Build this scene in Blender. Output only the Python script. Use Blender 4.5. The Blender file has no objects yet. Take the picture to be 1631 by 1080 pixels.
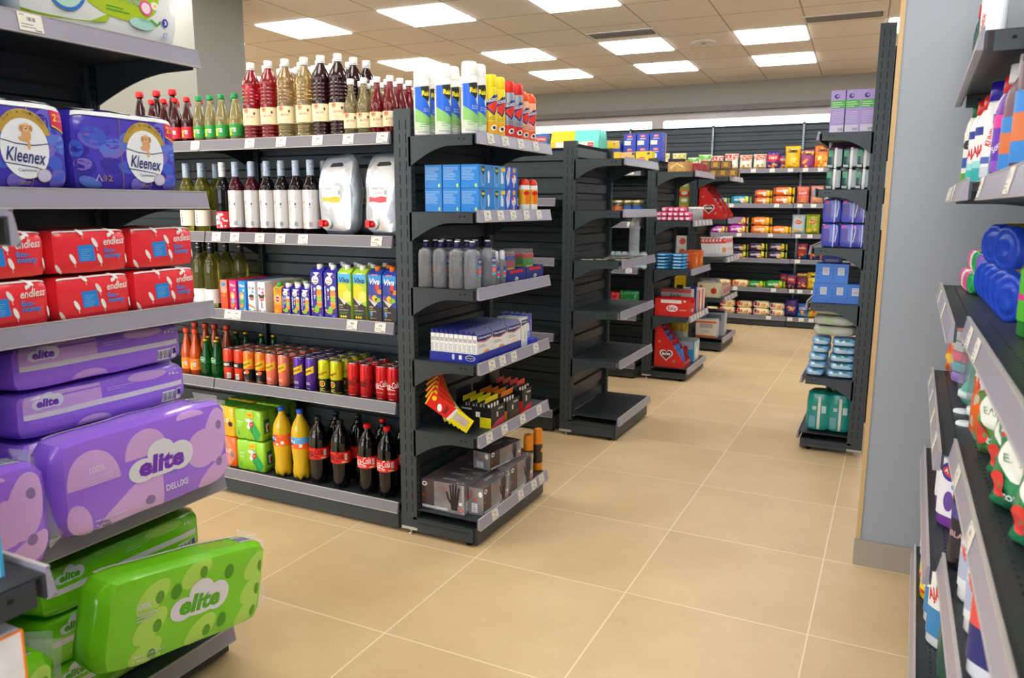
import bpy, math, random
from mathutils import Vector, Matrix, noise as mnoise
from mathutils.geometry import tessellate_polygon
random.seed(7)
SC = bpy.context.scene
COL = SC.collection
PI = math.pi

# ---------------------------------------------------------------- camera
FPX, PITCH, YAW, ROLL, CAMH = 1229.0, 0.170756, 0.457788, 0.004073, 1.333
fw = Vector((-math.sin(YAW)*math.cos(PITCH), math.cos(YAW)*math.cos(PITCH), -math.sin(PITCH)))
r0 = Vector((math.cos(YAW), math.sin(YAW), 0)); u0 = r0.cross(fw)
CR = r0*math.cos(ROLL)+u0*math.sin(ROLL); CU = -r0*math.sin(ROLL)+u0*math.cos(ROLL)
cam = bpy.data.cameras.new('camera'); camo = bpy.data.objects.new('camera', cam); COL.objects.link(camo)
camo.matrix_world = Matrix(((CR.x, CU.x, -fw.x, 0), (CR.y, CU.y, -fw.y, 0), (CR.z, CU.z, -fw.z, CAMH), (0, 0, 0, 1)))
cam.sensor_fit = 'HORIZONTAL'; cam.sensor_width = 36.0; cam.lens = FPX/1631*36.0
cam.clip_start = 0.02; cam.clip_end = 100
cam.dof.use_dof = True; cam.dof.focus_distance = 3.0; cam.dof.aperture_fstop = 5.6
SC.camera = camo

# ---------------------------------------------------------------- exposure, world
vs = SC.view_settings
vs.view_transform = 'Standard'; vs.look = 'None'; vs.gamma = 1.0; vs.use_curve_mapping = False
vs.exposure = 0.38
LAMP = 8.5          # strength of the ceiling light panels
wd = bpy.data.worlds.new('daylight'); SC.world = wd; wd.use_nodes = True
wd.node_tree.nodes['Background'].inputs[0].default_value = (0.86, 0.93, 1.0, 1)
wd.node_tree.nodes['Background'].inputs[1].default_value = 5.0
try:
    SC.cycles.max_bounces = 8; SC.cycles.diffuse_bounces = 4; SC.cycles.glossy_bounces = 4
    SC.cycles.transmission_bounces = 8; SC.cycles.transparent_max_bounces = 12
    SC.cycles.sample_clamp_indirect = 6.0; SC.cycles.caustics_refractive = False; SC.cycles.caustics_reflective = False
    SC.cycles.use_denoising = True
except Exception:
    pass

# where a picture column or row crosses a shelf line: only used to read positions off the photograph
def wx(px, y, z):
    k = (px-815.5)/FPX; dz = z-CAMH
    a = CR-fw*k
    return -(a.y*y+a.z*dz)/a.x
def wy(px, x, z):
    k = (px-815.5)/FPX; dz = z-CAMH
    a = CR-fw*k
    return -(a.x*x+a.z*dz)/a.y

# ---------------------------------------------------------------- materials
def lin(c): return c/12.92 if c <= 0.04045 else ((c+0.055)/1.055)**2.4
def rgb(h): return tuple(lin(int(h[i:i+2], 16)/255) for i in (0, 2, 4))
MATS = {}
def mat(h, rough=.45, metal=0., trans=0., emis=0., bump=0., bs=60., coat=0., ior=1.45, alpha=1., spec=.5, var=0.):
    key = (h, rough, metal, trans, emis, bump, bs, coat, ior, alpha, spec, var)
    if key in MATS: return MATS[key]
    m = bpy.data.materials.new('surface_'+h); m.use_nodes = True
    nt = m.node_tree; b = nt.nodes['Principled BSDF']; c = rgb(h)
    b.inputs['Base Color'].default_value = (*c, 1); b.inputs['Roughness'].default_value = rough
    b.inputs['Metallic'].default_value = metal; b.inputs['Transmission Weight'].default_value = trans
    b.inputs['IOR'].default_value = ior; b.inputs['Alpha'].default_value = alpha
    b.inputs['Specular IOR Level'].default_value = spec
    if coat: b.inputs['Coat Weight'].default_value = coat; b.inputs['Coat Roughness'].default_value = .08
    if emis:
        b.inputs['Emission Color'].default_value = (*c, 1); b.inputs['Emission Strength'].default_value = emis
    tc = None
    if bump or var:
        tc = nt.nodes.new('ShaderNodeTexCoord'); n = nt.nodes.new('ShaderNodeTexNoise')
        n.inputs['Scale'].default_value = bs; n.inputs['Detail'].default_value = 3
        nt.links.new(tc.outputs['Object'], n.inputs['Vector'])
        if bump:
            bp = nt.nodes.new('ShaderNodeBump'); bp.inputs['Strength'].default_value = bump; bp.inputs['Distance'].default_value = .01
            nt.links.new(n.outputs['Fac'], bp.inputs['Height']); nt.links.new(bp.outputs['Normal'], b.inputs['Normal'])
        if var:
            r = nt.nodes.new('ShaderNodeValToRGB')
            r.color_ramp.elements[0].color = (*[x*(1-var) for x in c], 1); r.color_ramp.elements[1].color = (*[min(1, x*(1+var)) for x in c], 1)
            r.color_ramp.elements[0].position = .3; r.color_ramp.elements[1].position = .7
            nt.links.new(n.outputs['Fac'], r.inputs[0]); nt.links.new(r.outputs[0], b.inputs['Base Color'])
    MATS[key] = m
    return m

def tile_mat(name, base, base2, line, sx, sy, ox, oy, lw, rough, rot=0., nscale=2.2, spec=.5, bump=0.):
    m = bpy.data.materials.new(name); m.use_nodes = True; nt = m.node_tree; N = nt.nodes; L = nt.links
    b = N['Principled BSDF']; b.inputs['Roughness'].default_value = rough; b.inputs['Specular IOR Level'].default_value = spec
    g = N.new('ShaderNodeNewGeometry'); mp = N.new('ShaderNodeMapping'); mp.vector_type = 'TEXTURE'
    mp.inputs['Location'].default_value = (ox, oy, 0); mp.inputs['Rotation'].default_value = (0, 0, rot)
    L.new(g.outputs['Position'], mp.inputs['Vector'])
    s = N.new('ShaderNodeSeparateXYZ'); L.new(mp.outputs[0], s.inputs[0])
    def M(op, a, v=None):
        n = N.new('ShaderNodeMath'); n.operation = op
        if hasattr(a, 'is_linked') or hasattr(a, 'links'): L.new(a, n.inputs[0])
        else: n.inputs[0].default_value = a
        if v is not None:
            if hasattr(v, 'links'): L.new(v, n.inputs[1])
            else: n.inputs[1].default_value = v
        return n.outputs[0]
    def edge(o, size):
        f = M('FRACT', M('DIVIDE', o, size)); d = M('MINIMUM', f, M('SUBTRACT', 1.0, f)) if False else None
        n = N.new('ShaderNodeMath'); n.operation = 'SUBTRACT'; n.inputs[0].default_value = 1.0; L.new(f, n.inputs[1])
        return M('LESS_THAN', M('MULTIPLY', M('MINIMUM', f, n.outputs[0]), size), lw/2), M('FLOOR', M('DIVIDE', o, size))
    e1, c1 = edge(s.outputs[0], sx); e2, c2 = edge(s.outputs[1], sy)
    e = M('MAXIMUM', e1, e2)
    n = N.new('ShaderNodeTexNoise'); n.inputs['Scale'].default_value = nscale; n.inputs['Detail'].default_value = 6; n.inputs['Roughness'].default_value = .62
    cv = N.new('ShaderNodeCombineXYZ'); L.new(M('MULTIPLY', c1, 7.31), cv.inputs[0]); L.new(M('MULTIPLY', c2, 3.17), cv.inputs[1])
    va = N.new('ShaderNodeVectorMath'); va.operation = 'ADD'; L.new(g.outputs['Position'], va.inputs[0]); L.new(cv.outputs[0], va.inputs[1])
    L.new(va.outputs[0], n.inputs['Vector'])
    r = N.new('ShaderNodeValToRGB'); r.color_ramp.elements[0].position = .34; r.color_ramp.elements[1].position = .66
    r.color_ramp.elements[0].color = (*rgb(base2), 1); r.color_ramp.elements[1].color = (*rgb(base), 1)
    L.new(n.outputs['Fac'], r.inputs[0])
    mx = N.new('ShaderNodeMix'); mx.data_type = 'RGBA'; L.new(e, mx.inputs[0]); L.new(r.outputs[0], mx.inputs[6])
    mx.inputs[7].default_value = (*rgb(line), 1); L.new(mx.outputs[2], b.inputs['Base Color'])
    if bump:
        bp = N.new('ShaderNodeBump'); bp.inputs['Strength'].default_value = bump; bp.inputs['Distance'].default_value = .004
        L.new(n.outputs['Fac'], bp.inputs['Height']); L.new(bp.outputs[0], b.inputs['Normal'])
    return m

# ---------------------------------------------------------------- mesh builder
class MB:
    def __init__(s): s.v = []; s.f = []; s.m = []; s.s = []; s.mats = []
    def mi(s, m):
        if m not in s.mats: s.mats.append(m)
        return s.mats.index(m)
    def add(s, vs_, fs, m, smooth=False):
        o = len(s.v); s.v += [tuple(v) for v in vs_]; k = s.mi(m)
        for f in fs: s.f.append([i+o for i in f]); s.m.append(k); s.s.append(smooth)
        return s
    def box(s, x0, x1, y0, y1, z0, z1, m):
        v = [(x0, y0, z0), (x1, y0, z0), (x1, y1, z0), (x0, y1, z0), (x0, y0, z1), (x1, y0, z1), (x1, y1, z1), (x0, y1, z1)]
        return s.add(v, [(0, 3, 2, 1), (4, 5, 6, 7), (0, 1, 5, 4), (1, 2, 6, 5), (2, 3, 7, 6), (3, 0, 4, 7)], m)
    def prism(s, pts, axis, a, b, m, smooth=False):
        n = len(pts)
        def P(p, t):
            return {'x': (t, p[0], p[1]), 'y': (p[0], t, p[1]), 'z': (p[0], p[1], t)}[axis]
        v = [P(p, a) for p in pts]+[P(p, b) for p in pts]
        s.add(v, [(i, (i+1) % n, (i+1) % n+n, i+n) for i in range(n)], m, smooth)
        tri = tessellate_polygon([[Vector((p[0], p[1], 0)) for p in pts]])
        o = len(s.v)-2*n; k = s.mi(m)
        for t in tri:
            s.f.append([o+i for i in t]); s.m.append(k); s.s.append(False)
            s.f.append([o+n+i for i in reversed(t)]); s.m.append(k); s.s.append(False)
        return s
    def rings(s, rings, m, smooth=True, caps=True):
        n = len(rings[0]); v = [p for r in rings for p in r]; f = []
        for j in range(len(rings)-1):
            for i in range(n): f.append((j*n+i, j*n+(i+1) % n, (j+1)*n+(i+1) % n, (j+1)*n+i))
        if caps: f += [tuple(reversed(range(n))), tuple(range((len(rings)-1)*n, len(rings)*n))]
        return s.add(v, f, m, smooth)
    def lathe(s, prof, m, n=20, cx=0, cy=0, smooth=True, sq=None, caps=True):
        R = []
        for r, z in prof:
            ring = []
            for i in range(n):
                a = 2*PI*i/n; c, d = math.cos(a), math.sin(a); k = 1
                if sq: k = 1/((abs(c)**sq+abs(d)**sq)**(1/sq))
                ring.append((cx+r*c*k, cy+r*d*k, z))
            R.append(ring)
        return s.rings(R, m, smooth, caps)
    def tube(s, pts, r, m, n=8):
        R = []
        for i, p in enumerate(pts):
            p = Vector(p); a = Vector(pts[max(0, i-1)]); b = Vector(pts[min(len(pts)-1, i+1)])
            t = (b-a).normalized(); u = t.orthogonal().normalized() if i == 0 else (u-t*u.dot(t)).normalized(); w = t.cross(u)
            R.append([tuple(p+(u*math.cos(2*PI*k/n)+w*math.sin(2*PI*k/n))*r) for k in range(n)])
        return s.rings(R, m)
    def mesh(s, name):
        me = bpy.data.meshes.new(name); me.from_pydata(s.v, [], s.f)
        for m in s.mats: me.materials.append(m)
        me.polygons.foreach_set('material_index', s.m); me.polygons.foreach_set('use_smooth', s.s)
        me.update(); return me

# ---------------------------------------------------------------- printed artwork: flat shapes laid on a surface
FONTC = {}
def glyphs(txt, shear, bold):
    k = (txt, shear, bold)
    if k in FONTC: return FONTC[k]
    c = bpy.data.curves.new('t', 'FONT'); c.body = txt; c.resolution_u = 2; c.size = 1; c.shear = shear; c.offset = bold
    o = bpy.data.objects.new('t', c); COL.objects.link(o)
    me = o.to_mesh(); vs_ = [(v.co.x, v.co.y) for v in me.vertices]; fs = [tuple(p.vertices) for p in me.polygons]
    o.to_mesh_clear(); bpy.data.objects.remove(o); bpy.data.curves.remove(c)
    FONTC[k] = (vs_, fs); return FONTC[k]
class Art:
    def __init__(s): s.items = []
    def poly(s, pts, m, l=1):
        tri = tessellate_polygon([[Vector((p[0], p[1], 0)) for p in pts]])
        T = []
        for t in tri:
            a, b, c = [pts[i] for i in t]
            if (b[0]-a[0])*(c[1]-a[1])-(b[1]-a[1])*(c[0]-a[0]) < 0: b, c = c, b
            T.append((a, b, c))
        s.items.append((T, m, l)); return s
    def rect(s, x0, y0, x1, y1, m, l=1): return s.poly([(x0, y0), (x1, y0), (x1, y1), (x0, y1)], m, l)
    def ell(s, cx, cy, rx, ry, m, l=1, n=18, a0=0, a1=2*PI, rot=0):
        P = []
        for i in range(n):
            a = a0+(a1-a0)*i/(n if abs(a1-a0) > 6.2 else n-1)
            x, y = rx*math.cos(a), ry*math.sin(a)
            P.append((cx+x*math.cos(rot)-y*math.sin(rot), cy+x*math.sin(rot)+y*math.cos(rot)))
        return s.poly(P, m, l)
    def text(s, txt, cx, cy, w, h, m, l=2, shear=0., bold=.0, rot=0.):
        vs_, fs = glyphs(txt, shear, bold)
        if not vs_: return s
        x0 = min(v[0] for v in vs_); x1 = max(v[0] for v in vs_); y0 = min(v[1] for v in vs_); y1 = max(v[1] for v in vs_)
        def F(v):
            x = (v[0]-(x0+x1)/2)/(x1-x0)*w; y = (v[1]-(y0+y1)/2)/(y1-y0)*h
            return (cx+x*math.cos(rot)-y*math.sin(rot), cy+x*math.sin(rot)+y*math.cos(rot))
        P = [F(v) for v in vs_]; T = []
        for f in fs:
            for i in range(1, len(f)-1):
                a, b, c = P[f[0]], P[f[i]], P[f[i+1]]
                if (b[0]-a[0])*(c[1]-a[1])-(b[1]-a[1])*(c[0]-a[0]) < 0: b, c = c, b
                T.append((a, b, c))
        s.items.append((T, m, l)); return s
    def lines(s, x0, y0, x1, y1, n, m, l=2, f=.35):
        h = (y1-y0)/n; rr = random.Random(n*7+int(x0*1e4))
        for i in range(n):
            y = y1-(i+.8)*h; s.rect(x0, y, x0+(x1-x0)*rr.uniform(.6, 1), y+h*f, m, l)
        return s
    def bars(s, x0, y0, x1, y1, m, n=9, bg=None, l=2):
        if bg: s.rect(x0, y0, x1, y1, bg, l)
        w = (x1-x0)/n; p = w*.35
        for i in range(n): s.rect(x0+i*w+p*.5, y0+(y1-y0)*.12, x0+i*w+p*.5+w*(.3+.3*((i*5) % 3)/2), y1-(y1-y0)*.12, m, l+1)
        return s
    def stroke(s, pts, w, m, l=2):
        P = [Vector(p) for p in pts]; A = []; B = []
        for i, p in enumerate(P):
            t = (P[min(i+1, len(P)-1)]-P[max(i-1, 0)]).normalized(); n = Vector((-t.y, t.x))*w/2
            A.append(tuple(p+n)); B.append(tuple(p-n))
        T = []
        for i in range(len(P)-1):
            T += [(A[i], B[i], B[i+1]), (A[i], B[i+1], A[i+1])]
        s.items.append((T, m, l)); return s
def clip(poly, ax, v, keep_less):
    out = []
    for i in range(len(poly)):
        a, b = poly[i], poly[(i+1) % len(poly)]
        ia = (a[ax] <= v) if keep_less else (a[ax] >= v); ib = (b[ax] <= v) if keep_less else (b[ax] >= v)
        if ia: out.append(a)
        if ia != ib:
            t = (v-a[ax])/(b[ax]-a[ax]); out.append((a[0]+(b[0]-a[0])*t, a[1]+(b[1]-a[1])*t))
    return out
def split(poly, ax, step):
    lo = min(p[ax] for p in poly); hi = max(p[ax] for p in poly)
    k0 = math.floor(lo/step+1e-6); k1 = math.ceil(hi/step-1e-6); out = []
    if k1-k0 <= 1: return [poly]
    for k in range(k0, k1):
        q = clip(clip(poly, ax, k*step, False), ax, (k+1)*step, True)
        if len(q) > 2: out.append(q)
    return out
def lay(mb, art, fn, su=None, sv=None, off=.0004, smooth=False, box=None):
    """fn(u, v, d) -> point d metres above the surface; box crops the artwork"""
    for T, m, l in art.items:
        vv = []; ff = []; idx = {}
        for t in T:
            ps = [list(t)]
            if box:
                q = clip(clip(clip(clip(ps[0], 0, box[0], False), 0, box[2], True), 1, box[1], False), 1, box[3], True)
                if len(q) < 3: continue
                ps = [q]
            if su: ps = [q for p in ps for q in split(p, 0, su)]
            if sv: ps = [q for p in ps for q in split(p, 1, sv)]
            for p in ps:
                f = []
                for q in p:
                    k = (round(q[0], 6), round(q[1], 6))
                    if k not in idx: idx[k] = len(vv); vv.append(fn(q[0], q[1], off*l))
                    if idx[k] not in f: f.append(idx[k])
                if len(f) > 2: ff.append(f)
        if ff: mb.add(vv, ff, m, smooth)
    return mb
def fplane(ox, oy, oz, face='front'):
    return {'front': lambda u, v, d: (ox+u, oy-d, oz+v), 'back': lambda u, v, d: (ox-u, oy+d, oz+v),
            'right': lambda u, v, d: (ox+d, oy+u, oz+v), 'left': lambda u, v, d: (ox-d, oy-u, oz+v),
            'top': lambda u, v, d: (ox+u, oy+v, oz+d)}[face]
def fcyl(r, cx=0, cy=0, z0=0, a0=0):
    def f(u, v, d):
        rr = r(v+z0) if callable(r) else r
        R0 = rr if not callable(r) else r(v+z0)
        a = a0+u/(r if not callable(r) else r(z0)); return (cx+(rr+d)*math.sin(a), cy-(rr+d)*math.cos(a), z0+v)
    return f
def frot(fn, ang, pivot=(0, 0, 0), axis='y'):
    def f(u, v, d):
        p = Vector(fn(u, v, d))-Vector(pivot); return tuple(Matrix.Rotation(ang, 3, axis.upper()) @ p+Vector(pivot))
    return f

# soft block: a rounded box that bulges, p is its squareness
def soft_fn(w, d, h, p=8, wr=0., ws=12., seed=0., tail=0.):
    def S(x, y, z, dd=0.):
        n = (abs(x)**p+abs(y)**p+abs(z)**p)**(1/p)
        P = Vector((x/n*w/2, y/n*d/2, z/n*h/2))
        N = Vector((x/n/w*2, y/n/d*2, z/n/h*2)); g = Vector([math.copysign(abs(c)**(p-1), c) for c in (x/n, y/n, z/n)])
        N = Vector((g.x/w, g.y/d, g.z/h)).normalized()
        if wr: P += N*wr*(mnoise.noise(Vector((P.x*ws+seed, P.y*ws, P.z*ws*.7))))
        P += N*dd
        return (P.x, P.y, max(P.z, -h/2)+h/2)
    return S
def soft(mb, w, d, h, m, p=8, n=8, wr=0., ws=12., seed=0., S=None):
    S = S or soft_fn(w, d, h, p, wr, ws, seed); n2 = n if isinstance(n, tuple) else (n, n, n)
    def face(fx, a, b):
        vs_ = []; fs = []
        for j in range(b+1):
            for i in range(a+1): vs_.append(S(*fx(math.tan((-1+2*i/a)*PI/4*.98)/math.tan(PI/4*.98), math.tan((-1+2*j/b)*PI/4*.98)/math.tan(PI/4*.98))))
        for j in range(b):
            for i in range(a): k = j*(a+1)+i; fs.append((k, k+1, k+a+2, k+a+1))
        mb.add(vs_, fs, m, True)
    X, Y, Z = n2
    face(lambda u, v: (u, -1, v), X, Z); face(lambda u, v: (-u, 1, v), X, Z)
    face(lambda u, v: (1, u, v), Y, Z); face(lambda u, v: (-1, -u, v), Y, Z)
    face(lambda u, v: (u, v, 1), X, Y); face(lambda u, v: (-u, v, -1), X, Y)
    return S
def fsoft(S, w, d, h, face='front'):
    if face == 'front': return lambda u, v, dd: S(u/(w/2), -1, (v-h/2)/(h/2), dd)
    if face == 'right': return lambda u, v, dd: S(1, u/(d/2), (v-h/2)/(h/2), dd)
    if face == 'left': return lambda u, v, dd: S(-1, -u/(d/2), (v-h/2)/(h/2), dd)
    return lambda u, v, dd: S(u/(w/2), v/(d/2), 1, dd)

# pillow bag: crimped flat ends, swollen middle
def bag_fn(w, h, t, seed=0., wr=.004, flat=.0):
    def S(u, v, side, dd=0.):
        a = max(0, 1-abs(u)**2.6); b = max(0, 1-abs(v)**5)
        k = t/2*(a**.5)*(b**.6)
        x = u*w/2*(1-.06*(1-abs(v)**3)); n = mnoise.noise(Vector((u*3+seed, v*4, side*2+seed)))*wr*(2-a*b)+.6*wr*math.sin(u*17+seed)*(abs(v)**6)
        return (x, -side*(k+dd)+n*1.0, (v+1)/2*h)
    return S
def bag(mb, S, m, nx=14, nz=16):
    for sd in (1, -1):
        vs_ = [S(-1+2*i/nx, -1+2*j/nz, sd) for j in range(nz+1) for i in range(nx+1)]
        fs = []
        for j in range(nz):
            for i in range(nx):
                k = j*(nx+1)+i; q = (k, k+1, k+nx+2, k+nx+1); fs.append(q if sd > 0 else q[::-1])
        mb.add(vs_, fs, m, True)
    return mb
def fbag(S, w, h): return lambda u, v, dd: S(u/(w/2), v/(h/2)-1, 1, dd+.0006)

# ---------------------------------------------------------------- things
ROOTS = []
def ob(name, me, parent=None, loc=None, rz=0):
    o = bpy.data.objects.new(name, me); COL.objects.link(o)
    if parent: o.parent = parent
    if loc: o.location = loc
    if rz: o.rotation_euler = (0, 0, rz)
    return o
SHORT = [('the slotted post', 'the post'), (' and red label', ''), (' and green label', ''), (' of the wall shelves', ' on the wall'), ('from the wine bottles', 'from the wines'), (', white cap,', ','), (' on its red label', ''),
         (' and orange label', ''), (' with white label', ''), (', bottom shelf', ''), (', third shelf', ''), (', top shelf', ''), (' with white seam', ''), (' with red patch', ''), (' with yellow band', '')]
def tag(o, label, cat, group=None, kind=None):
    for a, b in SHORT:
        if len(label.split()) > 16: label = label.replace(a, b)
    o['label'] = label; o['category'] = cat
    if group: o['group'] = group
    if kind: o['kind'] = kind
    return o
class Proto:
    """a kind of thing: parts = [(name, MB, [(sub name, MB)...])]; put() sets one down, sharing the meshes"""
    def __init__(s, name, cat, parts, look, w=0, d=0, h=0):
        s.name, s.cat, s.look, s.w, s.d, s.h = name, cat, look, w, d, h
        s.parts = [(p[0], p[1].mesh(p[0] if len(parts) > 1 else name), [(q, b.mesh(q)) for q, b in (p[2] if len(p) > 2 else [])]) for p in parts]
        s.first = None
    def put(s, x, y, z, rz=0., where='', group=None, label=None, tilt=None, sc=None):
        if s.first is None or s.first.name not in bpy.data.objects:
            if len(s.parts) == 1:
                root = ob(s.name, s.parts[0][1]); kids = s.parts[0][2]
                for q, me in kids: ob(q, me, root)
            else:
                root = ob(s.name, None); root.empty_display_size = .05
                for n, me, sub in s.parts:
                    p = ob(n, me, root)
                    for q, m2 in sub: ob(q, m2, p)
            s.first = root
        else:
            root = s.first.copy(); COL.objects.link(root)
            for ch in s.first.children:
                c = ch.copy(); COL.objects.link(c); c.parent = root
                for g in ch.children:
                    e = g.copy(); COL.objects.link(e); e.parent = c
        root.location = (x, y, z+.0007); root.rotation_euler = (tilt[0], tilt[1], rz) if tilt else (0, 0, rz)
        root.scale = sc or (1, 1, 1)
        tag(root, label or (s.look+' '+where).strip(), s.cat, group or (s.cat+' on the shelves'))
        return root
ORD = ['first', 'second', 'third', 'fourth', 'fifth', 'sixth', 'seventh', 'eighth', 'ninth', 'tenth', 'eleventh', 'twelfth', 'thirteenth', 'fourteenth', 'fifteenth']
def struct(name, mb):
    o = ob(name, mb.mesh(name)); o['kind'] = 'structure'; return o
# ================================================================ room
CZ = 2.765; YB = 9.5; GR = math.radians(2.2); GP = .583
floor_m = tile_mat('floor_tile', 'D6BB90', 'C4A87C', 'E6D6B6', .6, .592, -1.351, 1.84, .005, .42, nscale=1.6, bump=.03)
ceil_m = tile_mat('ceiling_tile', 'FCF3E8', 'F8EEE2', 'B4A89C', GP, GP, -2.448, 5.03, .011, .9, rot=GR, nscale=30)
wall_m = mat('9AA3AC', .55, var=.02, bs=3); wallb_m = mat('9C988F', .7); cream = mat('B9AFA8', .6)
struct('floor', MB().box(-8, 2.6, -4, YB+.3, -.05, 0, floor_m))
struct('ceiling', MB().box(-8, 2.6, -4, YB+.3, CZ, CZ+.05, ceil_m))
w = MB(); w.box(-8, 2.6, YB, YB+.2, 0, 2.0, wallb_m); w.box(-8, 2.6, YB, YB+.2, 2.5, CZ, wallb_m)
w.box(-8, -7.2, YB, YB+.2, 2.0, 2.5, wallb_m); w.box(1.6, 2.6, YB, YB+.2, 2.0, 2.5, wallb_m)
struct('wall_back', w)
struct('wall_left', MB().box(-8.2, -8, -4, YB+.2, 0, CZ, wallb_m))
struct('wall_right', MB().box(2.6, 2.8, -4, YB+.2, 0, CZ, wall_m))
w = MB(); w.box(-8, 2.6, -4.2, -4, 0, .25, wallb_m); w.box(-8, 2.6, -4.2, -4, 2.6, CZ, wallb_m); w.box(-8, -7, -4.2, -4, .25, 2.6, wallb_m); w.box(2.2, 2.6, -4.2, -4, .25, 2.6, wallb_m)
struct('wall_front', w)
for i in range(4):   # unseen shop-front windows, added behind the camera so daylight front-lights the goods
    f = MB(); a = -7+i*2.3; b = a+2.3
    for q in ((a, a+.05, .25, 2.6), (b-.05, b, .25, 2.6), (a, b, .25, .31), (a, b, 2.54, 2.6)): f.box(q[0], q[1], -4.12, -4.05, q[2], q[3], mat('A69C96', .4, metal=.3))
    struct('window_%d' % (i+5), f)
pl = bpy.data.lights.new('added_daylight_portal', 'AREA'); pl.shape = 'RECTANGLE'; pl.size = 9.2; pl.size_y = 2.35  # portal for the daylight let in by the added shop-front windows
pl.cycles.is_portal = True; po = bpy.data.objects.new('added_daylight_portal', pl); COL.objects.link(po)
po.location = (-2.4, -4.0, 1.42); po.rotation_euler = (PI/2, 0, PI)
fr = mat('A69C96', .4, metal=.3); fr2 = mat('6F6763', .5)
glass = mat('FFFFFF', .02, trans=1., ior=1.01, spec=.1)
xs = [-7.2, -5.0, -2.72, .9, 1.6]
for i in range(len(xs)-1):
    a, b = xs[i], xs[i+1]; f = MB()
    f.box(a, b, YB+.02, YB+.1, 2.36, 2.44, fr); f.box(a, b, YB+.02, YB+.1, 2.0, 2.05, fr)
    f.box(a, a+.07, YB+.02, YB+.1, 2.05, 2.36, fr); f.box(b-.07, b, YB+.02, YB+.1, 2.05, 2.36, fr)
    f.box(a+.07, b-.07, YB+.05, YB+.056, 2.05, 2.36, glass)
    struct('window_%d' % (i+1), f)
struct('trim_1', MB().box(-7.2, 1.6, YB-.06, YB+.1, 2.44, 2.5, fr2))
# grey columns
p = MB(); p.box(-.035, 1.2, 3.045, 3.6, 0, CZ, wall_m); struct('column', p)
p = MB(); p.box(-.05, 1.2, 3.03, 3.045, 0, .1, mat('A39B90', .4)); struct('baseboard_column', p)
p = MB(); p.box(-.046, -.03, 3.04, 3.058, .1, CZ, mat('C8A878', .5)); struct('trim_2', p)
p = MB(); p.box(-5.3, -4.2, wy(311, -4.2, 2.3), wy(391, -4.2, 2.3), 0, CZ, mat('8B8A82', .6)); struct('pillar', p)
# ceiling lights
diff_m = mat('FFFFFF', .5, emis=LAMP); lf = mat('E8E4DE', .5)
lights = Proto('ceiling_light', 'ceiling light', [('frame', MB().box(-.285, .285, -.285, .285, .004, .012, lf)),
    ('diffuser', MB().box(-.272, .272, -.272, .272, -.004, .004, diff_m))], 'square recessed white light panel in the tiled ceiling')
rowsn = {5.32: 'front', 7.07: 'middle', 8.236: 'back'}
def cg(i, j):  # centre of a ceiling tile
    x, y = (i+.5)*GP, (j+.5)*GP
    return -2.448+x*math.cos(GR)-y*math.sin(GR), 5.03+x*math.sin(GR)+y*math.cos(GR)
names_r = {0: 'front row', 3: 'middle row', 5: 'back row'}
for j in (-15, -12, -9, -6, -3, 0, 3, 5):
    for i in range(-8, 8, 2):
        x, y = cg(i, j)
        if x > 2.2 or x < -7.6 or y > YB-.4 or y < -3.6 or (-.4 < x < 1.5 and 2.7 < y < 3.9): continue
        lights.put(x, y, CZ-.006, GR, group='ceiling light panels',
            label='square white light panel, %s, %s column from the grey column' % (names_r.get(j, 'row %d towards the front wall' % (-j//3)), ORD[min(14, (8-i)//2)]))
vm = mat('8E867E', .6); vd = mat('3A3633', .6)
vp = MB(); vp.box(-.29, .29, -.1, .1, -.004, .006, lf)
for k in range(8): vp.box(-.26, .26, -.075+k*.02, -.063+k*.02, -.01, -.003, vm)
vb = MB().box(-.27, .27, -.085, .085, -.005, -.002, mat('6E6760', .7))
vent = Proto('ceiling_vent', 'vent', [('grille_frame', vp), ('backing', vb)], 'slotted grey ceiling vent')
x, y = cg(0, 2); vent.put(x+.02, y+.02, CZ-.004, GR, label='slotted grey ceiling vent beside the middle row of lights', group='vents')
x, y = cg(3, 2); vent.put(x-.02, y+.1, CZ-.004, GR, label='slotted grey ceiling vent above the tall end shelving', group='vents')
sp = MB().lathe([(.0, -.012), (.07, -.012), (.1, -.008), (.105, 0), (.0, 0)], lf, 28); sp2 = MB().lathe([(.0, -.016), (.02, -.014), (.022, -.01), (0, -.01)], vm, 16)
s_ = Proto('ceiling_speaker', 'speaker', [('cover', sp), ('centre', sp2)], 'round white speaker cover in the ceiling')
x, y = cg(1, 3); s_.put(x, y+.05, CZ-.002)

# ================================================================ shelving
ANTH = mat('3C4347', .42, metal=.25, bump=.02, bs=400); ANTD = mat('2E353A', .45, metal=.25); SLOT = mat('0D1012', .8)
RAIL = mat('75727A', .35); RAILL = mat('9895A6', .3); RTOP = mat('B9B4B2', .35); TAG = mat('E4E1D6', .55); INK = mat('6C6C70', .6); FEETM = mat('B9B9AE', .5)
def tag_mesh():
    m = MB(); m.box(-.026, .026, -.0012, 0, -.018, .02, TAG); a = Art()
    a.bars(-.008, .002, .011, .013, INK, 6, l=1); a.lines(-.022, -.012, .022, .0, 2, INK, 1, .25); a.rect(.006, -.016, .022, -.0135, INK, 1); a.rect(-.022, .0145, -.012, .016, INK, 1)
    lay(m, a, fplane(0, -.0012, 0)); return m.mesh('price_tag')
TAGM = tag_mesh()
def back_panel(x0, x1, y, z0, z1, m, m2):
    b = MB(); pts = []; z = z0; P = .0985
    prof = [(0, 0), (.0, .052), (.014, .060), (.014, .0905)]
    while z < z1-.001:
        for dy, dz in prof:
            if z+dz < z1: pts.append((y+dy, z+dz))
        z += P
    pts.append((y, z1)); pts = pts+[(y+.03, z1), (y+.03, z0)]
    return b.prism(pts, 'x', x0, x1, m)
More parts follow.
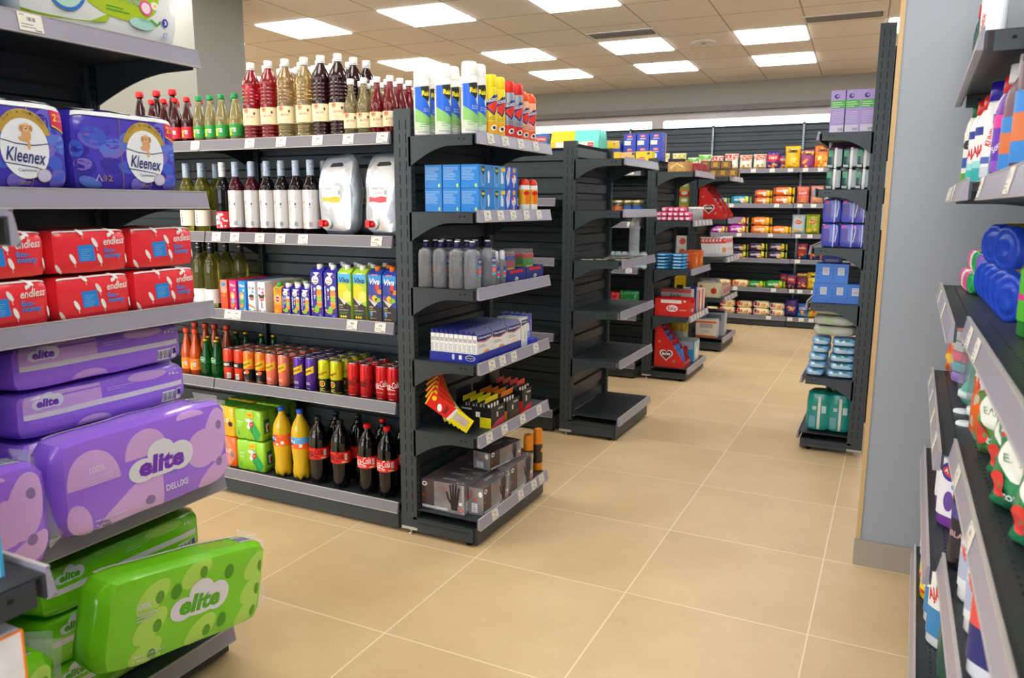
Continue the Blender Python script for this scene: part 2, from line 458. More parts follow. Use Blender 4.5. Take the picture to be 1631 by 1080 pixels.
def upright(x0, x1, y0, y1, h, side=0):
    SL = SLOT if h < 2.25 else mat('C4D0DC', .3, metal=.6)  # wall bays: window light behind the slots is put into this pale colour
    b = MB(); b.box(x0, x1, y0, y1, .03, h, ANTH)
    w = y1-y0; z = .1
    while z < h-.05:
        for s in (-.5, .5):
            sy = (y0+y1)/2+s*w*.3+(-.006 if s < 0 else .0)
            b.box(x0-.0006, x1+.0006, sy-.0018, sy+.0018, z, z+.034, SLOT)
        z += .0505
    z = .1
    while z < h-.04:
        b.box(x0+(x1-x0)*.25, x0+(x1-x0)*.42, y0-.0006, y0, z, z+.018, SL); b.box(x0+(x1-x0)*.6, x0+(x1-x0)*.77, y0-.0006, y0, z, z+.018, SL)
        z += .025
    return b
def bracket(x, D, s, t=.0025, dz=.115):
    pts = [(.015, s-.003), (D, s-.003), (D, s-dz)]
    for k in range(9):
        u = k/8; y = D-u*(D-.1)
        pts.append((y, s-dz+(dz-.04)*math.sin(u*PI/2)))
    pts += [(.015, s-.04)]
    b = MB().prism(pts, 'x', x, x+t, ANTH)
    for yy in (.045, .065): b.box(x-.0006, x+t+.0006, yy, yy+.008, s-.02, s-.014, SLOT)
    return b
def unit(label, ox, oy, rz, W, D, H, levels, base, tags={}, rail=RAIL, ups=(1, 1), updepth=.075, brk=True, side_show=True, perf=False, name='shelving_unit', group=None, zb=0.):
    """shelving bay: x along the shelf, y into its depth with the front at 0; rows of levels are shelf-top heights"""
    root = ob(name, None, loc=(ox, oy, 0), rz=rz); tag(root, label, 'shelving', group)
    for k, on in enumerate(ups):
        if on:
            x0 = 0 if k == 0 else W-.03
            u = ob('upright', upright(x0, x0+.03, D, D+updepth, H).mesh('upright'), root)
            ob('foot', MB().box(x0-.001, x0+.031, D, D+updepth, .022, .034, FEETM).mesh('foot'), u)
            ob('levelling_screw', MB().lathe([(.006, .004), (.006, .022)], mat('C9CCD0', .3, metal=1.), 10, x0+.015, D+updepth*.5).lathe([(.013, 0), (.013, .005)], mat('C9CCD0', .3, metal=1.), 12, x0+.015, D+updepth*.5).mesh('levelling_screw'), u)
    ob('back_panel', back_panel(.03 if ups[0] else 0, W-.03 if ups[1] else W, D+.022, base, H-.01, ANTH, ANTD).mesh('back_panel'), root)
    for i, s in enumerate(list(levels)+[base]):
        isb = i == len(levels); d = D; x0, x1 = (.002, W-.002)
        b = MB(); b.box(x0, x1, .004, d+(.02 if not isb else .02), s-.003, s, ANTD)
        b.box(x0, x1, 0, .004, s-.035, s, ANTH); b.box(x0, x1, d+.014, d+.018, s-.02, s, ANTH)
        if perf:
            for k in range(int(W/.025)): b.box(.02+k*.025, .03+k*.025, .03, .034, s, s+.0004, SLOT)
        sh = ob('shelf' if not isb else 'base_shelf', b.mesh('shelf'), root)
        r = MB(); r.prism([(-.001, s+.008), (-.006, s+.008), (-.014, s-.033), (-.014, s-.037), (-.001, s-.037)], 'x', x0, x1, rail)
        r.box(x0, x1, -.0075, -.002, s+.006, s+.0085, RTOP); r.box(x0, x1, -.0155, -.009, s-.0375, s-.0345, RTOP)
        ob('price_rail', r.mesh('price_rail'), sh)
        for t in tags.get(i, []):
            o = ob('price_tag', TAGM, sh, (t*W if t <= 1 else t, -.0115, s-.0145)); o.rotation_euler = (-.19, 0, 0)
        if brk and not isb:
            ob('bracket', bracket(.0, D+.01, s).mesh('bracket'), sh); ob('bracket', bracket(W-.0025, D+.01, s).mesh('bracket'), sh)
    p = MB(); p.box(.012, W-.012, .008, .02, .012, base-.036, ANTH)
    for x in (.0, W-.012):
        p.box(x, x+.012, .02, D, .02, base-.045, ANTH); 
        xx = x-.001 if x == 0 else x+.0125
        p.box(min(x, xx), max(x, xx)+.0005, .03, D, base-.062, base-.052, ANTD)
    p.box(.0, W, .02, D+.02, base-.045, base-.035, ANTD)
    k = ob('plinth', p.mesh('plinth'), root)
    for x in (.03, W-.03): ob('foot', MB().lathe([(.014, 0), (.014, .006), (.006, .008), (.006, .04)], SLOT, 12, x, .05).mesh('foot'), k)
    return root
def frac(pxs, y, z, x0, W): return [(wx(p, y, z)-x0)/W for p in pxs]
XE = -1.745
# gondola with the drinks: first bay and the bay beyond it
ZA = [1.6, 1.208, .868, .543]; BA = .122
unit('dark grey shelving bay filled with drinks next to the slotted end post', XE-1.0, 2.5, 0, 1.0, .3, 1.69, ZA, BA,
     {0: frac([398, 448, 506, 555, 609], 2.49, 1.59, XE-1, 1), 1: frac([345, 374, 414, 447, 483, 600], 2.49, 1.2, XE-1, 1), 2: frac([365, 377, 561, 606], 2.49, .86, XE-1, 1)}, ups=(1, 0))
unit('dark grey drinks shelving bay partly hidden behind the tissue packs', XE-2.003, 2.5, 0, 1.0, .3, 1.69, ZA, BA,
     {0: frac([312], 2.49, 1.59, XE-2, 1)}, ups=(1, 0))
ZC = [1.59, 1.31, 1.022, .737, .45]
def ctag(pxs, z, y0=2.5, W=.665): return [(wy(p, -1.37, z)-y0)/W for p in pxs]
unit('dark end-of-aisle shelving with insect sprays on top and glove boxes below', -1.38, 2.5, PI/2, .665, .28, 1.69, ZC, .114,
     {0: ctag([781, 804, 829, 853], 1.58), 1: ctag([776, 797, 817, 838, 858], 1.3), 3: ctag([783, 800, 818, 853], .73), 4: ctag([779, 803, 832, 858], .44), 5: ctag([788, 829, 850, 862], .11)}, rail=RAILL)
# second gondola, nearly empty
ZB = [1.37, 1.03, .59]
for k, lb in enumerate(['nearly empty dark shelving bay behind the glove box end shelving', 'empty dark shelving bay further along behind the drinks aisle']):
    unit(lb, XE-1-k*1.003, 4.1, 0, 1.0, .3, 1.69, ZB, .13, {}, ups=(1, 0), group='bays of the empty gondola')
unit('dark grey end shelving standing almost empty with a water bottle', -1.345, 4.09, PI/2, .64, .28, 1.69, [1.59, 1.31, 1.03, .745, .465], .13, {}, rail=RAILL)
unit('dark shelving bay with jars, tins and coffee behind the empty end shelving', XE-1, 5.72, 0, 1.0, .3, 1.69, [1.6, 1.21, .86, .5], .12,
     {0: [.92, .8], 1: [.93], 2: [.93, .5], 3: [.9]}, ups=(1, 0))
unit('dark shelving bay beyond the jars, mostly hidden by the empty gondola', XE-2.003, 5.72, 0, 1.0, .3, 1.69, [1.6, 1.21, .86, .5], .12, {}, ups=(1, 0))
unit('dark end shelving with pink sweets and red chocolate boxes', -1.36, 5.79, PI/2, .64, .28, 1.69, [1.59, 1.225, .86, .5], .1,
     {1: [.1, .3, .5, .7, .9], 3: [.1, .25, .4, .55, .7, .9]}, rail=RAILL)
unit('dark shelving bay with tea boxes behind the sweets end shelving', XE-1, 7.25, 0, 1.0, .3, 1.69, [1.6, 1.21, .86, .5], .12, {}, ups=(1, 0))
unit('dark end shelving at the far end with crisps and an apple box', -1.37, 7.17, PI/2, .62, .28, 1.69, [1.6, 1.222, .87, .505], .125,
     {0: [.12, .35, .6, .85], 2: [.15, .4, .65, .9], 3: [.1, .35, .6, .85]}, rail=RAILL)
# back wall bays
ZW = [1.742, 1.362, 1.035, .757, .428]
def wt(pxs, z, x0): return [(wx(p, 9.02, z)-x0)/1.0 for p in pxs]
unit('dark wall shelving bay stacked with croissants and bagged snacks', -2.03, 9.03, 0, 1.0, .36, 2.27, ZW, .115,
     {0: wt([1200, 1230, 1259], 1.73, -2.03), 1: wt([1165, 1237], 1.35, -2.03), 2: wt([1177, 1227], 1.02, -2.03), 3: wt([], .75, -2.03), 4: wt([1232, 1171], .42, -2.03), 5: wt([1224], .1, -2.03)}, ups=(1, 0), updepth=.05)
unit('dark wall shelving bay with puffed corn and crisp bags', -1.027, 9.03, 0, 1.0, .36, 2.27, ZW, .115,
     {0: wt([1283, 1307], 1.73, -1.027), 1: wt([1274, 1296], 1.35, -1.027), 2: wt([1271, 1290], 1.02, -1.027), 3: wt([1270], .75, -1.027), 4: wt([1261, 1274, 1296], .42, -1.027), 5: wt([1258, 1276, 1292], .1, -1.027)}, ups=(1, 1), updepth=.05)
for k in (1, 2, 3, 4, 5): unit(['dark wall shelving bay with savoury snack packets above the gondola tops', 'bare dark wall shelving bay beyond the savoury packets', 'bare dark wall shelving bay, second beyond the savoury packets', 'bare dark wall shelving bay, third beyond the savoury packets', 'bare dark wall shelving bay at the far corner'][k-1], -2.03-1.003*k, 9.03, 0, 1.0, .36, 2.27, ZW, .115, {}, ups=(1, 0), updepth=.05)
# tall end shelving by the grey column: faces the aisle, seen from its side
unit('tall dark end shelving with nappies and wipes beside the grey column', -.40, 5.10, -PI/2, .665, .25, 2.235, [1.715, 1.425, 1.12, .822, .415], .1, {}, rail=RAILL)
# near shelving by the camera, cleaning products
FX, FY = .146, 1.82
unit('dark shelving bay with bin bags, sponges and cleaners by the grey column', FX, FY+1.0, -PI/2-.02, .99, .42, 2.2, [1.675, 1.385, 1.09, .812, .548], .2,
     {1: [.05, .1, .2, .3, .5], 2: [.25, .6], 3: [.12, .35, .6, .85]}, rail=RAILL, perf=True)
unit('dark shelving bay with large cleaner bottles and bin bags, next bay towards the camera', FX+.004, FY-.01, -PI/2, .99, .42, 2.2, [1.95, 1.385, 1.107, .848, .594], .24,
     {1: [.06, .5], 2: [.15, .3], 3: [.2, .5]}, rail=RAILL, perf=True)
unit('dark shelving bay at the frame edge beyond the bleach bottles', FX+.004, FY-1.01, -PI/2, .99, .42, 2.2, [1.95, 1.385, 1.107, .848, .594], .24, {}, rail=RAILL, perf=True)
# end shelving in front of the paper packs, its shelves point along the aisle
unit('blue grey end shelving at the frame edge in front of the paper packs', -.985, .59, PI, .665, .28, 2.2, [1.69, 1.318, .845, .545], .12, {}, rail=RAILL)
# near shelving with the paper packs
GX = -1.692
unit('dark shelving bay full of toilet paper packs, its shelves facing the aisle', GX, .545, PI/2, 1.0, .4, 2.2, [1.725, 1.36, 1.064, .562], .085,
     {0: [.55], 1: [.09], 2: [.17], 3: [.055]}, rail=RAILL)
# ================================================================ drinks gondola
WHITE = mat('F2F2EE', .4); BLK = mat('17171A', .4); RED = mat('D81E20', .35); CREAM = mat('EBDDB4', .5); NAVY = mat('1E2A78', .35)
YEL = mat('F2CF16', .35); GRN = mat('3FA535', .35); ORG = mat('F07A1C', .35); BLU = mat('2C6FD0', .35); GREY = mat('8F9196', .5); LBL = mat('5AA9E6', .35); PNK = mat('E0608C', .35); PUR = mat('5A3AA8', .35)
GOLD = mat('C8A030', .3, metal=.6); SILV = mat('C3C6CB', .25, metal=.9); BROWN = mat('5A3A20', .5); TEAL = mat('17907F', .4); LIME = mat('9BD531', .35); SKY = mat('8CC7EE', .4)
def cap_mb(r, z, h, m, n=20):
    b = MB(); b.lathe([(r*.97, z), (r, z+.001), (r, z+h-.002), (r*.93, z+h)], m, n)
    return b
def liquid(h, rough=.03, t=.95, ior=1.34): return mat(h, rough, trans=t, ior=ior, coat=.6, bump=.03, bs=30)
def cyl_label(r, z0, z1, m, art=None, d=.0006, n=28, a=(0, 2*PI)):
    b = MB(); V = []
    for k in range(n+1):
        t = a[0]+(a[1]-a[0])*k/n-PI; V += [((r+d)*math.sin(t), -(r+d)*math.cos(t), z0), ((r+d)*math.sin(t), -(r+d)*math.cos(t), z1)]
    b.add(V, [(2*k, 2*k+2, 2*k+3, 2*k+1) for k in range(n)], m, True)
    if art: lay(b, art, fcyl(r+d, z0=z0), su=.006, off=.0003, smooth=True)
    return b
def bottle(name, cat, look, prof, body, cap, lab=None, n=22, extra=None):
    parts = [('bottle_body', MB().lathe(prof, body, n)), ('cap', cap)]
    if lab: parts.append(('label', lab))
    if extra: parts += extra
    H = max(z for r, z in prof)
    return Proto(name, cat, parts, look, prof[1][0]*2, 0, H)
def rowput(p, pxs, y, z, shelf, ref='the slotted post', start=0, rz=0, jit=.05, group=None, xy=None):
    xs_ = sorted([(wx(q, y, z+.03) if xy is None else q) for q in pxs], reverse=True)
    for i, x in enumerate(xs_):
        p.put(x, y+random.uniform(-.003, .003), z, rz+random.uniform(-jit, jit), '%s from %s, %s' % (ORD[i+start], ref, shelf), group=group)
# --- top shelf: wine in ribbed bottles
def wine_lab(r, z0, z1, text='Κρασί'):
    a = Art(); w = .052; h = z1-z0
    a.ell(-.013, h*.86, .0105, .0105, mat('C9744E', .5), 1); a.ell(-.013, h*.86, .007, .007, mat('E0A27C', .5), 2); a.ell(-.013, h*.86, .0035, .0035, mat('7A3420', .5), 3)
    a.text(text, .004, h*.5, .034, .013, mat('B4533C', .5), 2, .2); a.lines(-.016, h*.1, .02, h*.32, 3, mat('B9A878', .5), 1, .25)
    a.ell(.021, h*.7, .004, .006, mat('55344A', .5), 1)
    return cyl_label(r, z0, z1, CREAM, a)
def ribbed(name, look, col, t):
    pr = [(0, 0), (.034, .0), (.0375, .006)]
    z = .012
    while z < .215:
        if not .06 < z < .132: pr += [(.0385, z), (.0385, z+.006), (.0358, z+.009), (.0358, z+.011)]
        z += .0145
    pr += [(.0385, .22), (.036, .238), (.026, .262), (.0165, .28), (.0135, .288), (.0135, .296), (0, .297)]
    pr = [pr[0]]+sorted(pr[1:-1], key=lambda q: q[1])+[pr[-1]]
    return bottle(name, 'bottle', look, pr, liquid(col, .04, t), cap_mb(.0165, .294, .024, WHITE).lathe([(.0175, .288), (.0175, .292)], mat('E8EEF0', .3), 20), wine_lab(.0387, .062, .13), 26)
wr1 = ribbed('wine_bottle', 'tall ribbed rose wine bottle', 'C81E28', .75); wr2 = ribbed('wine_bottle', 'tall ribbed straw wine bottle', 'F0DC90', .85); wr3 = ribbed('wine_bottle', 'tall ribbed dark red wine bottle', '3A0A14', .6)
S1 = ZA[0]
for y0, nm in ((2.546, 'top shelf front'), (2.63, 'top shelf second row'), (2.714, 'top shelf back row')):
    k = (y0-2.546)/.084; sh = k*4
    for p, pl_ in ((wr1, [404, 432]), (wr2, [459, 488]), (wr3, [515, 542])):
        rowput(p, [wx(q+ (0 if k == 0 else 1.5), 2.546, S1+.03)+k*.003 for q in pl_], y0, S1, nm, xy=1, group='tall ribbed wine bottles', rz=.42)
def small_wine(look, col, t):
    pr = [(0, 0), (.026, 0), (.0285, .005), (.0285, .1), (.028, .118), (.02, .145), (.0135, .168), (.0115, .182), (.0115, .2), (0, .201)]
    return bottle('small_wine_bottle', 'bottle', look, pr, liquid(col, .04, t), cap_mb(.014, .197, .022, WHITE), wine_lab(.0287, .03, .087), 22)
sw1 = small_wine('small clear bottle of pale wine, white cap,', 'F0E0A0', .85); sw2 = small_wine('small bottle of red wine, white cap,', 'B01828', .75)
for k, y0 in enumerate((2.542, 2.608, 2.674, 2.74)):
    nm = ['front row', 'second row', 'third row', 'back row'][k]+', top shelf'
    rowput(sw1, [-1.90, -1.962], y0, S1, nm, xy=1, start=2, group='small wine bottles', rz=.42)
    rowput(sw2, [-1.776, -1.838], y0, S1, nm, xy=1, group='small wine bottles', rz=.42)
def vinegar(look, col, capm, labm, h=.2, r=.0275, cat='vinegar_bottle', t=.82):
    pr = [(0, 0), (r*.9, 0), (r, .004), (r, h*.4), (r*1.03, h*.45), (r*.95, h*.52), (r*.6, h*.72), (r*.4, h*.84), (r*.36, h*.92), (0, h*.921)]
    a = Art(); a.rect(-.02, .03, .02, .034, YEL, 1); a.rect(-.014, .004, .0, .018, YEL, 1); a.lines(-.02, .02, .012, .03, 2, mat('DDE8C8', .5), 1, .4); a.bars(.008, .018, .02, .034, INK, 5, WHITE, 2)
    return bottle(cat, 'bottle', look, pr, liquid(col, .04, t), cap_mb(r*.52, h*.905, h*.095, capm), cyl_label(r, h*.11, h*.36, labm, a), 20)
vg = vinegar('short vinegar bottle with green cap and green label,', 'F0E49A', mat('159A4C', .4), mat('2E9A44', .45)); vr = vinegar('short vinegar bottle with red cap and red label,', '6E0E1C', RED, mat('D8283A', .45))
for k, y0 in enumerate((2.54, 2.602, 2.664)):
    nm = ['front row', 'second row', 'third row'][k]+', top shelf'
    rowput(vg, [wx(q, 2.54, S1+.03)+k*.006 for q in (319, 337.5, 356, 377)], y0, S1, nm, xy=1, ref='the wine bottles', group='green capped vinegar bottles')
    rowput(vr, [wx(q, 2.54, S1+.03)+k*.006 for q in (246, 265, 283, 301)], y0, S1, nm, xy=1, ref='the green caps', group='red capped vinegar bottles')
vt = vinegar('tall dark vinegar bottle with red cap and orange label,', '45101A', RED, mat('C87848', .5), h=.28, r=.036, cat='tall_vinegar_bottle')
rowput(vt, [228, 254, 279], 2.745, S1, 'top shelf behind', ref='the green caps', group='tall vinegar bottles')
# --- second shelf: wine bottles and pouches
S2 = ZA[1]
def wine(look, glass_, capm, labm, art, z0=.045, z1=.18, t=.6, a=(PI*.25, PI*1.75), name='wine_bottle'):
    r = .0345
    pr = [(0, .004), (.029, 0), (r, .005), (r, .185), (.033, .2), (.024, .222), (.0155, .238), (.0142, .25), (.0142, .296), (0, .297)]
    cp = MB().lathe([(.0148, .245), (.0152, .246), (.0152, .304), (.0143, .308), (0, .308)], capm, 20)
    for zz in (.272, .29): cp.lathe([(.0156, zz), (.0156, zz+.0015)], SILV, 20, caps=False)
    return bottle(name, 'bottle', look, pr, mat(glass_, .05, trans=t, ior=1.4), cp, cyl_label(r, z0, z1, labm, art, a=a), 24)
a = Art(); a.text('07.', -.012, .105, .026, .016, mat('9A8E86', .5), 1); a.ell(.019, .1, .003, .005, BLK, 1); a.stroke([(.012, .088), (.018, .086), (.023, .092)], .0012, BLK); a.lines(-.024, .07, .01, .09, 4, mat('B8B2AE', .5), 1, .2); a.bars(.012, .006, .027, .03, INK, 6); a.ell(-.018, .02, .0035, .0035, INK, 1)
LABS = mat('D9D6D4', .3, metal=.25)
w07 = wine('dark wine bottle with pale 07 label,', '14070B', mat('AFC3DA', .35), LABS, a, .028, .186, .3)
w07r = wine('ruby wine bottle with pale 07 label,', '5E0A24', mat('AFC3DA', .35), LABS, a, .028, .186, .6)
for k, y0 in enumerate((2.55, 2.625, 2.70)):
    nm = ['front row', 'second row', 'third row'][k]+', second shelf'
    rowput(w07r, [wx(q, 2.55, S2+.03)+k*.012 for q in (380, 405.5)], y0, S2, nm, xy=1, ref='the dotted label bottle'if 0 else 'the wine pouches', start=4, group='pale label wine bottles')
    rowput(w07, [wx(q, 2.55, S2+.03)+k*.012 for q in (429.5, 452.5, 475, 498)], y0, S2, nm, xy=1, ref='the wine pouches', group='pale label wine bottles')
a = Art(); rr = random.Random(3)
for k in range(26): a.ell(rr.uniform(-.035, .035), rr.uniform(.004, .066), .0042, .0042, WHITE, 1, 8)
a.rect(-.022, .018, .004, .056, WHITE, 3); a.text('erga', -.009, .036, .022, .01, BLK, 4, 0, .02)
wd_ = wine('dark wine bottle with red dotted label', '0C0A0C', WHITE, mat('D9303C', .4), a, .022, .095, .2, (PI*.1, PI*1.9)); wd_.put(wx(358.5, 2.55, S2+.03), 2.55, S2, .1, 'beside the ruby bottles, second shelf', group='dotted label wine bottle')
a = Art()
for zz in (.02, .034, .048): a.ell(-.004, zz, .003, .005, BROWN, 1)
wbn = wine('pale wine bottle with cream bean label,', 'A8A23A', mat('AFC3DA', .35), mat('EDE6D2', .5), a, .03, .1, .85)
rowput(wbn, [301, 325], 2.552, S2, 'second shelf front', ref='the dotted label bottle', group='bean label wine bottles')
rowput(wbn, [304, 329, 349], 2.64, S2, 'second shelf behind', ref='the dotted label bottle', group='bean label wine bottles')
tw = MB()
for k in range(3): tw.tube([(.043*math.cos(t*.5), .043*math.sin(t*.5), .16+k*.012+.004*math.sin(t)) for t in range(13)], .005, mat('D8B060', .6), 6)
Proto('straw_ring', 'straw ring', [('straw_ring', tw)], '').put(wx(303, 2.552, S2+.03), 2.552, S2-.02, label='twisted straw ring around the neck of a pale bottle, second shelf')
def pouch(bandm, where, px, y, back=False):
    Wd, H = .178, .325; b = MB(); fm = mat('D6DEE8', .24, metal=.55, bump=.5, bs=16)
    S = soft_fn(Wd, .09, H, 5, .012, 13, seed=px)
    def SS(x, y_, z, dd=0.):
        p = S(x, y_, z, dd); k = p[2]/H; t = 1-max(0, (k-.62)/.38)**1.2*.92
        return (p[0]*(1-.07*abs(k-.5)), p[1]*t, p[2])
    soft(b, Wd, .09, H, fm, n=(12, 4, 18), S=SS)
    a = Art(); a.rect(-.06, .13, .028, .2, mat('EEF1F4', .3), 1); a.text('ΓΙΑΝΝΟΥΛΟΣ', -.02, .19, .066, .009, mat('4A4E58', .5), 2); a.text('Γιαννούλος', -.022, .172, .05, .012, mat('8A9098', .5), 2, .3)
    a.poly([(-.06, .158), (-.03, .154), (.0, .16), (.026, .156), (.026, .138), (-.005, .134), (-.04, .139), (-.06, .136)], bandm, 2); a.bars(.014, .164, .026, .186, INK, 5)
    a.poly([(-.04, .285), (-.03, .303), (.024, .304), (.036, .29), (.03, .283), (-.03, .28)], mat('2A3038', .6), 2)
    lay(b, a, fsoft(SS, Wd, .09, H), su=.02, sv=.03, off=.0006)
    tp = MB(); q = (-.036, -.049, .05)
    def disc(r0_, r1, y0, y1, m): 
        bb = MB().lathe([(r0_, 0), (r1, y1-y0)], m, 20); tp.add([(v[0]+q[0], q[1]-v[2]-y0, v[1]+q[2]) for v in bb.v], bb.f, m, True)
    disc(.022, .02, 0, .008, WHITE); disc(.012, .012, .008, .02, RED)
    tp.box(q[0]-.022, q[0]-.004, q[1]-.028, q[1]-.014, q[2]-.012, q[2]+.014, RED); tp.box(q[0]-.03, q[0]+.01, q[1]-.02, q[1]-.016, q[2]+.008, q[2]+.016, RED)
    P_ = Proto('wine_pouch', 'pouch', [('bag', b), ('tap', tp)], 'silver wine pouch'); P_.put(wx(px, y, S2+.1), y, S2, 0, group='silver wine pouches', label=where)
pouch(mat('E8B520', .4), 'silver wine pouch with yellow band and red tap on the second shelf', 545, 2.575)
pouch(mat('E0505A', .4), 'silver wine pouch with pink band beside the slotted post', 619, 2.575)
pouch(mat('E8B520', .4), 'silver wine pouch standing behind the two front pouches', 585, 2.72)
# --- third shelf: juice cartons
S3 = ZA[2]
def fruit(a, cx, cy, s, seed, l=2, cols=('F28C1E', 'E8402C', 'F5C21E', '8CC63F', 'F6A5A0')):
    r_ = random.Random(seed)
    for k in range(7): a.ell(cx+r_.uniform(-s, s), cy+r_.uniform(-s*1.3, s*1.3), s*r_.uniform(.35, .6), s*r_.uniform(.35, .6), mat(cols[k % len(cols)], .4), l+k % 2, 10)
def carton(w, d, h, m, art, capm=None, caph=.0, slant=0., name='juice_carton', look='', side=None, topm=None, sideart=None):
    b = MB()
    if slant: b.prism([(-d/2, 0), (d/2, 0), (d/2, h), (-d/2+d*.35, h), (-d/2, h-slant)], 'x', -w/2, w/2, m)
    else: b.box(-w/2, w/2, -d/2, d/2, 0, h, m)
    if topm and not slant: b.box(-w/2, w/2, -d/2, d/2, h, h+.0006, topm)
    lay(b, art, fplane(0, -d/2, 0), box=(-w/2+.0004, 0, w/2-.0004, h-slant-.0004))
    if sideart: lay(b, sideart, fplane(w/2, 0, 0, 'right'), box=(-d/2, 0, d/2, h-slant))
    parts = [('carton_body', b)]
    if capm:
        c = MB().lathe([(.0125, h-slant*.5-.004), (.0125, h+caph), (.011, h+caph+.001), (0, h+caph+.001)], capm, 16, 0, -d*.12)
        c.add([(-.016, -d/2-.0006, h-slant), (.016, -d/2-.0006, h-slant), (0, -d/2-.0006, h-slant-.018)], [(0, 2, 1)], capm)
        parts.append(('cap', c))
    return Proto(name, 'juice carton', parts, look, w, d, h)
def amita(w, h, base):
    a = Art(); s_ = w/.062
    a.ell(-w*.1, h*.83, .018*s_, .018*s_, WHITE, 2); a.text('Amita', -w*.1, h*.83, .028*s_, .01*s_, RED, 3, .3, .02); a.ell(-w*.1, h*.83-.012*s_, .012*s_, .002, GRN, 3)
    a.text('9', -w*.18, h*.62, .01*s_, .016*s_, WHITE, 2, 0, .03); a.text('+', -w*.18, h*.54, .007*s_, .007*s_, ORG, 2, 0, .05); a.text('7', -w*.18, h*.45, .01*s_, .016*s_, WHITE, 2, 0, .03)
    a.text('ΠΟΛΥΒΙΤΑΜΙΝΗ', -w*.43, h*.48, h*.45, .006, WHITE, 2, 0, .03, PI/2)
    for k, (cc, yy) in enumerate((('F5E6E0', .66), ('F28C1E', .57), ('F5A623', .5), ('8CC63F', .42), ('F6A060', .34), ('F28C1E', .27))): a.ell(w*.2, h*yy, .014*s_, .011*s_, mat(cc, .4), 2+k % 2, 14)
    a.ell(w*.02, h*.18, .024*s_, .01*s_, mat('6A3A18', .5), 3, 16, PI, 2*PI); a.ell(-w*.02, h*.19, .012*s_, .016*s_, mat('7CBF3A', .4), 4, 14); a.ell(-w*.2, h*.15, .018*s_, .006*s_, mat('F5C21E', .4), 3, 14, rot=-.5)
    a.text('1L' if h > .15 else '330', w*.25, h*.06, .012, .007, WHITE, 2)
    for k in range(8): a.ell(random.uniform(-w*.45, w*.45), h*random.uniform(.72, .97), .0018, .0018, ORG, 1, 8)
    return a
AMB = mat('2A2496', .35)
am1 = carton(.062, .07, .208, AMB, amita(.062, .19, 0), WHITE, .014, .018, look='tall dark blue fruit carton with white cap')
am2 = carton(.0435, .05, .122, AMB, amita(.0435, .112, 0), WHITE, .012, .01, 'small_juice_carton', look='small dark blue fruit carton with white cap')
def viva(lemon):
    a = Art(); w, h = .064, .2
    if lemon:
        a.rect(-w/2, .0, w/2, .2, mat('A9CF3A', .35), 1); a.ell(-.01, .118, .03, .03, YEL, 2); a.ell(.014, .1, .024, .024, mat('F8E35A', .35), 3)
        for k in range(8): a.stroke([(.014, .1), (.014+.019*math.cos(k*PI/4), .1+.019*math.sin(k*PI/4))], .0012, mat('FBF4B8', .4), 4)
        a.rect(-w/2, .155, w/2, .19, mat('4FB4E4', .35), 2)
    else:
        a.rect(-w/2, .0, w/2, .2, mat('1E3FA0', .35), 1); a.rect(-w/2, .16, w/2, .19, mat('2F8FDC', .35), 2)
        fruit(a, 0, .115, .026, 5, 2, ('6A3A7A', 'E8402C', 'F28C1E', 'F5C21E', '8A4A8A', '8CC63F', 'F28C1E'))
    a.text('Viva', 0, .165, .048, .024, NAVY if lemon else WHITE, 4, .25, .02)
    a.poly([(-w/2, 0), (w/2, 0), (w/2, .06), (.004, .072), (-w/2, .096)], mat('2A2420', .4), 5); a.poly([(-w/2, .096), (-.002, .064), (.012, .078)], mat('D8D4D0', .35), 6)
    a.text('100%', -.018, .062, .018, .006, WHITE, 6); a.text('Χυμός', -.018, .053, .018, .006, YEL, 6)
    if lemon: a.text('ΓΚΡΕΪΠΦΡΟΥΤ', -.004, .043, .046, .006, WHITE, 6); [a.ell(-.018+k*.011, .015, .0048, .0048, YEL, 6, 12) for k in range(3)]
    else: a.text('EXOTIC', -.008, .044, .03, .005, WHITE, 6); a.text('9', -.018, .032, .012, .02, LBL, 6, 0, .04); a.text('ΦΡΟΥΤΑ', -.008, .016, .03, .005, YEL, 6)
    a.lines(-.026, .024, .018, .036, 2, GRN, 6, .3) if lemon else None
    return a
vl = carton(.064, .07, .212, mat('A9CF3A', .35), viva(True), WHITE, .012, .018, look='tall lemon yellow juice carton')
vx = carton(.064, .07, .212, mat('1E3FA0', .35), viva(False), ORG, .012, .018, look='tall tropical fruit juice carton')
def orient(p): return p
rows3 = [(2.546, 'front row'), (2.622, 'second row'), (2.70, 'back row')]
for k, (y0, nm) in enumerate(rows3):
    g = 'tall juice cartons'
    rowput(vx, [-1.777, -1.851], y0, S3, nm+', third shelf', xy=1, jit=.02, group=g)
    rowput(vl, [-1.925, -1.999], y0, S3, nm+', third shelf', xy=1, jit=.02, start=2, group=g)
    rowput(am1, [-2.073, -2.147], y0, S3, nm+', third shelf', xy=1, jit=.02, start=4, group=g)
for k in range(5):
    rowput(am2, [-2.21, -2.262, -2.314], 2.54+k*.0535, S3, '%s row, third shelf' % ORD[k], xy=1, ref='the tall cartons', jit=0, group='small blue juice cartons')
a = Art(); a.rect(-.0215, 0, .0215, .04, ORG, 1); a.ell(0, .065, .016, .016, WHITE, 2); a.ell(0, .065, .013, .013, RED, 3); a.text('Amita', 0, .066, .022, .009, WHITE, 4, .2); a.ell(.006, .098, .014, .01, ORG, 2); a.lines(-.016, .008, .014, .022, 2, YEL, 2, .4)
am3 = carton(.043, .05, .122, mat('F0A020', .35), a, mat('2FA048', .4), .012, .01, 'small_juice_carton', look='small orange juice carton with green cap')
for k in range(5): am3.put(-2.364, 2.54+k*.053, S3, 0, where='%s row, third shelf' % ORD[k], group='small orange juice cartons')
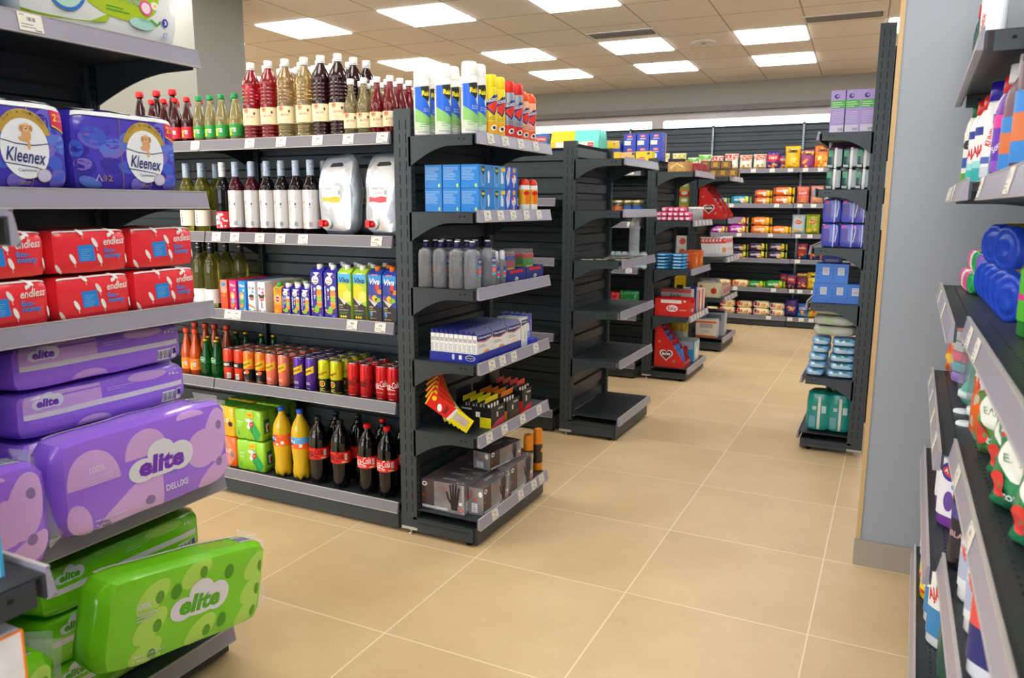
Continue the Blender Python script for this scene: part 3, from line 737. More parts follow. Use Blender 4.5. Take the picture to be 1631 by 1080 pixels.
def jbox(base, kind, look):
    w, h = .0395, .133; a = Art(); B = mat(base, .35)
    if kind == 'peach': a.rect(-w/2, .085, w/2, h, mat('F08A70', .35), 1); a.ell(0, .088, .018, .014, mat('F6A088', .35), 2); a.ell(.002, .115, .013, .011, LBL, 3); a.text('Vivo', 0, .115, .022, .012, NAVY, 4, .2); a.ell(.0, .035, .015, .022, mat('E0523A', .35), 2); a.lines(-.012, .06, .008, .07, 2, YEL, 2, .4)
    elif kind in ('pinkk', 'bluek'):
        a.text('Vivo', 0, .113, .032, .014, WHITE, 3, .2, .02); a.ell(.009, .092, .005, .005, WHITE, 2); a.ell(-.003, .066, .013, .018, mat('F2A03A', .35), 2); a.ell(.0, .064, .008, .01, mat('F6D2B0', .4), 3); a.ell(0, .04, .012, .01, LBL if kind == 'pinkk' else GRN, 3); fruit(a, 0, .026, .01, 9, 4, ('F5C21E', 'F28C1E')); a.ell(.012, .01, .004, .005, WHITE, 3)
    else:
        a.text('F', -.01, .104, .008, .013, RED, 2, 0, .04); a.text('U', 0, .104, .008, .013, YEL, 2, 0, .04); a.text('N', .01, .104, .008, .013, BLU, 2, 0, .04)
        a.ell(.007, .088, .007, .007, LBL if kind == 'boy' else PNK, 2); a.ell(0, .062, .0125, .012, mat('C8503A', .4), 2); a.ell(0, .07, .014, .008, mat('4A3A28', .5), 3)
        if kind == 'boy': a.rect(-.018, .067, -.008, .0695, mat('4A3A28', .5), 3)
        else: a.ell(-.013, .076, .005, .005, mat('4A3A28', .5), 3); a.ell(.013, .076, .005, .005, mat('4A3A28', .5), 3)
        for s_ in (-1, 1): a.ell(s_*.004, .061, .003, .003, WHITE, 4, 8); a.ell(s_*.004, .061, .0013, .0013, BLK, 5, 8)
        a.poly([(-.01, .048), (.01, .048), (.013, .018), (-.013, .018)], mat('DADADA', .5), 2); a.poly([(-.018, .036), (.016, .022), (.016, .014), (-.018, .026)], mat('C89048', .5), 3) if kind == 'boy' else a.rect(-.004, .02, .004, .046, GREY, 3)
        a.rect(-.018, 0, -.008, .012, LBL if kind == 'boy' else PNK, 2); a.ell(.013, .008, .004, .003, GRN, 2)
    b = MB().box(-w/2, w/2, -.024, .024, 0, h, B); lay(b, a, fplane(0, -.024, 0), box=(-w/2, 0, w/2, h))
    return Proto('juice_box', 'juice box', [('juice_box', b)], look, w)
for px, p in ((357.5, jbox('E8502C', 'peach', 'small red peach drink box')), (372, jbox('E02A78', 'pinkk', 'small pink kids drink box')), (386.5, jbox('2A90E0', 'bluek', 'small blue kids drink box')),
              (401.5, jbox('F0F0F2', 'boy', 'small white drink box with a capped boy')), (417.5, jbox('F0F0F2', 'girl', 'small white drink box with a pigtailed girl'))):
    for k in range(5): p.put(wx(px, 2.515, S3+.06)-.003, 2.54+k*.05, S3, 0, where='%s row, third shelf' % ORD[k], group='small kids drink boxes')
a = Art(); a.rect(-.03, .005, .03, .06, WHITE, 1); a.lines(-.02, .015, .01, .05, 4, INK, 2, .2)
ww = wine('clear glass bottle of white wine with white label,', 'B9B65A', BLK, WHITE, a, .02, .085, .92)
rowput(ww, [322, 341], 2.56, S3, 'front row, third shelf', ref='the juice boxes', group='white wine bottles')
rowput(ww, [328, 346, 364, 386], 2.69, S3, 'behind, third shelf', ref='the juice cartons', group='white wine bottles')
# --- fourth shelf: cans
S4 = ZA[3]
def can(col, band, txt, tcol, look, lower=None, txt2=None, deco=None, h=.145, r=.0262, script=False):
    M_ = mat(col, .28, metal=.35)
    b = MB().lathe([(0, .002), (.019, 0), (.0215, .002), (r, .009), (r, h-.014), (.0235, h-.004)], M_, 26)
    t = MB().lathe([(.0235, h-.004), (.0243, h-.002), (.024, h), (.0222, h-.001), (.0215, h-.005), (0, h-.005)], SILV, 26)
    a = Art()
    if lower: a.rect(-.082, .0, .082, .062, mat(lower, .3), 1)
    if band: a.poly([(-.045, .052), (.03, .082), (.03, .112), (-.045, .08)], mat(band, .3), 2); a.text(txt, -.006, .083, .056, .017, mat(tcol, .4), 3, .2, .01, .37)
    elif script: a.text(txt, 0, .07, .07, .026, mat(tcol, .4), 3, .35, .01, .12); a.stroke([(-.03, .058), (-.015, .052), (.0, .055), (.018, .05)], .003, mat(tcol, .4), 3); a.text(txt2, .0, .036, .034, .004, mat(tcol, .4), 3)
    else: a.rect(-.06, .06, .06, .085, BLK, 2); a.text(txt, 0, .0725, .03, .012, WHITE, 3, 0, .03); a.bars(.0, .008, .018, .034, INK, 7, WHITE)
    if deco == 'orange': a.ell(.004, .05, .011, .009, mat('E8602C', .4), 2, 12); a.ell(-.008, .046, .007, .005, WHITE, 3, 6); a.ell(-.004, .02, .004, .008, mat('55504C', .4), 3)
    if deco == 'lemon': a.ell(.0, .042, .013, .013, mat('D8D010', .4), 2); a.ell(0, .042, .009, .009, BLK, 3); a.ell(0, .042, .0065, .0065, mat('E85A2C', .4), 4); a.lines(-.01, .012, .012, .024, 2, mat('D8D010', .4), 2, .4)
    if deco == 'txt': a.lines(-.012, .028, .014, .04, 2, WHITE, 2, .3)
    a.text('330ml', 0, .012, .022, .0035, WHITE, 2)
    lay(b, a, fcyl(r, z0=0), su=.006, off=.00035, smooth=True, box=(-.0815, .009, .0815, h-.014))
    return Proto('drink_can', 'drink can', [('can_body', b), ('can_lid', t)], look)
cz = can('D42428', None, 'Coca-Cola', '1C0A0A', 'red cola can with black script,', script=True, txt2='ZERO SUGAR'); cr = can('D42428', None, 'Coca-Cola', 'F4F0F0', 'red cola can with white script,', script=True, txt2='ORIGINAL TASTE')
cy = can('C8CC18', 'D8C010', 'Schweppes', '1A1A10', 'yellow and black lemon tonic can,', lower='15150F', deco='lemon'); cp = can('5A3298', 'E8BE20', 'Schweppes', '1A1420', 'violet tonic can with yellow band,', deco='txt')
cs = can('F07E66', 'E8BE20', 'Schweppes', '5A3A10', 'salmon pink grapefruit tonic can,', deco='txt'); co = can('F08030', 'E8BE20', 'Schweppes', '2A1A10', 'orange and black tonic can,', lower='121012', deco='orange'); cx = can('E8442C', None, 'MIX', 'FFFFFF', 'coral can with black band,')
canx = [(cr, [(618, 0), (637, 0)]), ]
for k in range(4):
    y0 = 2.538+k*.062; nm = '%s row, can shelf' % ORD[k]
    sets = [(cr, [609.5, 627.5]), (cz, [564, 584]), (cy, [517.5, 536]), (cp, [478.5, 497]), (cs, [434.5, 454]), (co, [398.5, 416.5]), (cx, [365.5, 383])]
    st = 0
    for p, q in sets:
        if k > 2 and p in (cr, cz, cx): st += 2; continue
        if k == 4: st += 2; continue
        dx = [0, .006, .002, .008, 0][k]
        rowput(p, [wx(v, 2.538, S4+.05)+dx for v in q], y0, S4, nm, xy=1, start=st, jit=.25, group='slim drink cans'); st += 2
def perrier():
    r = .0275
    pr = [(0, .003), (.024, 0), (r, .005), (.0285, .05), (.026, .08), (.0175, .12), (.0125, .145), (.0115, .17), (0, .171)]
    b = MB().lathe(pr, mat('1E9A3A', .04, trans=.85, ior=1.4), 22)
    a = Art(); a.ell(0, .012, .0145, .012, WHITE, 2); a.ell(0, .012, .013, .0105, mat('2FA04A', .4), 3); a.text('Perrier', 0, .012, .022, .008, WHITE, 4, .2)
    L = cyl_label(.0265, .07, .071, mat('2FA04A', .4)); lay(L, a, fcyl(.0272, z0=.072), su=.006, off=.0005)
    return Proto('mineral_water_bottle', 'bottle', [('bottle_body', b), ('cap', cap_mb(.0128, .166, .01, GOLD)), ('label', L)], 'green sparkling water bottle with gold cap,')
pe = perrier()
rowput(pe, [331, 347], 2.54, S4, 'front row, can shelf', ref='the coral cans', group='green water bottles')
rowput(pe, [334, 349], 2.605, S4, 'second row, can shelf', ref='the coral cans', group='green water bottles')
rowput(pe, [361, 379, 393, 419, 438], 2.765, S4, 'back row', ref='the post end, can shelf', group='green water bottles')
ob_ = vinegar('orange soda bottle with red cap,', 'E05A1C', mat('D8462C', .4), mat('E8802C', .4), h=.215, r=.029, cat='soda_bottle', t=.4)
rowput(ob_, [314, 331, 345.5, 364], 2.70, S4, 'behind the water bottles', ref='the cans', group='orange soda bottles')
rowput(ob_, [315, 300], 2.55, S4, 'front', ref='the green water bottles', group='orange soda bottles')
# --- bottom shelf: large bottles and multipacks
S5 = BA
def big(look, col, t, capm, labm, art, z0, z1, name='soda_bottle', h=.3, r=.0435, lift=0.):
    pr = [(0, .012), (.012, .01), (r*.62, .0), (r*.9, .012), (r*.97, .035), (r*.88, .075), (r*.93, .1), (r, .13), (r, .205), (r*.93, .225), (r*.7, .248), (r*.42, .266), (r*.31, .276), (r*.3, .286), (0, .287)]
    pr = [(a_, b_*h/.3) for a_, b_ in pr]; n = 25; R = []
    for rr_, z in pr:
        ring = []
        for i in range(n):
            q = 2*PI*i/n; k = 1-(.16*max(0, 1-z/.045)*(.5-.5*math.cos(5*q)) if rr_ > .014 else 0)
            ring.append((rr_*k*math.cos(q), rr_*k*math.sin(q), z+(.014*(.5-.5*math.cos(5*q)) if z < .013 and rr_ > .02 else 0)))
        R.append(ring)
    b = MB().rings(R, liquid(col, .04, t))
    return Proto(name, 'bottle', [('bottle_body', b), ('cap', cap_mb(.0155, h*.95, .017, capm)), ('label', cyl_label(r*1.003, z0, z1, labm, art, a=(.2, 2*PI-.2)))], look)
def cola_art(c, t2):
    C_ = mat(c, .4); a = Art(); a.text('Coca-Cola', -.0, .034, .082, .03, C_, 2, .38, .008, .06); a.stroke([(-.036, .02), (-.02, .0145), (0, .0175), (.02, .012)], .0035, C_)
    a.text(t2, -.004, .008, .05, .0042, C_, 2, 0, .02); a.bars(.046, .016, .058, .042, INK, 6, WHITE); a.rect(.034, .004, .056, .01, mat('C8D89A', .5), 2); return a
LR = mat('E0221F', .3)
c0 = big('cola bottle with black script on its red label,', '0A0605', .35, mat('121214', .35), LR, cola_art('140808', 'ZERO SUGAR'), .118, .168)
c1 = big('cola bottle with white script and red cap,', '0A0605', .35, mat('D8181A', .35), LR, cola_art('F6F2F2', 'ORIGINAL TASTE'), .118, .168)
def fanta_art(two):
    a = Art()
    if two: a.rect(-.14, .024, .14, .052, LBL, 1)
    a.poly([(-.04, .02), (-.028, .012), (-.01, .022), (-.006, .044), (-.044, .046)], mat('1E2F9A', .4), 2); a.text('FANTA', -.026, .034, .046, .015, WHITE, 3, .1, .03, -.1)
    a.text('1,5L', .016, .046, .013, .005, WHITE, 3); a.ell(.0, .008, .008, .004, WHITE, 3, rot=-.4) if not two else a.ell(-.02, .01, .006, .004, mat('F8A040', .4), 3)
    a.rect(.016, .008, .03, .022, WHITE, 2); return a
f1 = big('orange soda bottle with orange label and blue cap', 'F8CC1C', .3, mat('1E54C8', .35), mat('F0641C', .35), fanta_art(False), .15, .202, 'orange_soda_bottle', .32, .041)
f2 = big('orange soda bottle with light blue and orange label', 'F8CC1C', .3, mat('1E54C8', .35), mat('F0641C', .35), fanta_art(True), .15, .202, 'orange_soda_bottle', .32, .041)
rowput(c1, [587.5, 618.5], 2.556, S5, 'front row, bottom shelf', jit=.15, group='large cola bottles')
rowput(c0, [510, 545], 2.556, S5, 'front row, bottom shelf', jit=.15, start=2, group='large cola bottles')
rowput(c1, [wx(587.5, 2.556, S5+.03)+.01, wx(618.5, 2.556, S5+.03)+.012], 2.655, S5, 'second row, bottom shelf', xy=1, group='large cola bottles')
rowput(c0, [wx(510, 2.556, S5+.03)+.02, wx(545, 2.556, S5+.03)+.02], 2.655, S5, 'second row, bottom shelf', xy=1, start=2, group='large cola bottles')
f1.put(wx(452.5, 2.55, S5+.03), 2.55, S5, .15, where='beside the green can packs', group='orange soda bottles'); f2.put(wx(481, 2.55, S5+.03), 2.552, S5, .15, where='beside the cola bottles', group='orange soda bottles')
def pack(base, art, look, sideart=None, topc=None, name='can_multipack', D=.105):
    W_, H = .158, .143; b = MB(); bm = mat(base, .25, coat=.5)
    pts = []
    def arc(n, f): [pts.append(f(k/n)) for k in range(n)]
    ph = lambda t: abs(math.sin(PI*t*3))**.5*.008
    N = 18
    for k in range(N): pts.append((-W_/2+W_*k/N, -D/2+.008-ph(k/N)))
    ps = lambda t: abs(math.sin(PI*t*2))**.5*.006
    for k in range(12): pts.append((W_/2+ps(k/12), -D/2+D*k/12+.004))
    for k in range(N): pts.append((W_/2-W_*k/N, D/2-.004+ph(k/N)*.5))
    for k in range(12): pts.append((-W_/2-ps(k/12), D/2-D*k/12))
    R = []
    for z, s_ in ((0, .92), (.006, 1), (H-.012, 1), (H-.003, .94), (H, .85)): R.append([(x*s_, y*s_, z) for x, y in pts])
    b.rings(R, bm, True)
    if topc: b.rings([[(x*.93, y*.93, H+.0004) for x, y in pts], [(x*.9, y*.9, H+.001) for x, y in pts]], mat(topc, .3), False)
    fn = lambda u, v, d: (u, -D/2+.008-ph((u+W_/2)/W_)-d, v)
    lay(b, art, fn, su=.008, off=.0005, box=(-W_/2, 0, W_/2, H-.012))
    if sideart: lay(b, sideart, lambda u, v, d: (W_/2+ps((u+D/2)/D)+d, u+.004, v), su=.008, off=.0005)
    return Proto(name, 'can multipack', [(name, b)], look)
a = Art(); a.text('ZERO', -.045, .082, .03, .008, mat('D8EFA8', .4), 2, 0, .03); a.lines(-.058, .06, -.03, .076, 2, mat('C8E890', .4), 2, .3); a.rect(-.0, .107, .034, .135, mat('F4C81A', .35), 2); a.text('5+1', .017, .119, .026, .011, RED, 3, 0, .02)
a.poly([(.008, .062), (.03, .1), (.062, .06), (.076, .034), (.06, .006), (.04, .01)], mat('1F9E4E', .35), 2); a.poly([(-.006, .086), (.03, .09), (.03, .1), (-.01, .1)], WHITE, 3); a.poly([(.03, .1), (.016, .1), (-.002, .06), (.01, .05)], WHITE, 3); a.poly([(.008, .056), (.012, .048), (.044, .004), (.062, .0), (.044, .012)], mat('12603A', .4), 3)
a.ell(.024, .074, .0125, .0125, RED, 4); a.text('up', .024, .074, .014, .008, WHITE, 5, .1, .03); a.rect(-.06, .02, -.05, .036, GRN, 2)
sa = Art(); sa.rect(-.04, .02, -.004, .1, mat('1F7E4E', .4), 1); sa.rect(-.04, .02, -.004, .034, LIME, 2); sa.poly([(-.03, .08), (-.006, .08), (-.018, .04), (-.028, .04)], WHITE, 2); sa.ell(-.014, .06, .008, .012, RED, 3)
p7 = pack('93CF30', a, 'lime green six pack of lemon soda cans,', sa, '5FA020')
px7 = wx(400, 2.53, S5+.07)
p7.put(px7, 2.575, S5, .03, where='lower of the stacked pair', group='green can packs'); p7.put(px7-.008, 2.578, S5+.147, .0, where='upper of the stacked pair', group='green can packs')
p7.put(px7+.01, 2.705, S5, 0, where='lower one behind the front pair', group='green can packs'); p7.put(px7+.004, 2.70, S5+.147, .03, where='upper one behind the front pair', group='green can packs')
def fr_art(c1_, c2_):
    a = Art(); a.ell(-.05, .07, .03, .035, mat(c2_, .35), 2); a.ell(.03, .05, .04, .04, mat(c2_, .35), 2); a.stroke([(-.02, .1), (-.01, .112), (.01, .108), (.016, .096)], .008, mat(c1_, .35), 4); a.text('FRUIT', .03, .075, .05, .02, WHITE, 3, .2, .03); a.ell(.06, .06, .012, .012, BLK, 3); return a
pm = pack('E8C020', fr_art('F2D23A', 'F0A018'), 'yellow six pack of mango drink cans', topc='3F9A30'); po_ = pack('EE6A1A', fr_art('F0D24A', 'F2561A'), 'orange six pack of fruit drink cans')
xm = px7-.177
pm.put(xm, 2.58, S5+.147, 0, where='on top of the orange pack', group='fruit drink packs'); po_.put(xm+.002, 2.58, S5, 0, where='under the yellow pack', group='fruit drink packs')
pm.put(xm, 2.70, S5+.147, 0, where='behind the front yellow pack', group='fruit drink packs'); po_.put(xm, 2.70, S5, 0, where='behind the front orange pack', group='fruit drink packs')
# ================================================================ end shelving next to the drinks
E1 = PI/2
def col_y(p, ys, x, z, fmt, rz=E1, group=None, jit=.02, start=0):
    for i, y in enumerate(ys): p.put(x, y, z, rz+random.uniform(-jit, jit), fmt % ORD[i+start], group=group)
def spray(look, body, capm, h, r, art, low=None, dome=False, name='spray_can'):
    ch = h*.2
    b = MB().lathe([(0, .002), (r*.93, 0), (r, .005), (r, h-ch-.012), (r*.96, h-ch-.004), (r*.96, h-ch), (0, h-ch)], body, 26)
    c = MB().lathe([(r*.95, h-ch), (r*.97, h-ch+.002), (r*.96, h-.02), (r*(.6 if dome else .9), h-.004), (r*(.3 if dome else .8), h)], capm, 26)
    lay(b, art, fcyl(r, z0=0), su=.007, off=.00035, smooth=True, box=(-PI*r+.001, .006, PI*r-.001, h-ch-.012))
    return Proto(name, 'spray can', [('can_body', b), ('cap', c)], look, 2*r, 2*r, h)
a = Art(); rB = mat('2468E0', .35)
a.poly([(-.03, .175), (-.005, .175), (.03, .105), (.05, .1), (.05, .055), (-.03, .1)], rB, 1)
a.poly([(-.03, .1), (.05, .055), (.05, .02), (-.03, .03)], mat('8CC870', .4), 1); a.poly([(-.03, .05), (.05, .035), (.05, .02), (-.03, .02)], mat('C8E0BC', .4), 2)
a.poly([(-.006, .175), (.03, .18), (.036, .15), (.024, .122), (.004, .138)], mat('24281C', .4), 3); a.text('Raid', .016, .152, .034, .018, mat('F4E020', .4), 4, 0, .04, .0); a.text('®', .032, .132, .004, .004, WHITE, 4)
a.text('Έντομα', .02, .096, .03, .006, WHITE, 3); a.text('Εξόντωση', .02, .088, .03, .006, WHITE, 3); a.lines(-.01, .03, .03, .045, 2, INK, 3, .25); a.lines(-.02, .01, .036, .018, 2, INK, 2, .3)
a.bars(-.055, .012, -.04, .04, INK, 7); a.lines(-.056, .06, -.04, .16, 12, mat('B8B8B8', .5), 2, .4)
for k in range(3): a.ell(-.034, .17-k*.01, .0028, .0028, NAVY, 2, 8)
raid = spray('tall white insect spray with blue and green band,', WHITE, WHITE, .252, .0305, a)
def arox(h, base, low, v, dome=False):
    a = Art()
    if low: a.rect(-.1, 0, .1, h*.25, mat(low, .35), 1)
    a.poly([(-.032, h*.48), (.006, h*.68), (.034, h*.56), (.006, h*.34)], NAVY, 2); a.poly([(-.024, h*.49), (.005, h*.645), (.026, h*.55), (.004, h*.375)], mat('E23A30', .35), 3)
    a.poly([(-.036, h*.46), (.034, h*.63), (.034, h*.72), (-.036, h*.55)], NAVY, 4); a.text('AROXOL', 0, h*.592, .052, h*.052, WHITE, 5, .15, .03, .24)
    a.lines(-.02, h*.27, .024, h*.33, 2, INK, 2, .3); a.ell(.006, h*.15, .014, .01, WHITE, 3, rot=.4); a.ell(.006, h*.15, .007, .006, BLK, 4)
    return a
ayl = spray('yellow insect spray with pointed red badge,', mat('F0D810', .35), mat('F4DC10', .35), .228, .0285, arox(.228, '', 'F0B010', 0)); 
ard = spray('red and silver insect spray with red cap,', mat('9FA8B8', .3, metal=.4), mat('E0241C', .35), .225, .0285, arox(.225, '', 'D8201C', 1))
aor = spray('orange insect spray with rounded cap,', mat('F4B890', .35), mat('F0541C', .35), .205, .0265, arox(.205, '', 'F0641C', 1), dome=True)
Z1 = ZC[0]
xsr = [-1.629, -1.537, -1.425]
for i, x in enumerate(xsr):
    for k, y in enumerate((2.535, 2.60)): raid.put(x, y, Z1, .62, where=['by the post', 'in the middle', 'by the price rail'][i]+[', front', ', second row'][k], group='white insect sprays')
aisle = 'from the white sprays, top of the end shelving'
for k, px in enumerate((780, 793)): ayl.put(-1.42, wy(px, -1.42, 1.7), Z1, .9, where=ORD[k]+' from the white sprays', group='yellow insect sprays'); ayl.put(-1.49, wy(px, -1.42, 1.7)+.01, Z1, .9, where=ORD[k]+' in the row behind', group='yellow insect sprays')
for k, px in enumerate((808, 821.5)): ard.put(-1.42, wy(px, -1.42, 1.7), Z1, .9, where=ORD[k]+' from the yellow sprays', group='red insect sprays'); ard.put(-1.49, wy(px, -1.42, 1.7)+.01, Z1, .9, where=ORD[k]+' in the row behind', group='red insect sprays')
for k, px in enumerate((832, 843.5)): aor.put(-1.42, wy(px, -1.42, 1.68), Z1, .9, where=ORD[k]+' from the red sprays', group='orange insect sprays')
# blue plug-in boxes
def bx(w, d, h, m, art=None, side=None, top=None, look='', name='carton', cat='box', left=None, extra=None, back=None):
    b = MB().box(-w/2, w/2, -d/2, d/2, 0, h, m)
    if art: lay(b, art, fplane(0, -d/2, 0), box=(-w/2, 0, w/2, h))
    if side: lay(b, side, fplane(w/2, 0, 0, 'right'), box=(-d/2, 0, d/2, h))
    if left: lay(b, left, fplane(-w/2, 0, 0, 'left'), box=(-d/2, 0, d/2, h))
    if top: lay(b, top, fplane(0, 0, h, 'top'), box=(-w/2, -d/2, w/2, d/2))
    if extra: extra(b)
    return Proto(name, cat, [(name, b)], look, w, d, h)
BB = mat('2E86D8', .35)
def txtside(c='9CC8F0'):
    a = Art(); a.lines(-.034, .03, .03, .078, 9, mat(c, .5), 1, .35); a.ell(.026, .01, .005, .007, mat('B8DC60', .4), 1); return a
def plug(cols):
    a = Art(); a.ell(-.022, .038, .019, .03, mat('7CC0F0', .4), 1); a.ell(-.022, .038, .015, .025, mat('4A90D8', .4), 2); a.poly([(-.036, .08), (-.01, .08), (-.012, .055), (-.022, .05), (-.034, .058)], mat('2A2E20', .4), 3); a.text('Raid', -.023, .068, .022, .01, mat('F4E020', .4), 4, 0, .04)
    a.poly([(.012, .06), (.024, .066), (.03, .05), (.026, .02), (.014, .02)], mat('E8EEF4', .4), 3); a.text('30', .042, .078, .014, .01, RED, 3, 0, .03) if cols else a.rect(.012, .066, .05, .08, YEL, 3)
    if not cols: a.rect(.012, .02, .02, .05, mat('E8EEF4', .4), 3); a.rect(.026, .02, .034, .05, mat('E8EEF4', .4), 3)
    return a
q1 = bx(.112, .074, .086, BB, plug(True), None, None, 'blue plug-in refill box,', left=txtside()); q2 = bx(.1, .074, .086, mat('3A94E0', .35), plug(False), None, None, 'lighter blue refill box with yellow flash,', left=txtside())
a = Art(); a.poly([(-.05, .05), (-.03, .084), (-.014, .084), (-.02, .03), (-.04, .01)], mat('DCE6F4', .4), 1); a.text('AROXOL', -.032, .06, .034, .01, mat('E23A30', .4), 3, 0, .03, 1.2); a.ell(.02, .074, .012, .01, YEL, 2); a.text('2+', .02, .074, .014, .009, RED, 3, 0, .03); a.ell(.018, .04, .018, .018, WHITE, 2); a.poly([(.01, .04), (.024, .036), (.022, .008), (.012, .008)], mat('E8C8B8', .4), 3); a.ell(.01, .052, .008, .01, mat('E23A30', .4), 3)
q3 = bx(.105, .074, .086, mat('1E54C8', .35), a, None, None, 'dark blue device box with yellow offer dot,', left=txtside())
Z2 = ZC[1]
for c, (p, y) in enumerate(((q1, 2.592), (q2, 2.702), (q3, 2.811))):
    for i, x in enumerate((-1.584, -1.505, -1.426)):
        for k in range(2): p.put(x, y, Z2+k*.0872, E1+.0, where='%s, %s' % (['by the back', 'middle of the depth', 'by the price rail'][i], ['bottom layer', 'top layer'][k]), group='blue plug-in boxes')
a = Art(); a.rect(-.08, .03, .08, .09, mat('F0B020', .35), 1); a.ell(0, .075, .014, .01, RED, 2); a.ell(.004, .05, .012, .02, ORG, 2); a.lines(-.014, .1, .014, .112, 2, INK, 1, .3)
rc = spray('short white repellent spray with red dome cap,', WHITE, mat('E0341C', .35), .135, .0235, a, dome=True, name='repellent_spray'); rb = spray('short blue repellent spray with blue cap,', mat('2A5AC8', .35), mat('2038B0', .35), .13, .0215, a, dome=True, name='repellent_spray')
rb.put(-1.462, wy(825, -1.42, 1.38), Z2, 1, where='before the red capped ones', group='repellent sprays')
for k, px in enumerate((834.5, 847.5)): rc.put(-1.415, wy(px, -1.415, 1.38), Z2, 1.0, where=ORD[k]+' from the blue boxes', group='repellent sprays')
# hand gel bottles
Z3 = ZC[2]
gel = mat('E8EEF6', .06, trans=.82, ior=1.3, bump=.25, bs=260, coat=.5)
def gelb():
    b = MB().lathe([(0, 0), (.026, 0), (.0285, .004), (.0285, .125), (.026, .14), (.014, .15), (.012, .152), (0, .152)], gel, 24, sq=4)
    c = MB().lathe([(.0115, .15), (.013, .151), (.0125, .174), (0, .174)], mat('14164A', .4), 18); c2 = MB().lathe([(.0105, .1745), (.0105, .18), (0, .18)], WHITE, 16)
    a = Art(); a.rect(-.018, .094, .018, .114, mat('1E3FA0', .4), 1); a.text('Natura', 0, .104, .03, .011, WHITE, 2, 0, .02); a.rect(-.018, .046, .018, .086, mat('6AC0F0', .4), 1); a.rect(-.018, .056, .018, .078, mat('E8443C', .4), 2); a.lines(-.014, .06, .014, .074, 3, WHITE, 3, .3)
    lb = MB(); lay(lb, a, lambda u, v, d: (u, -.0290-d, v), off=.0006)
    return Proto('hand_gel_bottle', 'bottle', [('bottle_body', b), ('cap', c, [('nozzle', c2)]), ('label', lb)], 'clear hand gel bottle with navy cap,')
gb = gelb()
for i, (px, y) in enumerate(((679.5, 2.535), (703, 2.542), (728.5, 2.536), (752.5, 2.545), (694, 2.605), (716, 2.605), (744, 2.61), (706, 2.672), (730, 2.672), (757, 2.672))):
    gb.put(wx(px, y, Z3+.05) , y, Z3, E1+.15, where='number %s counting back from the post, third shelf' % ORD[i] if 0 else '%s %s' % (['front row', 'middle row', 'back row'][0 if i < 4 else 1 if i < 7 else 2], ['by the post', 'second from the post', 'third from the post', 'by the price rail'][i if i < 4 else (i-4 if i < 7 else i-7)]), group='hand gel bottles')
gb.put(-1.418, wy(779, -1.418, Z3+.05)-.014, Z3, E1, where='at the price rail corner, beside small sprays', group='hand gel bottles')
s2_ = MB().lathe([(0, 0), (.0165, .001), (.0175, .004), (.0175, .09), (.012, .1), (0, .1)], gel, 20); c_ = MB().lathe([(.011, .1), (.0125, .102), (.0115, .132), (.006, .136), (0, .136)], mat('DDE4EC', .3), 16)
a = Art(); a.rect(-.012, .06, .012, .074, mat('1E3FA0', .4), 1); a.rect(-.012, .03, .012, .056, mat('6AC0F0', .4), 1); a.rect(-.012, .036, .012, .05, mat('E8443C', .4), 2); lb = MB(); lay(lb, a, fcyl(.0177, z0=0), su=.005, off=.0004)
ss = Proto('hand_spray', 'bottle', [('bottle_body', s2_), ('cap', c_), ('label', lb)], 'small hand spray bottle with clear cap,')
for k, px in enumerate((789, 799)): ss.put(-1.41, wy(px, -1.41, Z3+.05), Z3, E1, where=ORD[k]+' from the gel bottles', group='small hand sprays'); ss.put(-1.455, wy(px, -1.41, Z3+.05)+.01, Z3, E1, where=ORD[k]+' behind the front ones', group='small hand sprays')
# display tray with lighters and razors in bags
def tray(w, d, h, m, name='display_tray', back=0., look='', art=None, sideart=None, t=.002, inner=None, cat='display tray'):
    b = MB(); im = inner or m
    b.box(-w/2, w/2, -d/2, d/2, 0, t, m); b.box(-w/2, w/2, -d/2, -d/2+t, t, h, m); b.box(-w/2, w/2, d/2-t, d/2, t, h+back, m)
    for s_ in (-1, 1):
        x0, x1 = sorted((s_*w/2, s_*(w/2-t)))
        b.prism([(-d/2+t, t), (d/2-t, t), (d/2-t, h+back), (-d/2+t, h)], 'x', x0, x1, m)
    if art: lay(b, art, fplane(0, -d/2, 0), box=(-w/2, 0, w/2, h))
    if sideart: lay(b, sideart, fplane(-w/2, 0, 0, 'left'))
    return Proto(name, cat, [(name, b)], look, w, d, h)
Y1 = wy(806, -1.40, Z3+.05); Y2 = wy(864, -1.40, Z3+.05); wT = (Y2-Y1)/2-.004
a = Art(); a.rect(-.06, .038, .06, .05, RED, 1); a.ell(0, .014, .016, .008, WHITE, 1); a.text('BIC', 0, .014, .018, .008, NAVY, 2, 0, .03)
dt = tray(wT, .16, .055, mat('1A2A80', .4), look='dark blue cardboard tray of bagged razors,', art=a)
dt.put(-1.475, Y1+wT/2, Z3, E1, where='next to the gel bottles', group='blue razor trays'); dt.put(-1.475, Y1+wT*1.5+.006, Z3, E1, where='at the far end', group='blue razor trays')
clear_ = mat('E8ECEE', .1, trans=.6, ior=1.2, alpha=.28, bump=.6, bs=60)
def bagged(c1, c2, look):
    b = MB()
    for k in range(4): b.box(-.04+k*.021, -.024+k*.021, -.006, .006, .01, .085, mat(c1, .4)); b.box(-.041+k*.021, -.022+k*.021, -.008, .008, .085, .103, mat(c2, .4))
    b.box(-.035, .03, -.0085, -.008, .02, .055, YEL)
    S = bag_fn(.1, .125, .03, seed=ord(look[0])); bg = bag(MB(), S, clear_, 10, 10)
    return Proto('razor_bag', 'bag', [('razors', b), ('film', bg)], look)
bg1 = bagged('C84A50', '2848B0', 'clear bag of pink and blue razors,'); bg2 = bagged('3FA53A', 'D8343A', 'clear bag of green and red razors,')
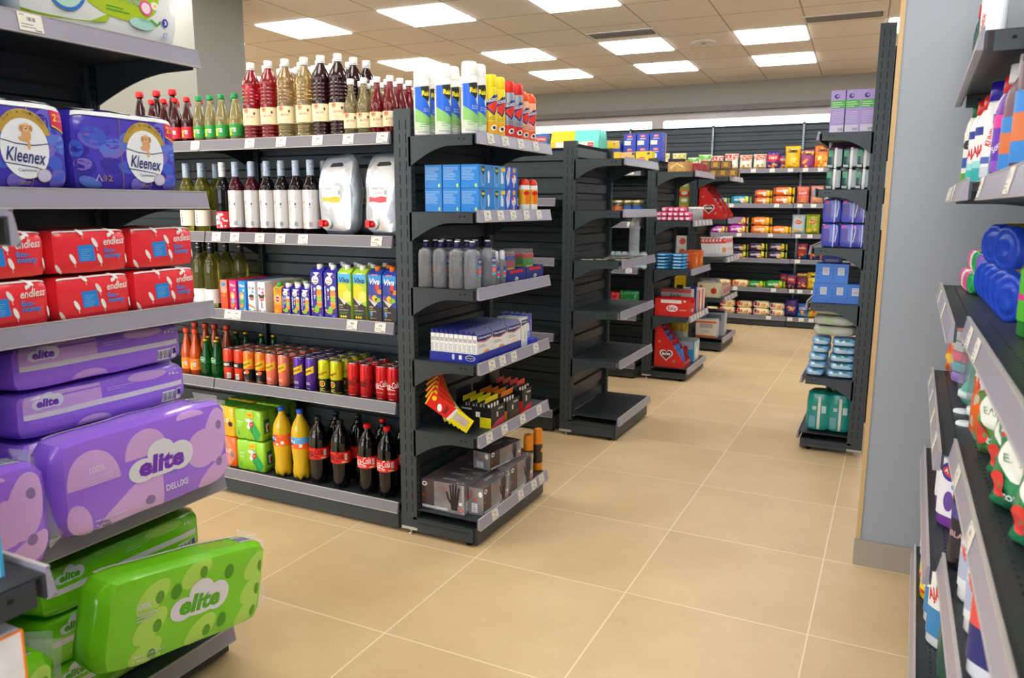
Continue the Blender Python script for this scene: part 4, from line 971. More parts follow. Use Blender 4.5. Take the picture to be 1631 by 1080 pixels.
for k in range(3):
    bg1.put(-1.43-k*.045, Y1+wT/2, Z3+.003, E1, where='%s in the tray by the gel bottles' % ORD[k], group='razor bags'); bg2.put(-1.43-k*.045, Y1+wT*1.5+.006, Z3+.003, E1, where='%s in the far tray' % ORD[k], group='razor bags')
# plaster boxes
Z4 = ZC[3]
ya, yb = 2.525, wy(782, -1.40, Z4+.05); pw = yb-ya
def plaster(accent):
    a = Art(); w = pw-.004
    a.poly([(-w/2, .105), (w/2, .105), (w/2, .09), (0, .078), (-w/2, .086)], NAVY, 1); a.text('Hansaplast', 0, .094, w*.86, .011, WHITE, 3, .1, .02); a.stroke([(-w/2, .084), (0, .075), (w/2, .088)], .003, RED, 2)
    a.lines(-w*.4, .056, w*.2, .07, 2, INK, 2, .3)
    if accent: a.ell(w*.1, .028, w*.24, .016, mat('E8A868', .4), 2); a.ell(-w*.2, .02, w*.2, .012, mat('F0C090', .4), 3)
    else: a.ell(0, .03, w*.3, .02, mat('F4DCC0', .4), 2)
    l = Art(); l.rect(-.008, .074, .008, .088, mat('B8B8BC', .5), 1); l.lines(-.008, .03, .008, .066, 7, mat('8890B0', .5), 1, .3); l.rect(-.006, .012, .006, .02, INK, 1)
    b = MB(); b.box(-w/2, w/2, -.0095, .0095, 0, .105, WHITE); b.prism([(-.0095, .105), (.0095, .105), (.006, .122), (.004, .122)], 'x', -w/2, w/2, NAVY)
    lay(b, a, fplane(0, -.0095, 0)); return b, w
def plaster_proto(acc, look):
    # the printed front looks down the aisle-side, the narrow edge towards the drinks aisle
    b, w = plaster(acc); l = Art(); l.rect(-.0075, .076, .0075, .09, mat('B8B8BC', .5), 1); l.lines(-.0075, .03, .0075, .068, 7, mat('8890B0', .5), 1, .35); l.rect(-.005, .01, .006, .02, INK, 1)
    lay(b, l, fplane(-w/2, 0, 0, 'left')); return Proto('plaster_box', 'box', [('plaster_box', b)], look)
for c, (acc, look) in enumerate(((1, 'thin white plaster box'), (1, 'thin white plaster box'), (0, 'thin white plaster box'))):
    p = plaster_proto(acc, look); y0 = ya+pw*(c+.5)
    for k in range(10): p.put(-1.403-k*.0207, y0, Z4+.003, E1, where='%s behind the rail, %s file' % (ORD[k], ['front', 'middle', 'far'][c]), group='thin plaster boxes')
    a = Art(); a.text('Hansaplast', -.02, .018, .05, .01, WHITE, 2, .1, .02) if c else None
    a.rect(-.1, .03, .1, .031, NAVY, 1)
    l = Art(); l.ell(0, .02, .006, .012, mat('C8D0E0', .4), 1); l.rect(.025, .012, .038, .028, WHITE, 1); l.ell(.075, .02, .022, .011, WHITE, 1); l.ell(.075, .02, .02, .009, NAVY, 2); l.text('Hansaplast', .075, .02, .034, .006, WHITE, 3)
    tr = tray(pw-.001, .213, .036, mat('1E2C9A', .35), name='plaster_tray', look='dark blue card tray under the thin plaster boxes,', sideart=l, t=.0012); tr.put(-1.497, y0, Z4, E1, where=['front file', 'middle file', 'far file'][c], group='plaster trays')
yc = ya+pw*3
a = Art(); a.poly([(-.03, .115), (.03, .115), (.03, .098), (-.03, .09)], NAVY, 1); a.text('Hansaplast', 0, .105, .05, .01, WHITE, 2, .1, .02); a.poly([(.0, .03), (.006, .075), (.012, .03)], mat('C8B8A8', .4), 1); a.rect(-.03, .0, .03, .022, mat('D8E0EC', .4), 1)
wb = bx(.06, .02, .125, WHITE, a, look='white dressing box', name='dressing_box')
for k in range(5): wb.put(-1.41-k*.024, yc+.05, Z4, E1, where='%s behind the rail, beside the plaster boxes' % ORD[k], group='dressing boxes')
a = Art(); a.ell(-.006, .07, .012, .024, WHITE, 1, rot=.2); a.ell(-.004, .04, .016, .016, mat('9CB8E8', .4), 1); a.text('PLASTER', .022, .08, .05, .007, WHITE, 1, 0, .02, PI/2)
bb_ = bx(.062, .012, .13, mat('2A44C0', .3, coat=.5), a, look='blue hanging pack of dressings', name='blister_pack')
for k in range(5): bb_.put(-1.42-k*.03, yc+.125, Z4, E1, where='%s behind the rail, far side' % ORD[k], group='blue dressing packs')
bx(.07, .03, .02, mat('2238C0', .35), look='', name='ointment_box').put(-1.405, yc+.13, Z4, E1, label='small blue ointment box lying in front of the blue dressing packs')
# glue cards and battery displays
Z5 = ZC[4]
a = Art(); a.poly([(-.03, .1), (.03, .085), (.03, .2), (-.03, .2)], mat('D8241C', .35), 1); a.ell(.012, .182, .01, .01, YEL, 2); a.ell(-.008, .145, .016, .01, WHITE, 2, rot=.5); a.text('360', .0, .118, .034, .016, BLK, 2, 0, .03); a.poly([(-.03, .1), (.03, .085), (.03, .075), (-.03, .088)], mat('D8DCE0', .35), 2)
a.poly([(-.004, .07), (.01, .072), (.008, .02), (.0, .02)], mat('E8E8E4', .3), 3); a.rect(-.006, .028, .014, .052, RED, 4); a.text('GLUE', .004, .04, .017, .006, WHITE, 5)
def gc():
    b = MB().box(-.03, .03, -.0008, .0008, 0, .205, mat('F0DA18', .35)); lay(b, a, fplane(0, -.0008, 0), off=.0003); b.box(-.012, .018, -.005, -.0008, .015, .078, mat('EDEDE4', .15, trans=.4, alpha=.6))
    return Proto('glue_card', 'blister card', [('glue_card', b)], 'red and yellow glue card')
g_ = gc()
for k in range(6):
    an = .38+.13*k; x = -1.625+math.sin(an)*.19+.006*k
    g_.put(x, 2.60-k*.012, Z5+.03, .25, where='%s in the leaning fan counted from the post' % ORD[k], group='glue cards', tilt=(-.1, -an))
def battery_display(look, side, stripe, w=.12, d=.16, h=.075, txt='TOSHIBA'):
    b = MB(); K = mat('17171A', .4)
    b.box(-w/2, w/2, -d/2, d/2, 0, .002, K); b.box(-w/2, w/2, -d/2, -d/2+.002, .002, h, K); b.box(-w/2, -w/2+.002, -d/2+.002, d/2, .002, h, K); b.box(w/2-.002, w/2, -d/2+.002, d/2, .002, h, K); b.box(-w/2, w/2, d/2-.002, d/2, .002, h+.06, K)
    a = Art(); a.poly([(-w/2, 0), (w/2, 0), (w/2, .03), (0, .026), (-w/2, .008)], mat(stripe, .4), 1); a.text(txt, w*.18, h*.82, .045, .008, WHITE, 2, 0, .03); a.rect(-.012, h*.45, .0, h*.7, WHITE, 2)
    lay(b, a, fplane(0, -d/2, 0)); l = Art(); l.text(txt, -d*.2, h*.86, .05, .007, WHITE, 2, 0, .03); l.rect(.01, h*.5, .03, h*.75, WHITE, 2); l.rect(d*.18, .0, d*.5, h*.5, mat(side, .4), 1); lay(b, l, fplane(-w/2, 0, 0, 'left'))
    packs = []
    for k in range(4):
        p = MB(); y = -d/2+.03+k*.034; p.box(-w/2+.006, w/2-.006, y, y+.002, .02, h+.035, K); p.box(-w/2+.006, w/2-.006, y-.0008, y, h+.014, h+.035, mat(side, .4))
        for j in range(4): p.tube([(-w/2+.02+j*.026, y-.007, .022), (-w/2+.02+j*.026, y-.007, h+.008)], .0065, mat('B0A8A0', .25, metal=.8), 8)
        packs.append(('battery_pack', p))
    return Proto('battery_display', 'battery display', [('display_box', b)]+packs, look)
battery_display('', 'E8D818', 'D84850', h=.085).put(-1.475, 2.705, Z5, E1, label='black battery display box with yellow topped packs beside the glue cards', group='battery displays')
battery_display('', 'F08020', '5A4A2A', h=.08).put(-1.475, 2.845, Z5, E1, label='battery display box with orange topped packs in the middle of the shelf', group='battery displays')
battery_display('', 'D82A20', 'E02850', w=.09, h=.1).put(-1.47, 2.97, Z5, E1, label='red and black battery display box at the far end of the shelf', group='battery displays')
# glove boxes on the base
Z6 = .114
def hand(a, x, y, s, m, l=3):
    a.poly([(x-.014*s, y-.045*s), (x+.012*s, y-.045*s), (x+.016*s, y-.01*s), (x+.021*s, y+.012*s), (x-.017*s, y+.012*s), (x-.017*s, y-.01*s)], m, l)
    for k, (dx, L_, an) in enumerate(((-.0135, .042, .12), (-.0045, .05, .03), (.0045, .047, -.07), (.0135, .036, -.2))):
        a.stroke([(x+dx*s, y+.008*s), (x+dx*s-math.sin(an)*L_*s*.5, y+.01*s+L_*s*.5), (x+dx*s-math.sin(an)*L_*s, y+.01*s+L_*s)], .0078*s, m, l)
    a.stroke([(x-.012*s, y-.022*s), (x-.026*s, y-.002*s), (x-.034*s, y+.024*s)], .0085*s, m, l)
def glove(W_, D_, H_, look):
    base = mat('8A8688', .4, var=.35, bs=14); a = Art(); a.rect(-W_*.5, 0, -W_*.2, H_, mat('4A3C38', .4, var=.3, bs=12), 1); a.rect(W_*.44, 0, W_*.5, H_, mat('A8A6A8', .4), 1)
    a.ell(-W_*.42, H_*.86, .012, .01, WHITE, 3); a.ell(-W_*.42, H_*.86, .008, .006, NAVY, 4, 4); a.text('DISPOSABLE', .0, H_*.84, W_*.36, .008, mat('C87870', .5), 3); a.text('GLOVES', .0, H_*.74, W_*.24, .008, mat('C87870', .5), 3)
    hand(a, W_*.28, H_*.5, 1.05*H_/.12, mat('2A2220', .45), 4); a.ell(W_*.43, H_*.14, .011, .007, mat('D83A3A', .4), 5); a.text('100', W_*.43, H_*.14, .012, .006, WHITE, 6); a.ell(W_*.42, H_*.36, .007, .007, WHITE, 5); a.rect(-W_*.48, H_*.04, W_*.12, H_*.13, mat('D8DCE4', .5), 5); a.lines(-W_*.46, H_*.05, W_*.1, H_*.12, 2, INK, 6, .3); a.rect(-W_*.48, H_*.44, -W_*.42, H_*.5, mat('C84840', .4), 4)
    s_ = Art(); s_.rect(-D_*.3, H_*.08, D_*.1, H_*.42, mat('D8DCE4', .5), 2); s_.lines(-D_*.25, H_*.1, D_*.06, H_*.4, 4, INK, 3, .25); s_.ell(D_*.3, H_*.78, .009, .012, WHITE, 2); s_.rect(-D_*.1, H_*.5, D_*.02, H_*.62, mat('D83A3A', .4), 2); s_.rect(-D_*.4, H_*.6, -D_*.3, H_*.9, mat('A85048', .4), 2)
    t = Art(); t.rect(-W_*.5, -D_*.5, W_*.5, D_*.5, mat('6E6668', .4, var=.3, bs=10), 1); t.ell(W_*.36, -D_*.2, .018, .009, mat('D0D4DC', .4), 2); t.ell(W_*.36, -D_*.2, .012, .005, mat('30343C', .4), 3); t.rect(-W_*.1, D_*.05, W_*.2, D_*.25, mat('B8BCC4', .5), 2); t.ell(-W_*.34, -D_*.2, .008, .005, mat('C84840', .4), 2)
    return bx(W_, D_, H_, base, a, s_, t, look, 'glove_box', 'glove box', left=s_)
gl = glove(.2, .066, .122, 'grey glove box'); 
for k in range(5): gl.put(-1.557, 2.565+k*.068, Z6, .0, where='%s of the upright file beside the post, black hand print' % ORD[k], group='grey glove boxes')
for k in range(3): gl.put(-1.557, 2.915+k*.068, Z6, .0, where='%s behind the upright file' % ORD[k], group='grey glove boxes')
g2 = glove(.224, .066, .112, 'grey glove box'); g2.put(-1.418, 2.672, Z6, E1, where='along the price rail, with a hand print', group='grey glove boxes')
g3 = glove(.224, .07, .128, 'grey glove box'); g3.put(-1.418, 2.910, Z6, E1, where='along the price rail, behind the first one', group='grey glove boxes')
g4 = glove(.24, .085, .075, 'grey glove box'); g4.put(-1.465, 2.84, Z6+.1305, E1-.12, where='lying on top of the others', group='grey glove boxes')
foam = spray('orange shoe foam can with round base,', mat('E88A14', .35), mat('F08C18', .35), .2, .0225, Art().rect(-.08, .04, .08, .13, mat('3A2C20', .4), 1).ell(0, .1, .011, .011, mat('F0A030', .4), 2), name='foam_can')
for k, px in enumerate((838, 849)): foam.put(-1.42+.0, max(3.055, wy(px, -1.42, Z6+.05))+(.05 if k else 0), Z6, E1, where=ORD[k]+' from the glove boxes', group='orange foam cans')
b = MB(); S = bag_fn(.11, .15, .05, 3); bag(b, S, mat('F08A1C', .3)); a = Art().rect(-.05, .02, .05, .07, mat('2438B0', .4), 1).rect(-.05, .05, .05, .06, WHITE, 2).text('NUT', 0, .1, .03, .014, RED, 2); lay(b, a, fbag(S, .11, .15), su=.02, sv=.02)
Proto('wipe_packet', 'packet', [('wipe_packet', b)], '').put(-1.60, 3.10, Z6+.13, E1, label='orange and blue packet behind the glove boxes')
# ================================================================ gondolas further back
def standbag(w, h, t, base, art, look, name='snack_bag', cat='snack bag', seed=1., wr=.006):
    b = MB(); S = bag_fn(w, h, t, seed, wr); bag(b, S, mat(base, .28, coat=.4, bump=.25, bs=30), 12, 14); lay(b, art, fbag(S, w, h), su=w/7, sv=h/8, off=.0006, smooth=True)
    return Proto(name, cat, [(name, b)], look, w, t, h)
def cbag(w, h, bands, logo=None, lm='F4F4F0', seed=1, look='', t=.07, blobs=None, lz=.62, lh=.18, cat='snack bag'):
    """bands: (z0, z1, colour) fractions"""
    a = Art()
    for z0, z1, c in bands[1:]: a.rect(-w*.47, h*z0, w*.47, h*z1, mat(c, .3), 1)
    if blobs:
        r_ = random.Random(seed)
        for k in range(blobs[0]): a.ell(r_.uniform(-w*.28, w*.28), h*r_.uniform(blobs[2], blobs[3]), w*.13, w*.1, mat(blobs[1][k % len(blobs[1])], .4), 2+k % 2, 10, rot=r_.uniform(0, 3))
    if logo: a.text(logo, 0, h*lz, w*.66, h*lh, mat(lm, .4), 5, .12, .035)
    return standbag(w, h, t, bands[0][2], a, look, seed=seed, cat=cat)
def flow(base, fin, logo, lm, blob, look, w=.185, h=.078, d=.085):
    b = MB(); bm = mat(base, .28, coat=.4, bump=.3, bs=40); S = soft(b, w*.86, d, h, bm, 5, (8, 5, 6), .004, 30, ord(look[0]))
    fm = mat(fin, .3, bump=.3, bs=60)
    for s_ in (-1, 1): b.prism([(s_*w*.4, h*.3), (s_*w*.5, h*.06), (s_*w*.49, h*.98), (s_*w*.4, h*.7)], 'y', -.004, .004, fm if s_ > 0 else bm)
    a = Art(); a.rect(w*.25, .0, w*.43, h, fm, 1); a.ell(w*.12, h*.42, w*.13, h*.3, mat(blob, .4), 2); a.ell(w*.2, h*.3, w*.07, h*.2, mat('E8A050', .4), 3); a.text(logo, -w*.08, h*.58, w*.5, h*.36, mat(lm, .4), 4, .1, .03, .06)
    lay(b, a, fsoft(S, w*.86, d, h), su=.03, sv=.03, off=.0006, smooth=True); return Proto('croissant_pack', 'croissant pack', [('croissant_pack', b)], look, w, d, h)
def flow7(base, body, look, w=.185, h=.078, d=.085):
    b = MB(); bm = mat(body, .28, coat=.4, bump=.3, bs=40); S = soft(b, w*.9, d, h, bm, 5, (8, 5, 6), .004, 30, ord(look[0])); m2 = mat(base, .3)
    for s_ in (-1, 1): b.prism([(s_*w*.42, h*.3), (s_*w*.5, h*.06), (s_*w*.49, h*.98), (s_*w*.42, h*.7)], 'y', -.004, .004, m2)
    a = Art(); a.poly([(-w*.45, 0), (-w*.2, 0), (-w*.3, h), (-w*.45, h)], m2, 1); a.ell(-w*.2, h*.55, h*.26, h*.26, mat('C81E28', .4), 2); a.text('7', -w*.2, h*.56, h*.2, h*.3, WHITE, 3, .1, .03); a.text('DAYS', -w*.2, h*.3, h*.3, h*.1, WHITE, 3, 0, .02); a.ell(w*.12, h*.42, w*.14, h*.25, mat('E8A860', .4), 2); a.ell(w*.22, h*.55, w*.05, h*.15, mat('D8703A', .4), 3); a.ell(w*.36, h*.3, w*.04, h*.12, mat(base, .4), 3)
    lay(b, a, fsoft(S, w*.9, d, h), su=.03, sv=.03, off=.0006, smooth=True); return Proto('croissant_pack', 'croissant pack', [('croissant_pack', b)], look, w, d, h)
WY = 9.12
def wput(p, px0, px1, z, where, dz=0., rz=0, y=WY, group='snacks on the back wall', lean=0.):
    x = wx((px0+px1)/2, y-.03, z+.1); w = abs(wx(px1, y-.03, z+.1)-wx(px0, y-.03, z+.1)); s_ = min(1.2, max(.7, .95*w/p.w))
    p.put(x, y, z+dz*s_, rz, where=where, group=group, tilt=(lean, 0), sc=(s_, s_, s_))
bW = ['first', 'second', 'third', 'fourth']
mini = lambda top, look, seed: cbag(.155, .185, [(0, 1, 'F1EBD8'), (.72, .95, top), (.05, .16, 'C89A4A')], '7DAYS', 'C8283A', seed, look, lz=.66, lh=.1, blobs=(4, ('E0B060', 'D89040'), .15, .34))
b1 = mini('B8B020', 'white snack packet with olive top,', 1); b2 = mini('4CC020', 'white snack packet with bright green top,', 2); b3 = mini('D8241C', 'cream snack packet with red top,', 3); b4 = mini('C85A20', 'cream snack packet with rust orange top,', 4)
T = 'top row of the wall shelves'
for p, L in ((b1, [(1042, 1066), (1069, 1093)]), (b2, [(1094, 1112), (1111, 1133)]), (b3, [(1132, 1152), (1153, 1176)]), (b4, [(1177, 1198), (1199, 1221)])):
    for k, (u, v) in enumerate(L): wput(p, u, v, ZW[0], bW[k]+' of its kind, '+T)
corn = lambda base, logo, bl, look, seed, tw=None: cbag(.16, .255, [(0, 1, base), (.3, .62, 'D83038') if tw else (0, .01, base)], logo, 'F4F0E8', seed, look, t=.08, lz=.66, lh=.3, blobs=(6, bl, .1, .3))
k1 = cbag(.16, .225, [(0, 1, '2E2478'), (.42, .82, 'D82A34')], 'ΓΑΡΙΔΑΚΙ', 'F4F0E8', 5, 'violet puffed corn bag with red patch,', .08, (6, ('E8843A', 'F0A040'), .08, .3), lz=.64, lh=.16)
k2 = cbag(.17, .26, [(0, 1, 'F2B816'), (.0, .3, 'F4CC3A')], 'Cheetos', '2A1A14', 6, 'yellow crunchy snack bag,', .08, (6, ('F8E070', 'E8A020'), .1, .5), lz=.8)
k3 = cbag(.17, .245, [(0, 1, '9A3A78'), (.76, .93, 'E8B820')], 'Cheetos', '2A1A14', 7, 'magenta crunchy snack bag,', .08, (6, ('E89038', 'F0B050'), .1, .55), lz=.8)
k4 = cbag(.18, .28, [(0, 1, 'F07818'), (.35, .6, 'F4A838')], 'Cheetos', '2A1A14', 8, 'orange crunchy snack bag,', .08, (6, ('F4E0A0', 'F0C040'), .1, .5), lz=.82)
wput(k1, 1220, 1242, ZW[0], 'front one, '+T, y=9.10); wput(k1, 1236, 1255, ZW[0], 'behind the front one, '+T, y=9.19); wput(k2, 1249, 1275, ZW[0], T); wput(k3, 1274, 1297, ZW[0], T); wput(k4, 1296, 1322, ZW[0], T)
fo = flow('0E8AA8', 'D8D020', 'molto', 'F4F4E8', 'F4E6C0', 'turquoise croissant pack'); fr_ = flow('E0641C', 'E8D818', 'molto', 'F8F0E0', 'F4E6C0', 'orange red croissant pack'); fm_ = flow('B02AA0', 'E8D818', 'molto', 'F8F4E8', 'F4E6C0', 'magenta croissant pack'); fq = flow('F07A18', 'E8D818', 'molto', 'F8F4E8', 'F6C060', 'orange croissant pack'); fp = flow('2A1A3A', 'D8D818', 'molto', 'E8D8F0', 'E8C890', 'black and violet croissant pack'); fg = flow('1E9A38', 'D8D818', 'molto', 'F4F8EC', 'E8B888', 'green croissant pack')
R2 = 'second row of the wall shelves'; R3 = 'third row of the wall shelves'; R4 = 'fourth row of the wall shelves'; R5 = 'fifth row of the wall shelves'; R6 = 'bottom of the wall shelves'
def stackf(p, L, z, r, n=2):
    for k, (u, v, m) in enumerate(L):
        for j in range(m): wput(p, u, v, z, '%s, %s pile, %s' % (['at the bottom', 'on top', 'third up'][j], bW[k], r), dz=j*.08, y=9.10+j*.01)
stackf(fo, [(1136, 1162, 1), (1162, 1199, 1)], ZW[1], R2); stackf(fr_, [(1201, 1230, 2), (1230, 1266, 2)], ZW[1], R2)
c1_ = cbag(.16, .24, [(0, 1, 'E0705A'), (.5, .75, 'D84A40')], 'Lays', 'F8E8E0', 9, 'salmon crisp bag with red patch,', .08, (3, ('F4B040', 'F0C060'), .1, .3)); c2_ = cbag(.16, .24, [(0, 1, 'D89080'), (.45, .7, 'A8685C')], 'Lays', 'F8F0E8', 10, 'pale brown crisp bag,', .08, (3, ('F4A030', 'F0B060'), .1, .35))
wput(c1_, 1268, 1289, ZW[1], R2); wput(c2_, 1290, 1312, ZW[1], R2); wput(cbag(.12, .16, [(0, 1, 'C0B8B0'), (.1, .4, 'E89050')], None, look='small grey and orange packet', seed=3), 1312, 1326, ZW[1], R2)
stackf(fm_, [(1131, 1159, 1), (1159, 1192, 2)], ZW[2], R3); stackf(fq, [(1195, 1230, 2), (1227, 1261, 1)], ZW[2], R3)
l1 = cbag(.165, .25, [(0, 1, 'C4D4E0'), (.0, .16, 'E8C060')], None, look='pale silver crisp bag with red oval,', seed=11, t=.08, blobs=(4, ('F0C850', 'E8B040'), .1, .28)); 
def lays(base, look, seed):
    w, h = .165, .25; a = Art(); a.ell(0, h*.62, w*.3, h*.1, mat('F0D040', .3), 3); a.ell(0, h*.62, w*.27, h*.085, mat('D8281C', .3), 4); a.text("Lay's", 0, h*.62, w*.4, h*.09, WHITE, 5, .2, .02); a.ell(-w*.2, h*.2, w*.17, w*.15, mat('F0B840', .4), 3); a.ell(w*.22, h*.25, w*.12, w*.12, mat('E8C060', .4), 3); a.ell(w*.1, h*.86, w*.14, w*.06, mat('F0C850', .4), 3)
    return standbag(w, h, .08, base, a, look, seed=seed)
wput(lays('B8CEE0', 'silver blue crisp bag with red oval,', 3), 1260, 1283, ZW[2], R3); wput(lays('A8B42A', 'green crisp bag with red oval,', 4), 1282, 1306, ZW[2], R3)
stackf(fp, [(1164, 1192, 2), (1190, 1222, 2), (1221, 1254, 2)], ZW[3], R4)
r1_ = cbag(.15, .24, [(0, 1, '1A4A7A'), (.3, .95, 'B8301C')], 'Ruffles', 'E8D8C0', 12, 'dark blue and red crisp bag,', .08, (5, ('D8602A', 'E8803A'), .12, .45), lz=.7, lh=.12)
for k, (u, v) in enumerate(((1268, 1287), (1287, 1305), (1304, 1318))): wput(r1_, u, v, ZW[3], bW[k]+' one, '+R4)
s7 = flow7('F07818', 'F4E0A8', 'orange tipped croissant pack'); stackf(s7, [(1137, 1165, 1), (1165, 1194, 1)], ZW[4], R5); stackf(fg, [(1191, 1219, 1), (1218, 1251, 1)], ZW[4], R5)
k5 = cbag(.15, .24, [(0, 1, '24205A'), (.4, .82, 'D82830')], 'ΔΡΑΚΟΥΛΙΝΙΑ', 'F4E8E0', 13, 'navy puffed corn bag with red patch,', .08, (4, ('E89040', 'D87830'), .06, .3), lz=.62, lh=.14); k6 = cbag(.15, .235, [(0, 1, '84345C'), (.76, .95, 'D8B020')], 'Cheetos', '2A1A14', 14, 'plum crunchy snack bag,', .08, (5, ('E88A50', 'F0A850'), .1, .5), lz=.8); k7 = cbag(.15, .25, [(0, 1, 'E8C418'), (.5, .7, 'F0D860')], 'Cheetos', '2A1A14', 15, 'yellow snack bag,', .08, (5, ('F8E890', 'D8A020'), .15, .5), lz=.8)
wput(k5, 1240, 1258, ZW[4], 'behind the green packs, '+R5, y=9.24); wput(k5, 1252, 1269, ZW[4], 'in front, '+R5); wput(k6, 1268, 1287, ZW[4], R5); wput(k7, 1285, 1304, ZW[4], R5)
s8 = flow7('C8202A', 'F2E2B0', 'red tipped cream croissant pack'); s9 = flow7('2A2A78', 'F2E2B0', 'navy tipped cream croissant pack'); BZ = .115
stackf(s8, [(1122, 1145, 1), (1145, 1172, 2), (1172, 1199, 2)], BZ, R6); stackf(s9, [(1198, 1227, 2), (1224, 1251, 2)], BZ, R6)
k8 = cbag(.16, .24, [(0, 1, '32246A'), (.2, .8, '4A2A7A')], 'ΓΑΡΙΔΑΚΙ', 'F4D0A0', 16, 'dark violet puffed corn bag,', .08, (5, ('F08A3A', 'F0A050'), .25, .7), lz=.5, lh=.12); k9 = cbag(.15, .2, [(0, 1, '1E60B8'), (.02, .3, '5AA8E0')], 'CORN', 'F4F0E8', 17, 'blue snack bag,', .08, (5, ('F0904A', 'E8B060'), .2, .5), lz=.65); k10 = cbag(.15, .17, [(0, 1, 'E0B818'), (.5, .95, '3A3420')], 'NUTS', 'E8E0C8', 18, 'yellow and black snack bag,', .08, (5, ('E87030', 'F0C060'), .25, .55), lz=.75)
wput(k8, 1249, 1271, BZ, R6); wput(k9, 1269, 1288, BZ, R6); wput(k10, 1285, 1306, BZ, R6)
# --- top of the third gondola
ZT = 1.6; CYF = 5.84
def sat(p, px, y, z, where, rz=0, group=None, dz=0, **k): return p.put(wx(px, y, z+.1), y, z+dz, rz, where=where, group=group, **k)
def cereal(base, look):
    w, h, d = .2, .32, .075; b = MB(); m = mat(base, .4, bump=.1, bs=20)
    b.prism([(-d/2, 0), (d/2, 0), (d/2, h*.72), (.006, h), (-.006, h), (-d/2, h*.72)], 'x', -w/2, w/2, m)
    a = Art(); a.rect(-w*.3, h*.3, w*.32, h*.72, mat('EEE8DC', .5), 1); a.rect(w*.06, h*.6, w*.3, h*.69, mat('D8342C', .4), 2); a.text('Γιώτης', w*.18, h*.645, w*.18, h*.05, WHITE, 3, .1, .02); a.lines(-w*.24, h*.4, w*.1, h*.56, 4, mat('9AA8A8', .5), 2, .2); a.ell(w*.2, h*.42, w*.08, w*.08, mat('3FA8A0', .4) if base[0] != 'E' else YEL, 2)
    lay(b, a, fplane(0, -d/2, 0)); s_ = Art().lines(-d*.35, h*.06, d*.35, h*.5, 12, mat('D0C8B8', .5), 1, .6); lay(b, s_, fplane(w/2, 0, 0, 'right'))
    return Proto('cereal_bag', 'cereal bag', [('cereal_bag', b)], look, w, d, h)
cy1 = cereal('E8C81E', 'yellow gable topped cereal bag'); cy2 = cereal('6EDCC4', 'mint green gable topped cereal bag')
for k in range(3): sat(cy1, 898+k*1.2, CYF+k*.082, ZT, '%s in its file, above the empty shelves' % ORD[k], group='gable topped cereal bags'); sat(cy2, 936+k*4.6, CYF+k*.082, ZT, '%s in its file, above the empty shelves' % ORD[k], group='gable topped cereal bags')
a = Art(); a.rect(-.08, .03, .08, .16, mat('DCE4EC', .4), 1); a.rect(-.02, .24, .09, .28, mat('D8342C', .4), 1); a.text('Γιώτης', .04, .26, .09, .025, WHITE, 2, .1, .02); a.ell(-.04, .08, .03, .02, ORG, 2)
gx = bx(.19, .06, .3, mat('2A78C8', .4), a, look='blue baby cereal box with red badge', name='cereal_box')
for k, px in enumerate((856, 816)): sat(gx, px, CYF, ZT, ['next to the yellow bags', 'second from the yellow bags'][k], group='blue cereal boxes')
b = MB(); S = soft(b, .2, .1, .13, mat('2440A8', .3, bump=.3, bs=30), 5, 8, .006, 20); a = Art().rect(-.1, .065, .1, .13, mat('E8B820', .35), 1).rect(-.04, 0, -.03, .13, mat('E8B820', .35), 1); lay(b, a, fsoft(S, .2, .1, .13), su=.03, sv=.03, off=.0008, smooth=True); lay(b, Art().rect(-.09, -.045, .09, .045, mat('E8B820', .35), 1), fsoft(S, .2, .1, .13, 'top'), su=.03, sv=.03, off=.0008, smooth=True)
np_ = Proto('napkin_pack', 'packet', [('napkin_pack', b)], 'yellow and blue soft packet'); sat(np_, 973, 6.19, ZT+.0, 'on top, beside the mint bags', group='yellow and blue packets', dz=.131); sat(np_, 973, 6.19, ZT, 'at the bottom, beside the mint bags', group='yellow and blue packets')
pb = mat('3448B8', .35); a = Art(); a.ell(0, .08, .022, .012, mat('E05048', .4), 1); a.text('MISKO', 0, .08, .034, .008, WHITE, 2, 0, .02); a.lines(-.025, .056, .025, .064, 1, WHITE, 1, .6); a.rect(-.044, .012, .01, .046, mat('EDE8D8', .5), 1)
sA = Art().lines(-.05, .02, .05, .09, 6, mat('7080C8', .4), 1, .3).rect(.045, .0, .06, .104, mat('E8B820', .4), 1)
pst = bx(.1, .12, .102, pb, a, sA, None, 'blue pasta box with red oval', 'pasta_box')
for c, px in enumerate((1003, 1024, 1045)):
    for j in range(3): pst.put(wx(px, 6.15, 1.85), 6.21, ZT+j*.103, 0, where='%s column, %s layer' % (ORD[c], ['bottom', 'middle', 'top'][j]), group='blue pasta boxes')
ya_ = Art(); ya_.ell(-.01, .09, .025, .014, mat('E0603A', .4), 1); ya_.text('Jotis', -.01, .09, .036, .01, WHITE, 2, .1, .02); ya_.rect(.03, .12, .05, .135, NAVY, 1)
yb_ = bx(.135, .08, .145, mat('F2D62A', .35), ya_, look='yellow jelly box with small oval', name='jelly_box'); yb2 = bx(.12, .08, .14, mat('F2BC6A', .35), ya_, look='peach coloured jelly box', name='jelly_box'); yb3 = bx(.075, .08, .145, mat('F0C020', .35), Art().rect(-.04, 0, -.02, .145, RED, 1).text('CAKE', .01, .08, .04, .016, mat('8A5A10', .4), 1), look='yellow cake box with red edge', name='jelly_box')
sat(yb_, 1027, 5.86, ZT, 'nearest the slotted end post' if 0 else 'beside the end post', group='jelly boxes'); sat(yb2, 1003, 5.86, ZT, 'between the two yellow boxes', group='jelly boxes'); sat(yb3, 983, 5.86, ZT, 'further from the post', group='jelly boxes')
